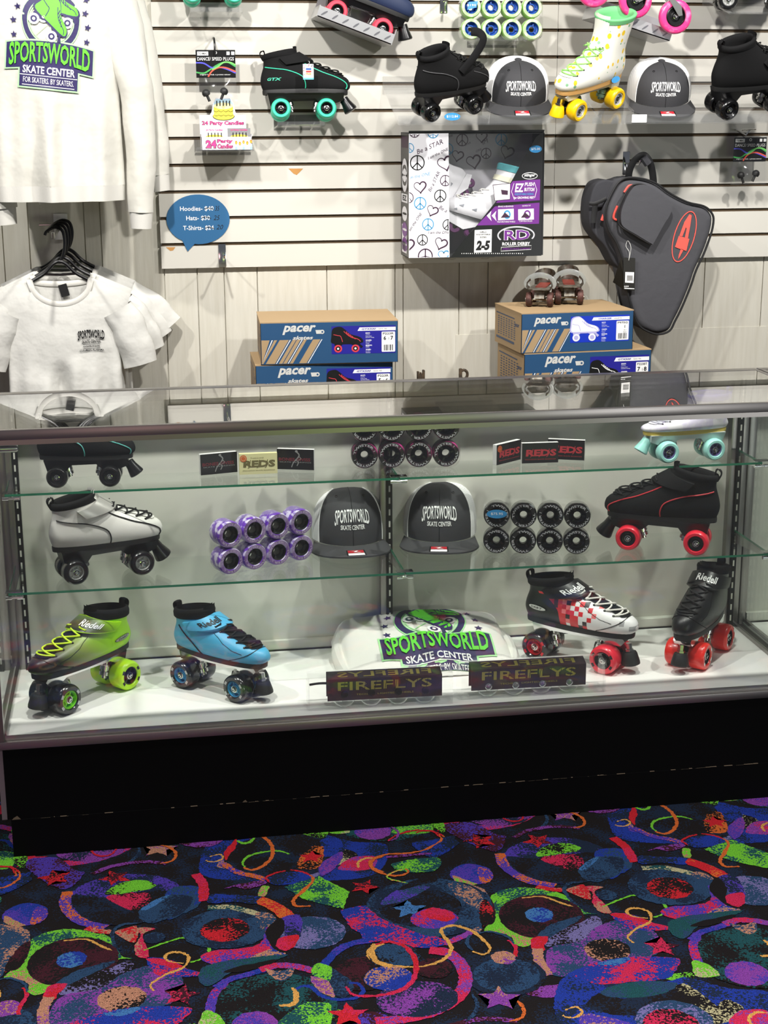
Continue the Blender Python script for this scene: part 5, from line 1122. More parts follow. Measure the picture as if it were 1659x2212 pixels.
mb = MB(); L0, L1 = at(832, 1440, z=DECK+.03), at(1076, 1430, z=DECK+.03); lw = (L1-L0).length; la = (lw/2)/hw; ca_ = ((L0+L1)/2-Vector((xm, ym, 0))).x/hw
def lfn(x, y, k):
    b = .13+(y+.16)*lw*1.0/dep*.88; p = FS(ca_+x*2*la, max(.01, min(.99, b)))
    return p+Vector((0, -.0006, .0012+.00042*k))
club_logo(mb, lfn); mb.build('logo_print', None, t, recalc=False, smooth=False)
for s in (1, -1):
    mb = MB(); mb.tube(spline([FS(s*.93, .05)+Vector((0, 0, -.02)), FS(s*.97, .35)+Vector((s*.010, 0, -.02)), FS(s*.96, .7)+Vector((s*.012, 0, -.03)), FS(s*.9, .95)+Vector((0, 0, -.04))], 12), .022, 10, flat=.7); mb.build('sleeve', M_cotton, t)

# ------------------------------------------------------------ light-up wheel packs
M_clearw = clear('clear_urethane', (.93, .95, .95), refl=1.2, f0=.10, haze=.06)
M_card = pbr('maroon_card', '3a1420', .4, noise=(30, '2a1026', .4, .6)); M_gold = pbr('gold_letters', 'a89a3c', .5); M_goldd = pbr('letter_outline', '1a0c10', .6)  # last one: dark print outlining the gold letters
def firefly(label, A, B, flip):
    A, B = Vector(A), Vector(B); d = B-A; h = atan2(d.y, d.x); L = d.length
    t = thing('light_wheel_pack', label, 'wheel pack', (A+B)/2, (0, 0, h), 'clear trays of light up wheels'); D = .058; H = .074; zb = .020
    mb = MB().mat(M_card); mb.box(-L/2, L/2, .002, .0028, zb, zb+.054); mb.add([(-L/2, .002, zb+.054), (L/2, .002, zb+.054), (L/2, .034, zb+.062), (-L/2, .034, zb+.062)], [(0, 1, 2, 3)])
    mb.box(-L/2, L/2, .034, .0348, zb, zb+.062)
    f = lambda o, q: (lambda x, y: Vector((x, .002-o, q+y)))
    W = L*.82
    mb.mat(M_goldd).text('FIREFLYS', f(.0004, zb+.024), width=W*1.012, height=.024, bold=.05); mb.mat(M_gold).text('FIREFLYS', f(.0008, zb+.025), width=W, height=.022, bold=.012)
    mb.mat(M_goldd)
    for k in range(9): x = -W*.44+k*W*.11; stroke(mb, [(x, .0), (x+.004, .022)], .0014, f(.001, zb+.025))
    mb.mat(M_gold).text('TECHNO  LIGHTED WHEELS', f(.0005, zb+.012), width=L*.5, height=.004)
    mb.text('FIREFLYS', lambda x, y: Vector((-x, .008+y, zb+.0562+y*.25)), width=W, height=.020, bold=.012)
    mb.build('printed_card', None, t, recalc=False, smooth=False)
    for k in range(4):
        x = (k-1.5)*L*.235
        m1 = MB(); m1.M = Matrix.Translation((x, .018, .0272)); m1.lathe([(.012, -.014), (.024, -.015), (.027, -.010), (.027, .010), (.024, .015), (.012, .014), (.012, -.014)], 'y', 32)
        w = m1.build('wheel', M_clearw, t)
        m2 = MB(); m2.M = Matrix.Translation((x, -.001 if flip else -.001, .030 if flip else .036)); m2.lathe([(.0085, .006), (.0085, -.001), (.0065, -.002), (.0045, .001), (.0020, .001), (.0018, -.002), (0, -.002)], 'y', 24); m2.build('axle_cap', pbr('gunmetal', '2a2624', .25, .9) if not flip else M_chrome, w)
    mb = MB(); E = .046
    for (x0, x1) in ((-L/2-E*(1 if not flip else .55), L/2+E*(.55 if not flip else 1)),):
        q = [(-.0035, .001), (-.0035, zb+.056), (.036, zb+.065), (.060, zb+.050), (.060, .001)]
        mb.prism(q[:-1]+[q[-1]], x0, x1, 'yz')
    s = -1 if not flip else 1
    mb.box(s*(L/2+E)-.004, s*(L/2+E)+.004, .0, .0015, .004, zb+.06)
    mb.build('clamshell', M_wrap, t, smooth=False)
    mb = MB(); mb.tube(spline([(s*(L/2+.002), .004, zb+.045), (s*(L/2+.02), .0, zb+.047), (s*(L/2+E-.004), .002, zb+.044)], 8), .003, 8); mb.build('hanging_cord', M_dark if not flip else M_wrap, t)
    return t
firefly('clear tray of light up wheels, left of the pair at the case front', at(708, 1533, z=DECK), at(955, 1520, z=DECK), False)
firefly('clear tray of light up wheels, right of the pair at the case front', at(1018, 1510, z=DECK), at(1265, 1496, z=DECK), True)
# ------------------------------------------------------------ small goods on the slatwall
def slat_hook(name, label, px, py, y0=YW, L=.11, plate=True, mat=M_chrome):
    c = at(px, py, y=y0); t = thing(name, label, 'hook', c, group='hooks on the wall')
    if plate: MB().box(-.011, .011, -.003, -.0002, -.034, .034, .001).build('back_plate', M_chrome, t)
    mb = MB(); mb.tube(spline([(0, 0, 0), (0, -L*.6, 0), (0, -L*.94, .001), (0, -L, .012)], 12), .0032, 8); mb.build('prong', mat, t); return t
slat_hook('slatwall_hook', 'empty chrome slatwall hook below the price sign', 480, 552)
slat_hook('slatwall_hook', 'chrome hook plate at the top of the wall, left of the green wheel pack', 958, 2)
def plug_pack(label, px, py, y, w, tilt, hook_len):
    c = at(px, py, y=y); t = thing('plug_pack', label, 'plug pack', c, (0, 0, rad(tilt)), 'speed plug packs on hooks'); h = w*.68
    mb = MB().mat(pbr('black_print_card', '0e0e10', .3)); mb.box(-w/2, w/2, -.0008, .0008, -h/2, h/2)
    f = lambda x, y: Vector((x, -.0013, y))
    mb.mat(M_wht).text('DANCE/ SPEED PLUGS', lambda x, y: f(x, y+h*.12), width=w*.92, height=h*.12)
    flat(mb, [(-w*.46, h*.30), (-w*.18, h*.30), (-w*.18, h*.44), (-w*.46, h*.44)], f); mb.mat(M_blk).text('TO-MAC', lambda x, y: Vector((x-w*.32, -.0016, y+h*.33)), width=w*.24, height=h*.08, bold=.02)
    mb.mat(M_wht); flat(mb, [(w*.28, h*.32), (w*.36, h*.32), (w*.36, h*.44), (w*.28, h*.44)], f); flat(mb, [(w*.40, h*.32), (w*.48, h*.32), (w*.48, h*.44), (w*.40, h*.44)], f)
    mb.text('original formula. a proven winner', lambda x, y: f(x-w*.02, y-h*.42), width=w*.78, height=h*.06)
    for k, (cl, pts) in enumerate((('3fa050', [(-.5, -.30), (-.3, -.33), (-.12, -.18), (.1, .0), (.3, .06), (.5, -.10)]), ('4a4ac0', [(-.5, .04), (-.3, .02), (-.1, -.14), (.1, -.12), (.3, -.2), (.5, -.33)]), ('d0503c', [(-.2, -.46), (-.1, -.26), (.05, -.14), (.25, -.14), (.5, -.28)]), ('70c060', [(-.1, -.2), (.05, -.1), (.2, .05), (.36, .05), (.5, -.04)]))):
        mb.mat(pbr('ribbon%d' % k, cl, .5)); stroke(mb, [(a*w, b*h) for a, b in pts], h*.055, lambda x, y: Vector((x, -.00155-.0001*k, y)), 24)
    mb.build('header_card', None, t, smooth=False, recalc=False)
    mb = MB(); q = w*.02
    def bag(i, j):
        b = j/8; x = lerp(-1, 1, i/12)*w/2*(1+.08*b); return Vector((x, -.003-.016*sin(pi*(i/12))*sin(pi*min(1, b*.9+.05))+.001*sin(i*1.7+j), -h/2-b*w*.66+.002*sin(i*2.1)*b))
    mb.grid(bag, 12, 8); mb.grid(lambda i, j: Vector((bag(i, j).x, .0012, bag(i, j).z)), 12, 8); mb.build('clear_bag', M_wrap, t)
    for s in (-1, 1):
        mb = MB(); mb.M = Matrix.Translation((s*w*.22-w*.04, -.008, -h/2-w*.36-(s*-.02+.02)*w)) @ Matrix.Rotation(.4*s, 4, 'Y')
        mb.lathe([(0, -.022), (.004, -.022), (.004, -.006), (.010, -.004), (.0118, .003), (.010, .009), (.005, .013), (0, .014)], 'z', 20); mb.build('speed_plug', M_rub, t)
    mb = MB(); ringf(mb, 0, h*.40, .0035, .0035, .0015, lambda a, b: Vector((a, -.0015, b))); mb.build('hole_ring', M_wht, t, recalc=False)
    return t
plug_pack('speed plugs in a clear bag on a black hook above the candles', 466, 138, 1.255, .112, -3, 0)
c = at(464, 118, y=1.255); mb = MB(); mb.tube(spline([(c.x, YW-.001, c.z+.048), (c.x, 1.27, c.z+.045), (c.x, 1.252, c.z+.03), (c.x, 1.250, c.z-.004)], 12), .0028, 8)
o = tag(mb.build('peg_hook', M_blackpl), 'black peg holding the speed plugs above the candles', 'hook', 'hooks on the wall')
plug_pack('speed plugs in a clear bag at the right edge below the shelf', 1620, 323, 1.24, .106, 2, 0)
c = at(1618, 284, y=1.235); mb = MB(); mb.tube([(c.x-.012, YW-.001, c.z+.004), (c.x-.012, 1.228, c.z-.010), (c.x+.0, 1.226, c.z+.006)], .0022, 8); mb.tube([(c.x-.028, 1.226, c.z+.004), (c.x+.018, 1.226, c.z+.006)], .002, 8)
tag(mb.build('peg_hook', M_chrome), 'chrome peg holding the speed plugs at the right edge', 'hook', 'hooks on the wall')
# party candles
y0 = 1.205; A, B = at(436, 325, y=y0), at(545, 325, y=y0); W = B.x-A.x; t = thing('candle_display', 'countertop box of party candles with a yellow cake on its raised back', 'candle display', ((A.x+B.x)/2, y0, A.z))
u = W/109; M_cardw = pbr('white_glossy_card', 'ece9ee', .35); M_cpink = pbr('candle_pink', 'e0408c', .5); M_cblue = pbr('pale_blue_card', 'b8d8ea', .5); M_cyel = pbr('cake_yellow', 'f0dc48', .5); M_cyl2 = pbr('cake_cream', 'f6eeb0', .5)
D = .075; mb = MB().mat(M_cardw); mb.box(-W/2, W/2, 0, .0012, 0, 28*u); mb.box(-W/2, -W/2+.0012, 0, D, 0, 34*u); mb.box(W/2-.0012, W/2, 0, D, 0, 34*u); mb.box(-W/2, W/2, 0, D, 0, .0012)
f = lambda o, cx=0, cz=0: (lambda x, y: Vector((cx+x, -o, cz+y)))
mb.mat(M_blk).text('24', f(.0004, -34*u, 4*u), width=24*u, height=18*u, bold=.075); mb.mat(M_cpink).text('24', f(.0008, -34*u, 5*u), width=22*u, height=16*u, bold=.04)
for tx, z in (('Party', 14), ('Candles', 4)): mb.mat(M_blk).text(tx, f(.0004, -4*u, (z-.6)*u), width=34*u, height=10*u, bold=.06); mb.mat(M_cpink).text(tx, f(.0008, -4*u, z*u), width=32*u, height=8.6*u, bold=.02)
for k in range(5):
    x = (20+k*8)*u; z = (3, 1, 4, 2, 5)[k]*u
    mb.mat((M_cblue, M_cardw)[k % 2]); flat(mb, [(x-2.4*u, 1*u), (x+2.4*u, 1*u), (x+2.4*u, 8*u+z), (x-2.4*u, 8*u+z)], f(.0004)); mb.mat(pbr('flame', 'e08a28', .5)); flat(mb, ellipse(x, 13*u+z, 2.6*u, 4*u, 12), f(.0006)); mb.mat(M_cyel); flat(mb, ellipse(x, 12*u+z, 1.2*u, 2*u, 10), f(.0008))
mb.build('tray', None, t, smooth=False, recalc=False)
mb = MB().mat(M_cardw); out = [(-W/2, 0), (W/2-8*u, 0), (W/2-8*u, 74*u), (28*u, 74*u), (24*u, 80*u), (20*u, 100*u), (14*u, 110*u), (-18*u, 110*u), (-24*u, 100*u), (-28*u, 80*u), (-32*u, 74*u), (-W/2, 74*u)]
mb.prism(out, D-.001, D, 'xz')
g = lambda o: (lambda x, y: Vector((x, D-.001-o, y)))
mb.mat(M_cblue); flat(mb, [(-26*u, 78*u), (22*u, 78*u), (19*u, 98*u), (13*u, 108*u), (-17*u, 108*u), (-23*u, 98*u)], g(.0003))
mb.mat(M_blk); flat(mb, ellipse(-2*u, 71*u, 24*u, 9*u), g(.0006)); mb.mat(M_cyel); flat(mb, ellipse(-2*u, 72*u, 23*u, 8.6*u), g(.0009)); flat(mb, [(-23*u, 72*u), (19*u, 72*u), (19*u, 92*u), (-23*u, 92*u)], g(.001)); mb.mat(M_cyl2); flat(mb, ellipse(-2*u, 93*u, 21*u, 7*u), g(.0013))
mb.mat(M_blk)
for z in (74, 83): stroke(mb, [((-23+42*k/30)*u, (z+2.2*abs(sin(k*.42))*-1)*u) for k in range(31)], .9*u, g(.0014))
for k in range(5): x = (-16+k*7)*u; mb.mat(M_dark); flat(mb, [(x-1.2*u, 93*u), (x+1.2*u, 93*u), (x+1.2*u, 104*u), (x-1.2*u, 104*u)], g(.0016))
mb.mat(M_blk).text('24 Party Candles', lambda x, y: g(.0006)(x-4*u, y+50.4*u), width=92*u, height=11*u, bold=.05); mb.mat(M_cpink).text('24 Party Candles', lambda x, y: g(.001)(x-4*u, y+51*u), width=90*u, height=10*u, bold=.015)
mb.build('header', None, t, smooth=False, recalc=False)
for k, (x0, x1, cl, lb) in enumerate(((-51, -1, M_cardw, 'small white pack of party candles standing in the display box, left one'), (3, 52, pbr('grey_pack', '8a8a8c', .4), 'small grey pack of party candles standing in the display box, right one'))):
    mb = MB().mat(cl); mb.box(x0*u, x1*u, .010+.002*k, .022+.002*k, .0015, (48-2*k)*u); q = .010+.002*k; g2 = lambda o: (lambda x, y: Vector(((x0+x1)/2*u+x, q-o, y)))
    mb.mat(M_cyel); flat(mb, ellipse(0, 28*u, 19*u, 5*u), g2(.0003)); flat(mb, [(-19*u, 20*u), (19*u, 20*u), (19*u, 28*u), (-19*u, 28*u)], g2(.0004)); mb.mat(M_dark)
    for j in range(5): flat(mb, [((-14+j*7)*u, 28*u), ((-12+j*7)*u, 28*u), ((-12+j*7)*u, 37*u), ((-14+j*7)*u, 37*u)], g2(.0006))
    mb.mat(M_cpink).text('24 Party Candles', lambda x, y: g2(.0005)(x, y+40*u), width=36*u, height=4.5*u, bold=.03)
    o = tag(mb.build('candle_pack', None, smooth=False, recalc=False), lb, 'candle pack', 'candle packs in the display box'); o.location = ((A.x+B.x)/2, y0, A.z)
bracket('acrylic_bracket', 424, 548, 327, 'clear ledge under the party candle box', .115)
# the price sign
c = at(428, 474, y=YW-.002); k = at(528, 474, y=YW-.002).x-c.x; k /= 100; mb = MB().mat(pbr('sign_blue', '27618f', .5, bump=.1, bscale=20))
out = [(68*k*cos(a), 53*k*sin(a)) for a in [rad(-106+x) for x in range(0, 344, 8)]]; out = out+[(-33*k, -46*k), (-25*k, -67*k), (-14*k, -51*k)][:3] if False else [(-9*k, -52*k)]+[(68*k*cos(rad(a)), 53*k*sin(rad(a))) for a in range(-90, 235, 8)]+[(-36*k, -44*k), (-25*k, -68*k)]
mb.M = Matrix.Translation(c); mb.prism(out, -.0006, 0); f = lambda o, dx, dz: (lambda x, y: Vector((x+dx*k, -o, y+dz*k)))
mb.mat(M_wht)
for tx, dx, dz, w in (('Hoodies- $40', -2, 17, 72), ('Hats- $30', 0, -3, 51), ('T-Shirts- $24', 0, -24, 66)): mb.text(tx, f(.0009, dx, dz), width=w*k, height=11*k, bold=.01)
mb.mat(M_blk)
for tx, dx, dz, w in (('35', 42, 18, 10), ('25', 40, -2, 14), ('20', 46, -22, 15)): mb.text(tx, f(.0009, dx, dz), width=w*k, height=10*k, shear=.3)
for z, x0 in ((22, 14), (3, 8), (-19, 14)):
    stroke(mb, [(x0*k, z*k), ((x0+9)*k, (z+2)*k), ((x0+20)*k, (z-1)*k)], 1.3*k, f(.0012, 0, 0), 8)
tag(mb.build('price_sign', None, smooth=False, recalc=False), 'blue speech bubble sign listing hoodie, hat and T-shirt prices', 'sign')

# ------------------------------------------------------------ boxed roller skates with a window
yf = 1.17; TL, TR, BR, BL = [at(*q, y=yf) for q in ((883, 287), (1179, 288), (1166, 552), (883, 558))]
t = thing('boxed_skates', 'black and white window box of girls roller skates hung below the long shelf', 'boxed skates', (BL.x, yf, BL.z)); W = (TR.x+BR.x)/2-BL.x; H = TL.z-BL.z; D = YW-.012-yf
def bq(px, py):
    """zoomed picture of the box front -> box front, in metres"""
    x = (px-228)/(1485-60*(py-70)/1150-228); z = 1-(py-lerp(68, 75, x))/lerp(1157, 1126, x); return (x*W, z*H)
fr = lambda o: (lambda x, y: Vector((x, -o, y)))
M_bk = pbr('black_box_card', '0d0d10', .3); M_bw = pbr('white_box_card', 'e8e7ec', .4); M_bp = pbr('purple_box_card', '6e2a86', .4); M_pl = pbr('plum_ink', '3c2038', .5); M_cy = pbr('cyan_ink', '3a94c4', .5)
mb = MB().mat(M_bk)
mb.box(0, .0015, 0, D, 0, H); mb.box(W-.0015, W, 0, D, 0, H); mb.box(0, W, 0, D, H-.0015, H); mb.box(0, W, 0, D, 0, .0015); mb.box(0, W, D-.0015, D, 0, H)
for q in ([bq(228, 50), bq(1490, 55), bq(1480, 90), bq(228, 82)], [bq(1425, 130), bq(1490, 80), bq(1440, 1195), bq(1400, 1195)]): mb.prism(q, 0, .0012)
mb.build('carton', None, t, smooth=False, recalc=True)
def peace(mb, cx, cz, r, fn, w=None): w = w or r*.16; ringf(mb, cx, cz, r, r, w, fn); stroke(mb, [(cx, cz-r), (cx, cz+r)], w, fn); stroke(mb, [(cx, cz), (cx-r*.7, cz-r*.7)], w, fn); stroke(mb, [(cx, cz), (cx+r*.7, cz-r*.7)], w, fn)
def heart(mb, cx, cz, r, fn, rot=0):
    p = []
    for k in range(33): a = 2*pi*k/32; x, z = 16*sin(a)**3/17, (13*cos(a)-5*cos(2*a)-2*cos(3*a)-cos(4*a))/17; p.append((cx+r*(x*cos(rot)-z*sin(rot)), cz+r*(x*sin(rot)+z*cos(rot))))
    stroke(mb, p, [r*.10+r*.13*(.5+.5*sin(2*pi*k/32)) for k in range(33)], fn)
s_ = W/1230
mb = MB().mat(M_bw); mb.prism([bq(228, 76), bq(592, 76), bq(592, 1215), bq(228, 1222)], -.0012, 0)
cut = lambda o: (lambda x, y: Vector((max(.001, min(bq(592, 700)[0]-.0008, x)), -o, max(.002, min(H-.004, y)))))
for (x, z, r, c_) in ((305, 340, 62, M_blk), (560, 505, 46, M_pl), (512, 645, 52, M_blk), (330, 712, 52, M_cy), (400, 908, 50, M_cy), (350, 1052, 46, M_blk), (375, 1205, 64, M_pl), (280, 60, 46, M_pl), (450, 66, 48, M_cy), (580, 912, 46, M_blk), (232, 205, 40, M_cy), (222, 660, 46, M_pl)): mb.mat(c_); peace(mb, *bq(x, z), r*s_, cut(.0016))
for (x, z, r, c_, ro) in ((330, 560, 58, M_pl, .1), (560, 345, 72, M_pl, .25), (440, 780, 54, M_pl, -.4), (515, 1085, 60, M_pl, -.35), (215, 1100, 66, M_pl, 0), (540, 1195, 54, M_cy, 0)): mb.mat(c_); heart(mb, *bq(x, z), r*s_, cut(.0016), ro)
for tx, x, z, w, ro, c_ in (('Be a STAR', 425, 215, 250, .38, M_pl), ('I am the ONE', 500, 270, 200, .42, M_pl), ('m the ONE', 335, 470, 190, .18, M_cy), ('Be a STAR', 470, 520, 190, 1.1, M_pl), ('I am the ONE', 500, 995, 200, .0, M_pl), ('am the ONE', 295, 890, 190, .95, M_pl), ('Be a', 530, 780, 80, -.5, M_pl)):
    ox, oz = bq(x, z); mb.mat(c_).text(tx, lambda a, b: cut(.0017)(ox+a*cos(ro)-b*sin(ro), oz+a*sin(ro)+b*cos(ro)), width=w*s_, shear=.25)
mb.build('white_panel', None, t, smooth=False, recalc=False)
mb = MB().mat(M_bk); mb.prism([bq(*q) for q in ((1405, 120), (1478, 70), (1425, 1198), (600, 1218), (760, 1010), (850, 910), (1160, 530))], -.0010, 0)
mb.mat(M_bp)
for q in ([(1180, 515), (1435, 500), (1425, 690), (1020, 712)], [(1010, 745), (1422, 712), (1412, 905), (840, 920)]): flat(mb, [bq(*p_) for p_ in q], fr(.0014))
def lab(tx, x, z, w, h, mt, o=.0018, **k): ox, oz = bq(x, z); mb.mat(mt).text(tx, lambda a, b: Vector((ox+a, -o, oz+b)), width=w*s_, height=h*s_, **k)
lab('EZ', 1238, 615, 85, 76, M_wht, shear=.2, bold=.03); lab('PUSH', 1332, 562, 88, 34, M_wht, shear=.2, bold=.02); lab('BUTTON', 1330, 608, 96, 32, M_wht, shear=.2, bold=.02); lab('ADJUSTABLE SIZING', 1280, 648, 176, 24, M_cy, bold=.02); lab('for GROWING FEET', 1280, 676, 190, 20, M_wht, bold=.02)
mb.mat(M_wht); stroke(mb, [bq(1190, 535), bq(1165, 610), bq(1190, 685)], .0012, fr(.0018)); stroke(mb, [bq(1378, 525), bq(1400, 595), bq(1378, 668)], .0012, fr(.0018))
for x in (955, 1000): flat(mb, [bq(x+22, 785), bq(x-22, 830), bq(x+22, 880), bq(x+10, 830)], fr(.0018))
for x in (1110, 1295):
    flat(mb, [bq(x-72, 772), bq(x+72, 766), bq(x+70, 866), bq(x-74, 872)], fr(.0018)); mb.mat(M_bp if x > 1200 else M_cy); ringf(mb, *bq(x+10, 820), 26*s_, 32*s_, 14*s_, fr(.002)); mb.mat(M_pl); flat(mb, [bq(x-50, 850), bq(x-10, 800), bq(x+40, 845)], fr(.0021)); mb.mat(M_wht)
lab('BRAKE & BEARINGS', 1110, 752, 140, 14, M_wht); lab('QUICK FIT', 1300, 748, 80, 14, M_wht); lab('POLYURETHANE WHEELS', 1110, 893, 165, 14, M_wht); lab('CAM BUCKLES', 1290, 888, 120, 14, M_wht)
flat(mb, [bq(995, 548), bq(1155, 535), bq(1150, 680), bq(1010, 692)], fr(.0017)); mb.mat(M_pl); flat(mb, [bq(1068, 592), bq(1132, 600), bq(1130, 640), bq(1075, 636)], fr(.0019)); stroke(mb, [bq(*p_) for p_ in ((995, 548), (1155, 535), (1150, 680), (1010, 692), (995, 548))], .002, fr(.0019))
mb.mat(M_wht); ringf(mb, *bq(1338, 468), 70*s_, 28*s_, 5*s_, fr(.0016)); lab('stinger', 1338, 482, 104, 34, M_wht, shear=.2, bold=.02)
mb.mat(pbr('silver_ink', 'c9c9cf', .35, .3)); ringf(mb, *bq(1198, 1010), 168*s_, 74*s_, 14*s_, fr(.0016), a0=-28, a1=60); ringf(mb, *bq(1198, 1010), 168*s_, 74*s_, 14*s_, fr(.0016), a0=60, a1=212)
lab('RD', 1205, 1055, 245, 92, M_wht, .0018, bold=.06); lab('RD', 1205, 1053, 236, 86, M_bp, .0022, bold=.02); lab('ROLLER DERBY', 1196, 1105, 260, 30, M_wht, bold=.03); lab('AMERICA\'S SKATE COMPANY', 1196, 1145, 262, 18, M_bp, bold=.02)
mb.mat(M_wht); stroke(mb, [bq(*p_) for p_ in ((1060, 1122), (1335, 1106), (1332, 1142), (1056, 1158), (1060, 1122))], .0012, fr(.0017))
flat(mb, [bq(*p_) for p_ in ((822, 962), (978, 955), (970, 1168), (812, 1172))], fr(.0015))
for tx, z, w in (('GIRLS', 988, 62), ('ADJUSTABLE', 1012, 134), ('SIZES', 1036, 62)): lab(tx, 897, z, w, 15, M_blk, .0019, bold=.02)
lab('2-5', 893, 1150, 134, 88, M_blk, .0019, bold=.06, shear=.2)
for k in range(30): x = 700+k*19; mb.mat(M_wht); flat(mb, [bq(x, 1176), bq(x+(k*7 % 5)+4, 1175), bq(x+(k*7 % 5)+4, 1184), bq(x, 1185)], fr(.0014))
mb.build('black_panel', None, t, smooth=False, recalc=False)
mb = MB().mat(pbr('grey_lined_card', 'b9b8be', .5)); mb.box(.0016, W-.0016, D-.004, D-.0017, .0016, H-.0016); bkf = lambda x, y: Vector((max(.003, min(W-.003, x)), D-.0045, max(.003, min(H-.003, y))))
for (x, z, r, c_) in ((805, 145, 52, M_pl), (1178, 145, 52, M_cy), (665, 228, 50, M_cy), (1030, 272, 46, M_pl)): mb.mat(c_); peace(mb, *bq(x, z), r*s_, bkf)
for (x, z, r, ro) in ((760, 290, 56, -.2), (990, 118, 54, 0), (910, 345, 70, .2), (1230, 260, 66, -.3), (600, 140, 50, 0)): mb.mat(M_pl); heart(mb, *bq(x, z), r*s_, bkf, ro)
for tx, x, z in (('ONE', 965, 250), ('One', 690, 120), ('STAR', 860, 190), ('IM', 1030, 180)): ox, oz = bq(x, z); mb.text(tx, lambda a, b: bkf(ox+a*.9-b*.4, oz+a*.4+b*.9), width=60*s_, shear=.2)
mb.build('lining', None, t, smooth=False, recalc=False)
# left end panel
mb = MB().mat(M_pl); e = lambda y, z: Vector((-.0004, D*(1-y), z*H))
mb.add([e(*p_) for p_ in ((.1, .88), (.9, .88), (.9, .97), (.1, .97))], [(0, 1, 2, 3)]); mb.mat(M_bw)
for q in (((.15, .03), (.75, .03), (.75, .26), (.15, .26)), ((.1, .44), (.85, .44), (.85, .51), (.1, .51))): mb.add([e(*p_) for p_ in q], [(0, 1, 2, 3)])
for k, (c_, zz) in enumerate(((M_bw, .35), (M_bp, .22), (M_bp, .1), (M_bw, .7), (M_bw, .62))): mb.mat(c_); ringf(mb, .5 if k < 3 else .5, zz, .3, .035 if k < 3 else .07, .05, lambda a, b: e(a, b)+Vector((-.0002, 0, 0)))
mb.mat(M_blk); mb.text('EZ', lambda a, b: e(.5+a, .455+b)+Vector((-.0004, 0, 0)), width=.5, height=.045, bold=.04)
for k in range(9): mb.add([e(*p_)+Vector((-.0003, 0, 0)) for p_ in ((.2+k*.05, .05), (.2+k*.05+.03, .05), (.2+k*.05+.03, .12), (.2+k*.05, .12))], [(0, 1, 2, 3)])
mb.build('end_panel', None, t, smooth=False, recalc=False)
mb = MB(); mb.box(.001, W-.001, -.0002, .0002, .001, H-.001); mb.build('window_film', M_wrap, t, smooth=False)
# the two boots inside
M_boxb = pbr('white_boot_shell', 'e4e4e8', .35); M_tealc = pbr('teal_collar', '4aa0a8', .6)
def boxboot(label, ox, oz, rot, sc, yb):
    b = thing('inline_boot', label, 'boxed skate', (BL.x+ox, yf+yb, BL.z+oz), (0, rad(rot), pi), 'white skates inside the window box', sc); SB = boot_fn(HIGH, 0, .9)
    mb = MB(); mb.grid(lambda i, j: SB(2*pi*i/32, j/14), 32, 14, cu=True); mb.add([SB(2*pi*i/32, 0) for i in range(32)], [tuple(range(32))]); mb.build('shell', M_boxb, b)
    mb = MB(); rows = ((.94, .002), (1.02, .003), (1.05, 0), (1.0, -.006), (.7, -.008)); mb.grid(lambda i, j: SB(2*pi*i/32, *rows[j]), 32, 4, cu=True); mb.build('collar', M_tealc, b)
    mb = MB()
    mb.grid(lambda i, j: SB(lerp(-2.2, 2.2, i/20), .80+.07*j/2, .004), 20, 2); mb.build('strap', pbr('cream_strap', 'dedcc4', .6), b)
    mb = MB(); vs = (.36, .43, .50, .57, .64)
    for a, c_ in zip(vs, vs[1:]):
        for s in (1, -1): mb.tube([SB(lerp(s*.6, -s*.6, k/6), lerp(a, c_, k/6), .003+.004*sin(pi*k/6)) for k in range(7)], .0018, 6)
    mb.build('laces', pbr('white_lace', 'e6e4dc', .8), b)
    mb = MB(); mb.mat(pbr('grey_vent', '8c9098', .5))
    for s in (1, -1):
        for u, v, a, c_ in ((.9, .22, .16, .05), (1.3, .20, .14, .05), (1.8, .3, .15, .06), (.75, .12, .14, .03)):
            mb.add([SB(s*(u-a/2), v, .0012), SB(s*(u+a/2), v-.02, .0012), SB(s*(u+a/3), v+c_, .0012)], [(0, 1, 2)])
        mb.mat(M_tealc); mb.add([SB(s*1.9+.13*cos(k*pi/6), .62+.035*sin(k*pi/6), .002) for k in range(12)], [tuple(range(12))]); mb.mat(M_pl)
        ringf(mb, s*2.3, .9, .2, .04, .03, lambda a, c_: SB(a, c_, .0018), 16)
    mb.build('shell_print', None, b, recalc=False)
    mb = MB(); mb.prism([(-.12, -.002), (.13, -.002), (.14, -.03), (.06, -.05), (.0, -.022), (-.06, -.05), (-.13, -.03)], -.016, .016); mb.build('frame', M_boxb, b, smooth=False)
    for x in (-.09, -.03, .03, .09):
        mb = MB(); mb.M = Matrix.Translation((x, 0, -.048)); mb.lathe([(.008, -.010), (.020, -.011), (.025, -.006), (.025, .006), (.020, .011), (.008, .010)], 'y', 20); mb.build('wheel', pbr('plum_wheel', '5a2a5a', .35), b)
x, z = bq(900, 860); boxboot('white skate with teal collar and strap lying toe left in the window box', x+.01, z-.006, -16, .84, .060)
x, z = bq(640, 700); boxboot('second white skate standing at the back left of the window box', x+.02, z+.02, 58, .56, .100)
sticker('price_sticker', 'blue price sticker on the window box of skates', 1157, 322, yf-.002, '$75.00', .038, .021)
bracket('acrylic_bracket', 960, 1090, 557, 'clear ledge under the window box of skates', .13)
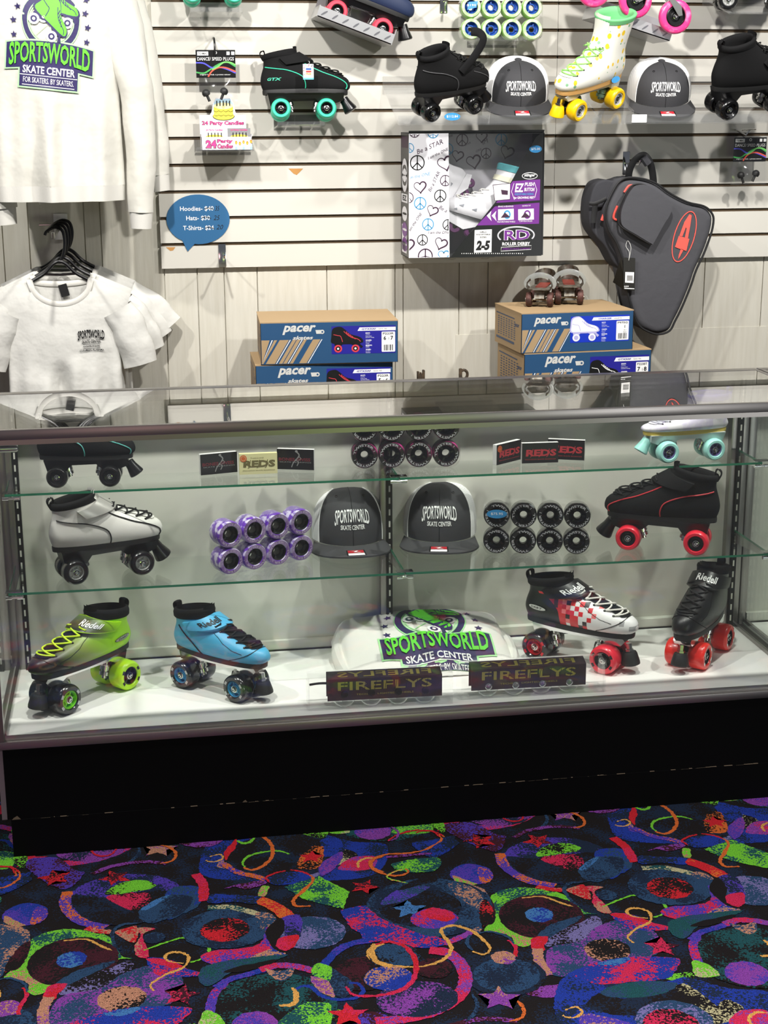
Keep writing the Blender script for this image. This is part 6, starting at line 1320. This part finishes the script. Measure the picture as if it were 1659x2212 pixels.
# ------------------------------------------------------------ shoe boxes on the back counter
M_kraft = pbr('kraft_card', 'a48a66', .75, bump=.08, bscale=80); M_pblue = pbr('box_blue', '224a70', .5); M_pvio = pbr('box_violet', '22208c', .45); M_pcob = pbr('box_cobalt', '1434b8', .45)
M_lg = pbr('box_grey_ink', 'c9c9c4', .5); M_kink = pbr('box_navy_ink', '3a4a66', .6); M_redk = pbr('box_red', 'd0404a', .45); M_lil = pbr('box_lilac', 'b4b0dc', .5)
def pacer(label, TL, TR, H, D, y, model, code, sizes, kind, sub=True, panel=None, rot=0):
    A, B = at(*TL, y=y), at(*TR, y=y); W = (B-A).length; t = thing('shoe_box', label, 'shoe box', (A.x, y, A.z-H), (0, 0, rad(rot)), 'skate shoe boxes on the back counter')
    mb = MB().mat(M_kraft); mb.box(0, W, .001, D, 0, H-.002); mb.box(-.001, W+.001, -.0005, D+.001, H-.003, H)
    mb.mat(M_pblue).box(.0012, W-.0008, -.0006, .001, .0008, H-.003); mb.mat(M_blk).box(-.0004, .0012, -.0004, .001, 0, H-.003); mb.box(W-.001, W+.0006, -.0003, D, .0, H-.003)
    mb.mat(M_kink)
    for k in range(7):                                        # printing on the end
        yy = D*(.12+k*.10)
        for j in range(9): mb.add([(-.0003, D-yy-D*.07*random.uniform(.5, 1), H*(.70-j*.055)), (-.0003, D-yy, H*(.70-j*.055)), (-.0003, D-yy, H*(.725-j*.055)), (-.0003, D-yy-D*.065, H*(.725-j*.055))], [(0, 1, 2, 3)])
    mb.add([(-.0004, D*.25, H*.14), (-.0004, D*.94, H*.14), (-.0004, D*.94, H*.20), (-.0004, D*.25, H*.20)], [(0, 1, 2, 3)]); mb.add([(-.0004, D*.25, H*.78), (-.0004, D*.94, H*.78), (-.0004, D*.94, H*.81), (-.0004, D*.25, H*.81)], [(0, 1, 2, 3)])
    mb.text('pacer', lambda a, b: Vector((-.0004, D*.16-a, H*.62+b)), width=D*.16, shear=.2, bold=.03)
    mb.build('carton', None, t, smooth=False, recalc=False)
    f = lambda o: (lambda x, y_: Vector((x, -.0006-o, y_)))
    mb = MB().mat(M_lg); u = H/100; cx = W*.28 if sub else W*.23; cz = 70*u if sub else 66*u
    mb.text('pacer', lambda x, z: f(.0004)(cx+x, cz+z), width=W*.245, height=22*u, shear=.28, bold=.035)
    mb.add([f(.0004)(cx+x*W, cz+z*u) for x, z in ((.125, 1), (.16, 1), (.16, 10), (.118, 10))], [(0, 1, 2, 3)]); flat(mb, ellipse(cx+W*.168, cz+5.5*u, 5*u, 5*u, 20), f(.0006)); mb.mat(M_pblue); flat(mb, ellipse(cx+W*.168, cz+5.5*u, 2.2*u, 2.2*u, 14), f(.0009)); mb.mat(M_lg)
    if sub: mb.text('skates', lambda x, z: f(.0004)(cx+.01+x, cz-12*u+z), width=W*.15, height=9*u, shear=.3, bold=.03)
    top = 56*u; run = 26*u/W*.9
    for x0, x1, m_ in ((-.03, .045, M_kraft), (.06, .068, M_wht), (.078, .100, M_kraft), (.118, .185, M_kraft), (.192, .198, M_wht), (.212, .238, M_kraft), (.244, .27, M_kraft), (.278, .284, M_wht), (.292, .315, M_kraft), (.36, .415, M_kraft), (.422, .428, M_wht)):
        sl = .105; q = []
        for x, z in ((x0, 0), (x1, 0), (x1, 1), (x0, 1)):
            q.append((max(.002, (x+(z-1)*sl+.02)*W), 2*u+z*top))
        mb.mat(m_); flat(mb, q, f(.0004))
    mb.build('brand_print', None, t, smooth=False, recalc=False)
    mb = MB(); p0, p1 = panel or (.515, .985); pm = M_pcob if kind == 'white' else M_pvio
    mb.mat(pm); flat(mb, [(p0*W, 22*u), (p1*W, 22*u), (p1*W, 88*u), (p0*W, 88*u)], f(.0003))
    pw = (p1-p0)*W; g = lambda x, z, k: f(.0005+.00012*k)(p0*W+pw*.24+x*pw*.50, 42*u+z*pw*.48)
    a_ = {'red': (M_blk, M_redk, M_redk, M_wht), 'white': (M_wht, M_lil, M_wht, M_lil), 'teal': (M_blk, M_wht, M_blk, M_wht)}[kind]
    skate2d(mb, g, *a_, ink=(M_lil if kind == 'white' else M_blk))
    mb.mat(M_wht); flat(mb, [((p0+.19)*W, 76*u), (p1*W, 76*u), (p1*W, 84*u), ((p0+.205)*W, 84*u)], f(.0005)); flat(mb, rrect(p1*W-pw*.22, p1*W-.004*W, 25*u, 73*u, 2*u), f(.0005))
    mb.mat(pm).text(model, lambda x, z: f(.0007)(p0*W+pw*.58+x, 78*u+z), width=pw*.22, height=4.2*u, shear=.3, bold=.03); mb.mat(M_dark).text('BLACK / RED' if kind == 'red' else ('WHITE' if kind == 'white' else 'BLACK / TEAL'), lambda x, z: f(.0007)(p0*W+pw*.80+x, 78.6*u+z), width=pw*.13, height=2.6*u)
    lx = p1*W-pw*.115; mb.mat(M_blk).text(code, lambda x, z: f(.0007)(lx+x, 66*u+z), width=pw*.17, height=5*u, bold=.02)
    if len(sizes) == 2:
        for s_, dx in zip(sizes, (-.055, .055)): mb.text(s_, lambda x, z: f(.0007)(lx+dx*pw+x, 53*u+z), height=9.5*u, bold=.03)
        mb.text('MENS', lambda x, z: f(.0007)(lx+z, 57*u+x), width=6*u, height=1.8*u)
    else: mb.text(sizes[0], lambda x, z: f(.0007)(lx+.04*pw+x, 55*u+z), height=7*u, bold=.04); mb.text('13.1', lambda x, z: f(.0007)(lx+.04*pw+x, 48*u+z), height=3.6*u); mb.text('32.5', lambda x, z: f(.0007)(lx+.04*pw+x, 43*u+z), height=3.6*u)
    for k in range(16):
        if k % 5 != 3: x = lx-pw*.075+k*pw*.0095; flat(mb, [(x, 28*u), (x+pw*(.003+.003*(k % 3)), 28*u), (x+pw*(.003+.003*(k % 3)), 42*u), (x, 42*u)], f(.0007))
    mb.mat(M_wht)
    for hd, z, ls in (('BOOT:', 72, ('Vinyl/Poly', 'Foam Liner', 'Speed Boot, Padding')), ('CHASSIS:', 55, ('Nylon Plate', 'Trucks')), ('BEARING:', 43, ('608ZZ',)), ('WHEEL:', 33, ('Poly 58mm', 'Outdoor'))):
        mb.text(hd, lambda x, z_: f(.0006)(p0*W+pw*.53+x, (z-3)*u+z_), height=2.8*u, bold=.04, align='L')
        for k, l_ in enumerate(ls): mb.text(l_, lambda x, z_: f(.0006)(p0*W+pw*.53+x, (z-6.5-k*3.4)*u+z_), height=2.2*u, align='L')
    mb.build('label_panel', None, t, smooth=False, recalc=False); return t
zt = at(554, 789, y=1.0).z; pacer('lower blue skate box of the left stack, black skate picture, sizes 5 and 6', (552, 789), (847, 782), zt-.8305, .25, 1.0, 'GTX500', 'P223R', ('5', '6'), 'red', rot=-1)
zl = at(562, 697, y=.998).z; pacer('upper blue skate box of the left stack, red wheeled skate picture, sizes 6 and 7', (562, 697), (857, 690), zl-zt-.0005, .25, .998, 'GTX500', 'P223R', ('6', '7'), 'red', rot=-2.5)
zr = at(1133, 764, y=.985).z; pacer('lower blue skate box of the right stack, black skate picture, sizes 7 and 8', (1133, 764), (1412, 757), zr-.8305, .27, .985, 'GTX500', 'P223BT', ('7', '8'), 'teal', rot=3)
z2 = at(1127, 677, y=.985).z; pacer('upper blue skate box of the right stack with white skate picture, under the metal skates', (1127, 677), (1374, 671), z2-zr-.0005, .26, .985, 'CHARGER', 'P975G', ('1',), 'white', sub=False, panel=(.435, .965), rot=3.5)
# two old strap-on skates on the right stack
M_rust = pbr('rusty_wheel', '5a342c', .6, .2, noise=(90, '3a2420', .4, .6)); M_oldsteel = pbr('old_steel', '9a968c', .4, .85, noise=(60, '6a5a48', .45, .65)); M_redpaint = pbr('red_painted_steel', '8a3428', .5, .3)
def metal_skate(label, F1, hd, sc):
    t = thing('metal_skate', label, 'strap on roller skate', F1, (0, 0, rad(hd)), 'old strap on metal skates', sc); r = .021
    for x in (-.055, .055):
        for y in (-.030, .030):
            mb = MB(); mb.M = Matrix.Translation((x, y, r)); mb.lathe([(.004, -.008), (.012, -.0085), (.019, -.0075), (r, -.003), (r, .003), (.019, .0075), (.012, .0085), (.004, .008)], 'y', 24); w = mb.build('wheel', M_rust, t)
            mb = MB(); mb.M = Matrix.Translation((x, y, r)); mb.lathe([(0, -.011), (.0055, -.011), (.0065, -.007), (.0065, .007), (.0055, .011), (0, .011)], 'y', 12); mb.build('hub', M_oldsteel, w)
        mb = MB(); mb.lathe([(0, -.03), (.003, -.03), (.003, .03), (0, .03)], 'y', 8, (x, 0, r)); mb.prism([(x-.016, r+.004), (x+.016, r+.004), (x+.010, .046), (x-.010, .046)], -.014, .014); mb.lathe([(0, -.012), (.006, -.012), (.006, .012), (0, .012)], 'y', 10, (x, 0, r+.012)); mb.build('truck', M_oldsteel, t)
    mb = MB().mat(M_oldsteel); mb.prism(rrect(-.095, .0, -.026, .026, .018), .046, .049, 'xy'); mb.prism(rrect(-.03, .085, -.030, .030, .016), .050, .053, 'xy'); mb.mat(M_redpaint); mb.prism(rrect(-.085, .04, -.016, .016, .006), .0532, .0545, 'xy'); mb.build('foot_plate', None, t, smooth=False)
    mb = MB(); mb.grid(lambda i, j: Vector((-.060-.036*cos(lerp(-1.5, 1.5, i/14)), .030*sin(lerp(-1.5, 1.5, i/14)), .049+.034*j/3+.004*j*cos(i/14*pi-pi/2))), 14, 3); mb.build('heel_cup', M_oldsteel, t)
    for s in (1, -1):
        mb = MB(); mb.tube([(.06, s*.030, .052), (.066, s*.036, .060), (.070, s*.034, .070), (.066, s*.026, .078)], .008, 8, flat=.25, up=(0, 1, 0)); mb.build('toe_clamp', M_oldsteel, t)
    mb = MB(); mb.tube(spline([(.045, -.034, .054), (.044, -.040, .066), (.050, -.026, .082), (.056, 0, .090), (.050, .026, .082), (.044, .038, .066), (.045, .032, .054)], 24), .008, 8, flat=.14); mb.build('toe_strap', clear('old_plastic', (.62, .64, .58), refl=.8, f0=.06, haze=.30), t)
    return t
p = at(1172, 662, z=z2); metal_skate('old metal strap on skate with clear strap, left of the pair on the box', (p.x+.01, p.y+.045, z2), -112, 1.05)
p = at(1228, 657, z=z2); metal_skate('old metal strap on skate with clear strap, right of the pair on the box', (p.x+.012, p.y+.045, z2), -104, 1.10)
# brown clips standing on the counter
M_brown = pbr('worn_brown_leather', '4a3a26', .7, noise=(120, '2e2418', .4, .6))
c = at(909, 829, y=1.0); t = MB(); t.M = Matrix.Translation((c.x, c.y, .842)); t.box(-.010, .010, -.006, .006, -.012, .076, .002); t.box(-.011, -.005, -.007, .007, .06, .083, .001); t.box(.005, .011, -.007, .007, .06, .087, .001); t.box(-.002, .002, -.007, .007, .06, .080, .001)
tag(t.build('wooden_clip', M_brown), 'worn brown forked stub standing behind the case, left one near the left boxes', 'clip', 'brown stubs behind the case')
c = at(1000, 827, y=1.0); t = MB(); t.M = Matrix.Translation((c.x, c.y, .842)); t.box(-.012, -.003, -.005, .005, -.012, .088, .002); t.tube([(.002+.011*cos(a), 0, .070+.013*sin(a)) for a in [2*pi*k/16 for k in range(16)]], .0042, 8, closed=True); t.box(-.004, .008, -.004, .004, -.012, .058, .001)
tag(t.build('ring_clip', M_brown), 'worn brown stub with a ring standing behind the case, near the right boxes', 'clip', 'brown stubs behind the case')

# ------------------------------------------------------------ grey skate bag on a hook
yb = 1.16
def bp_(x, y, dy=0): return at(1220+x/3.779, 270+y/3.779, y=yb-dy)
def slab(name, out, y0, y1, bev, mat, parent, seg=4, n=90, org=None):
    pts = [(p.x, p.z) for p in spline([(a, 0, b) for a, b in out], n, True)]; bm = bmesh.new()
    f = bm.faces.new([bm.verts.new((a, y0, b)) for a, b in pts]); r = bmesh.ops.extrude_face_region(bm, geom=[f])
    vs = [v for v in r['geom'] if isinstance(v, bmesh.types.BMVert)]; bmesh.ops.translate(bm, verts=vs, vec=(0, y1-y0, 0))
    bmesh.ops.recalc_face_normals(bm, faces=bm.faces)
    ed = [e for e in bm.edges if abs(e.verts[0].co.y-e.verts[1].co.y) < 1e-6 and len(e.link_faces) == 2]
    bmesh.ops.bevel(bm, geom=ed, offset=bev, segments=seg, affect='EDGES', profile=.55, clamp_overlap=True)
    mb = MB(); mb.bm(bm); o = mb.build(name, mat, parent, angle=50)
    if org is not None: o.data.transform(Matrix.Translation(-org))
    return o
M_bag = pbr('grey_nylon', '4c4c50', .9, spec=.2, bump=.35, bscale=38, bdist=.004); M_bagd = pbr('dark_grey_nylon', '3c3c40', .9, spec=.2, bump=.35, bscale=38, bdist=.004); M_pipe = pbr('black_piping', '101012', .6); M_coral = pbr('coral_print', 'f05a4e', .6)
org = bp_(650, 300); t = thing('skate_bag', 'dark grey boot shaped skate bag with coral emblem hanging on a hook', 'bag', org)
def XZ(q): return [(lambda p: (p.x, p.z))(bp_(*a)) for a in q]
body = [(520, 430), (640, 440), (750, 480), (860, 560), (1000, 630), (1140, 665), (1205, 730), (1212, 800), (1190, 900), (1135, 1050), (1070, 1190), (1030, 1310), (960, 1480), (900, 1600), (855, 1680), (770, 1708), (690, 1690), (610, 1640), (560, 1540), (520, 1400), (490, 1220), (468, 1090), (420, 960), (360, 860), (335, 760), (345, 650), (400, 530), (450, 460)]
slab('body', XZ(body), yb, yb+.13, .022, M_bag, t, org=org)
cuff = [(370, 452), (440, 460), (540, 440), (620, 460), (600, 800), (520, 1150), (450, 1150), (370, 1010), (300, 930), (250, 850), (235, 740), (245, 610), (290, 490)]
slab('cuff', XZ(cuff), yb+.045, yb+.14, .02, M_bagd, t, org=org)
pock = [(560, 490), (640, 488), (740, 550), (845, 635), (835, 720), (780, 810), (700, 955), (680, 962), (560, 890), (460, 830), (435, 780), (440, 690), (480, 590), (520, 525)]
slab('pocket', XZ(pock), yb-.030, yb+.01, .014, M_bag, t, org=org, n=70)
def path(q, r, mat, name, dy, closed=False, n=60, **k):
    mb = MB(); mb.M = Matrix.Translation(-org); mb.tube(spline([bp_(a[0], a[1], dy if len(a) < 3 else a[2]) for a in q], n, closed), r, 7, closed=closed, **k); return mb.build(name, mat, t)
path(body, .0035, M_pipe, 'piping', .0, True, 120); path(pock, .003, M_pipe, 'pocket_piping', .026, True, 80)
path([(440, 468), (400, 530), (360, 640), (325, 720), (302, 780)], .005, M_coral, 'coral_piping', -.03); path([(560, 492), (520, 500), (485, 550)], .0035, M_coral, 'coral_piping', .004); path([(430, 660), (405, 720), (400, 760), (425, 775)], .0035, M_coral, 'coral_piping', .004)
path([(520, 440, -.03), (530, 370, -.02), (570, 290, -.01), (640, 248, -.01), (690, 300, -.01), (715, 390, -.02), (725, 490, -.03)], [.011]*41, M_pipe, 'handle', 0, n=40, flat=.4)
path([(640, 262, -.005), (680, 320, -.005)], .012, M_bagd, 'handle_grip', 0, n=8)
path([(470, 1180, -.08), (455, 1300, -.09), (470, 1420, -.09), (500, 1540, -.10)], .010, M_pipe, 'shoulder_strap', 0, n=20, flat=.3); path([(560, 1200, -.08), (540, 1360, -.09), (535, 1500, -.10)], .008, M_pipe, 'shoulder_strap', 0, n=20, flat=.3)
path([(200, 640, -.03), (250, 640, -.025), (340, 600, -.02)], .006, M_pipe, 'webbing', 0, n=10, flat=.4); path([(250, 640, -.028), (240, 720, -.03), (235, 800, -.03)], .009, M_pipe, 'webbing', 0, n=10, flat=.4)
mb = MB().mat(M_coral); mb.M = Matrix.Translation(-org); sc_ = at(1400, 600, y=yb).x-at(1390, 600, y=yb).x; sc_ = sc_/10/3.779; cc = bp_(975, 912, .0022); tl = rad(-15)
f = lambda a, b: cc+Vector(((a*cos(tl)-b*sin(tl))*sc_, 0, (a*sin(tl)+b*cos(tl))*sc_))
ringf(mb, 0, 0, 82, 198, 8, f, 40); qf = lambda x, y: (lambda d: (d.x, d.y))(Matrix.Rotation(-tl, 2) @ Vector((x-975, -(y-912))))
for q in ([(1010, 740), (1028, 750), (1020, 830), (1006, 925), (980, 920), (992, 850), (985, 840), (960, 910), (935, 905), (970, 800)], [(930, 905), (1018, 930), (998, 1022), (950, 1008), (903, 990)], [(952, 1005), (975, 1012), (945, 1070), (933, 1085), (938, 1050)]): flat(mb, [qf(*p_) for p_ in q], f)
mb.build('emblem', None, t, smooth=False, recalc=False)
t = thing('hang_tag', 'black folded tag with white barcode label hanging on the grey bag', 'hang tag', group='tags on strings')
mb = MB().mat(pbr('black_tag_card', '17150f', .4)); P = [bp_(a, b, .012) for a, b in ((478, 1082), (576, 1086), (572, 1352), (480, 1342))]
mb.prism([(p_.x, p_.z) for p_ in P], P[0].y, P[0].y+.0008); q = [bp_(470, 1080, .010), bp_(480, 1342, .010), bp_(478, 1284, -.03), bp_(392, 1284, -.03), bp_(450, 1110, -.01)]; mb.add([Vector(a) for a in q], [(0, 1, 2, 3, 4)])
mb.mat(M_wht); g = lambda a, b: bp_(a, b, .0126); mb.add([g(*a) for a in ((494, 1200), (566, 1202), (562, 1290), (492, 1286))], [(0, 1, 2, 3)])
for k in range(3): mb.add([g(490+k*13+5*cos(j*pi/4), 1317+5*sin(j*pi/4)) for j in range(8)], [tuple(range(8))])
mb.add([g(*a) for a in ((486, 1328), (568, 1334), (568, 1340), (486, 1336))], [(0, 1, 2, 3)])
mb.mat(M_blk)
for k in range(12): x = 508+k*3.9; mb.add([bp_(*a, .013) for a in ((x, 1228), (x+1.6+(k % 3)*.6, 1228), (x+1.6+(k % 3)*.6, 1272), (x, 1272))], [(0, 1, 2, 3)])
mb.build('card', None, t, smooth=False, recalc=False)
mb = MB(); mb.tube(spline([bp_(522, 1105, .013), bp_(528, 1040, .014), bp_(500, 990, .004), bp_(515, 945, .002), bp_(540, 1000, .012), bp_(526, 1090, .014)], 24), .0007, 5); mb.build('string', pbr('white_string', 'd8d8d4', .7), t)
slat_hook('slatwall_hook', 'chrome hook carrying the grey skate bag', 1352, 352, L=.135)

# ------------------------------------------------------------ shirts on hangers
M_tee = pbr('white_jersey', 'c9c8c2', .85, bump=.55, bscale=9, bdist=.02); M_rib = pbr('white_rib', 'cac8c1', .85, bump=.3, bscale=300)
def garment(name, label, cat, org, hwid, length, sh_w, sh_drop, neck_w, neck_d, depth, sleeve, rz, group, seed, mat, rib=None, hem=.0):
    """front and back of cloth hung from a hanger; org is the point between the shoulders at neck height"""
    t = thing(name, label, cat, org, (0, 0, rad(rz)), group); rnd = random.Random(seed); ph = [rnd.uniform(0, 6.3) for _ in range(8)]
    def top(u, fr):
        x = lerp(-sh_w, sh_w, u); a = abs(x)
        if a < neck_w: return (-(neck_d if fr else neck_d*.22)*sqrt(max(0, 1-(a/neck_w)**2)))
        return -sh_drop*(a-neck_w)/(sh_w-neck_w)
    def P(u, t_, fr):
        zt = top(u, fr); z = lerp(-length, zt, t_); k = t_
        w = lerp(hwid, hwid*.97, min(1, k*1.6)); w = lerp(w, sh_w, max(0, (k-.70)/.30)**.8)
        x = lerp(-w, w, u); e = sqrt(max(0, 1-(2*u-1)**2)); sh = max(0, 1-max(0, (k-.6)/.4)**3*(.9 if abs(x) > neck_w else .45))
        fold = (.012*sin(u*17+ph[0]+k*1.5)+.008*sin(u*31+ph[1]-k*2)+.006*sin(u*9+k*6+ph[2]))*(1-k**3)*e*(1.0 if fr else .6)
        fold += .004*sin(k*13+u*7+ph[3])*e*(1-k)
        fold *= 1-.9*min(1, max(0, (k-.28)/.25))
        y = (depth*e*sh+fold)*(-1 if fr else .7)
        return Vector((x, y, z))
    mb = MB(); NU, NV = 60, 40
    mb.grid(lambda i, j: P(i/NU, j/NV, True), NU, NV); mb.grid(lambda i, j: P(1-i/NU, j/NV, False), NU, NV)
    mb.build('body', mat, t, weld=True, angle=120)
    u0, u1 = .5-.5*neck_w/sh_w, .5+.5*neck_w/sh_w
    if rib is not None:                                        # neck band
        mb = MB(); mb.tube([P(lerp(u0, u1, k/24), 1, True)+Vector((0, -.001, -.004)) for k in range(25)]+[P(lerp(u1, u0, k/20), 1, False)+Vector((0, .001, -.004)) for k in range(1, 20)], .009, 8, closed=True, flat=.35, up=(0, 1, 0))
        mb.build('neck_band', rib, t, angle=120)
    if hem:
        mb = MB(); pr = lambda i, j: (lambda p_: Vector((p_.x*(1-.006*j), p_.y*(1-.008*j), -length-hem*j/3)))(P(i/40, 0, True)) if i <= 40 else (lambda p_: Vector((p_.x*(1-.006*j), p_.y*(1-.008*j), -length-hem*j/3)))(P((80-i)/40, 0, False))
        mb.grid(lambda i, j: pr(i, j), 80, 3, cu=True); mb.build('hem_band', rib or M_rib, t, angle=80)
    for s in (1, -1):
        q = sleeve(s); n = len(q); mb = MB(); ns = 26
        def SL(i, j):
            kk = j/24*(n-1); a = min(int(kk), n-2); w_ = kk-a; w2 = w_*w_*(3-2*w_)
            c = Vector(q[a][0]).lerp(Vector(q[a+1][0]), w_); r = lerp(q[a][1], q[a+1][1], w2); d = lerp(q[a][2], q[a+1][2], w2)
            ax = (Vector(q[a+1][0])-Vector(q[a][0])).normalized(); 
            if 0 < a and w_ < .5: ax = (Vector(q[a+1][0])-Vector(q[a-1][0])).normalized()*(1-w_*2)*.5+ax*(.5+w_)
            elif a < n-2 and w_ >= .5: ax = ax*(1.5-w_)+(Vector(q[a+2][0])-Vector(q[a][0])).normalized()*(w_-.5)
            ax.normalize(); p_ = Vector((ax.z, 0, -ax.x)); th = 2*pi*i/ns
            f_ = 1+.07*sin(3*th+ph[4]+kk*1.2)+.03*sin(5*th+kk*1.5+ph[5]); return c+p_*(r*cos(th))+Vector((0, d*sin(th)*f_, 0))+p_*(.002*sin(kk*4+ph[6]))
        mb.grid(SL, ns, 24, cu=True); mb.build('sleeve', mat, t, angle=120)
        if hem:
            mb = MB(); e = q[-1]; ax = (Vector(q[-1][0])-Vector(q[-2][0])).normalized(); p_ = Vector((ax.z, 0, -ax.x))
            mb.grid(lambda i, j: Vector(e[0])+ax*(.045*j/3)+p_*(e[1]*(.93-.10*j/3)*cos(2*pi*i/24))+Vector((0, e[2]*(.93-.10*j/3)*sin(2*pi*i/24), 0)), 24, 3, cu=True); mb.build('cuff', rib or M_rib, t, angle=80)
    return t, P, top
def hanger(label, org, w, drop, hook_h, rz, group='black plastic hangers'):
    t = thing('hanger', label, 'clothes hanger', org, (0, 0, rad(rz)), group)
    mb = MB(); mb.tube(spline([(-w, 0, -drop), (-w*.5, 0, -drop*.48), (-.018, 0, .004), (0, 0, .012), (.018, 0, .004), (w*.5, 0, -drop*.48), (w, 0, -drop)], 30), .0052, 8); mb.tube([(-w*.46, 0, -drop*.5), (0, 0, -drop*.55), (w*.46, 0, -drop*.5)], .0035, 6); mb.build('shoulder_bar', M_blackpl, t)
    mb = MB(); mb.tube(spline([(0, 0, .008), (.012, 0, .030), (.018, 0, hook_h*.62), (.012, 0, hook_h*.92), (-.008, 0, hook_h), (-.030, 0, hook_h*.90), (-.036, 0, hook_h*.80)], 24), .0046, 8); mb.build('hook', M_blackpl, t)
    return t
yT = 1.16; nk = at(128, 603, y=yT); kx = at(228, 603, y=yT).x-nk.x; kx /= 100   # metres per pixel there
def tee_sleeve(sh_w, drop, fx):
    def f(s):
        X = lambda dx, dz, d=0: Vector((s*dx*kx, d, -dz*kx))
        o = 13*fx; q = 10*fx
        return [(X(120+o*.2, 72), 37*kx, .030), (X(140+o*.6, 108-q*.5), 40*kx, .032), (X(154+o, 148-q), 40*kx, .029), (X(166+o*1.3, 196-q*1.6), 38*kx, .022)]
    return f
names = ('white T-shirt with small club print, frontmost on the hangers behind the case', 'white T-shirt second from the front on the hangers', 'white T-shirt third from the front on the hangers', 'rearmost white T-shirt on the hangers behind the case')
for k in range(4):
    o = Vector((nk.x+.003+.006*k, yT+.036*k, nk.z+.004+.008*k)); hw_ = 126*kx+.003*k
    t, P, TP = garment('t_shirt', names[k], 'T-shirt', o, hw_, .40, 150*kx, .050, .062*1.38, .070 if k == 0 else .05, .024, tee_sleeve(150*kx, .050, k), (0, 5, 8, 3)[k], 'white T-shirts on black hangers', 11+k, M_tee, M_rib)
    if k == 0:
        def tf(x, y, dx=0, dy=0):
            X = x+62*kx; Z = y-(735-603)*kx; u = .5+X/(2*hw_); return P(u, min(1, (Z+.40)/(TP(u, True)+.40)), True)+Vector((0, -.004, 0))
        mb = MB().mat(M_blk); W_ = 60*kx; H_ = 19*kx
        mb.text('SPORTSWORLD', sports_warp(lambda x, y: tf(x, y), W_, H_), width=W_, height=H_, bold=.03, sub=1)
        for tx, dz, w_, h_ in (('SKATE CENTER', -11, 42, 7.5), ('FOR SKATERS. BY SKATERS.', -20, 38, 4.5), ('CULLMAN, ALABAMA', -29, 54, 5.5)): mb.text(tx, lambda x, y: tf(x, y+dz*kx-(abs(x)/W_)**2*.012), width=w_*kx, height=h_*kx, bold=.02)
        for dz in (-14, -23): stroke(mb, [((-19+38*j/8)*kx, dz*kx) for j in range(9)], .8*kx, tf)
        mb.build('chest_print', None, t, smooth=False, recalc=False)
        c = P(.5, .97, False); mb = MB().box(-.013, .011, c.y-.006, c.y-.004, -.055, -.020); mb.M = Matrix.Identity(4); g = mb.build('neck_tag', M_blk, t, smooth=False); g.rotation_euler = (0, rad(-14), 0)
    hanger(('black hanger of the frontmost T-shirt', 'black hanger of the second T-shirt', 'black hanger of the third T-shirt', 'black hanger of the rearmost T-shirt')[k], o+Vector((0, .004, .034)), 70*kx, .048, 92*kx-.012-.004*k, (0, 5, 8, 3)[k])
c = at(132, 500, y=YW); t = thing('faceout_hook', 'white painted hook arm carrying the T-shirt hangers', 'hook', (c.x, YW+.015, c.z+.006), group='hooks on the wall')
MB().box(-.02, .02, -.012, -.0005, -.03, .045, .002).build('back_plate', M_white, t); mb = MB(); mb.tube([(0, -.010, .01), (-.004, -.40, .006), (-.004, -.404, .020)], .0045, 8); mb.tube([(-.06, -.05, .016), (.02, -.05, .016)], .003, 6); mb.build('arm', M_alu, t)
# sweatshirts above them
M_fleece = pbr('white_sweatshirt_fleece', 'c8c6bd', .88, bump=.5, bscale=6, bdist=.03, sheen=.1)
yH = 1.10; cH = at(125, 300, y=yH); kh = (at(225, 300, y=yH).x-cH.x)/100; topz = at(112, -95, y=yH).z; hemz = at(112, 400, y=yH).z; L = topz-hemz
def hood_sleeve(s):
    X = lambda px, py, d=0: (lambda p_: (p_.x-cH.x, d, p_.z-topz))(at(px, py, y=yH))
    if s > 0: return [(X(222, -40), 62*kh, .05), (X(262, 60), 48*kh, .05), (X(288, 170, -.01), 38*kh, .046), (X(300, 230, -.005), 36*kh, .040), (X(304, 350), 33*kh, .040), (X(305, 458), 28*kh, .034)]
    return [(X(12, -40), 62*kh, .05), (X(-20, 90), 46*kh, .05), (X(-10, 250, -.0), 40*kh, .045), (X(-6, 360, .01), 36*kh, .040), (X(8, 450, .01), 28*kh, .034)]
t, P, TP = garment('sweatshirt', 'white sweatshirt with green and purple club print hanging at upper left', 'sweatshirt', (cH.x, yH, topz), 142*kh, L, 160*kh, .05, .08, .06, .085, hood_sleeve, 0, 'white sweatshirts hanging at upper left', 31, M_fleece, M_rib, hem=.042)
lw = 186*kh; mb = MB(); lx = (120-125)*kh; lz = at(112, 128, y=yH).z-topz+L; rr = rad(-6)
def lf2(x, y, k):
    X, Z = lx+(x*cos(rr)-y*sin(rr))*lw, lz+(x*sin(rr)+y*cos(rr))*lw; u = .5+X/(2*142*kh); return P(u, Z/(L+TP(u, True)), True)+Vector((0, -.0035-.00036*k, 0))
club_logo(mb, lf2); mb.build('logo_print', None, t, smooth=False, recalc=False)
def hood_sleeve2(s):
    X = lambda px, py, d=0: (lambda p_: (p_.x-cH.x, d, p_.z-topz))(at(px, py, y=yH+.11))
    if s > 0: return [(X(235, -60), 60*kh, .05), (X(285, 60), 46*kh, .05), (X(312, 190), 40*kh, .045), (X(330, 300), 35*kh, .04), (X(341, 378), 28*kh, .034)]
    return [(X(30, -60), 60*kh, .05), (X(0, 100), 46*kh, .05), (X(50, 300), 40*kh, .045), (X(95, 400), 32*kh, .035)]
garment('sweatshirt', 'second white sweatshirt behind the printed one, its sleeve over the slatwall edge', 'sweatshirt', (cH.x, yH+.11, topz), 138*kh, L*.97, 160*kh, .05, .08, .06, .07, hood_sleeve2, 0, 'white sweatshirts hanging at upper left', 37, M_fleece, M_rib, hem=.04)
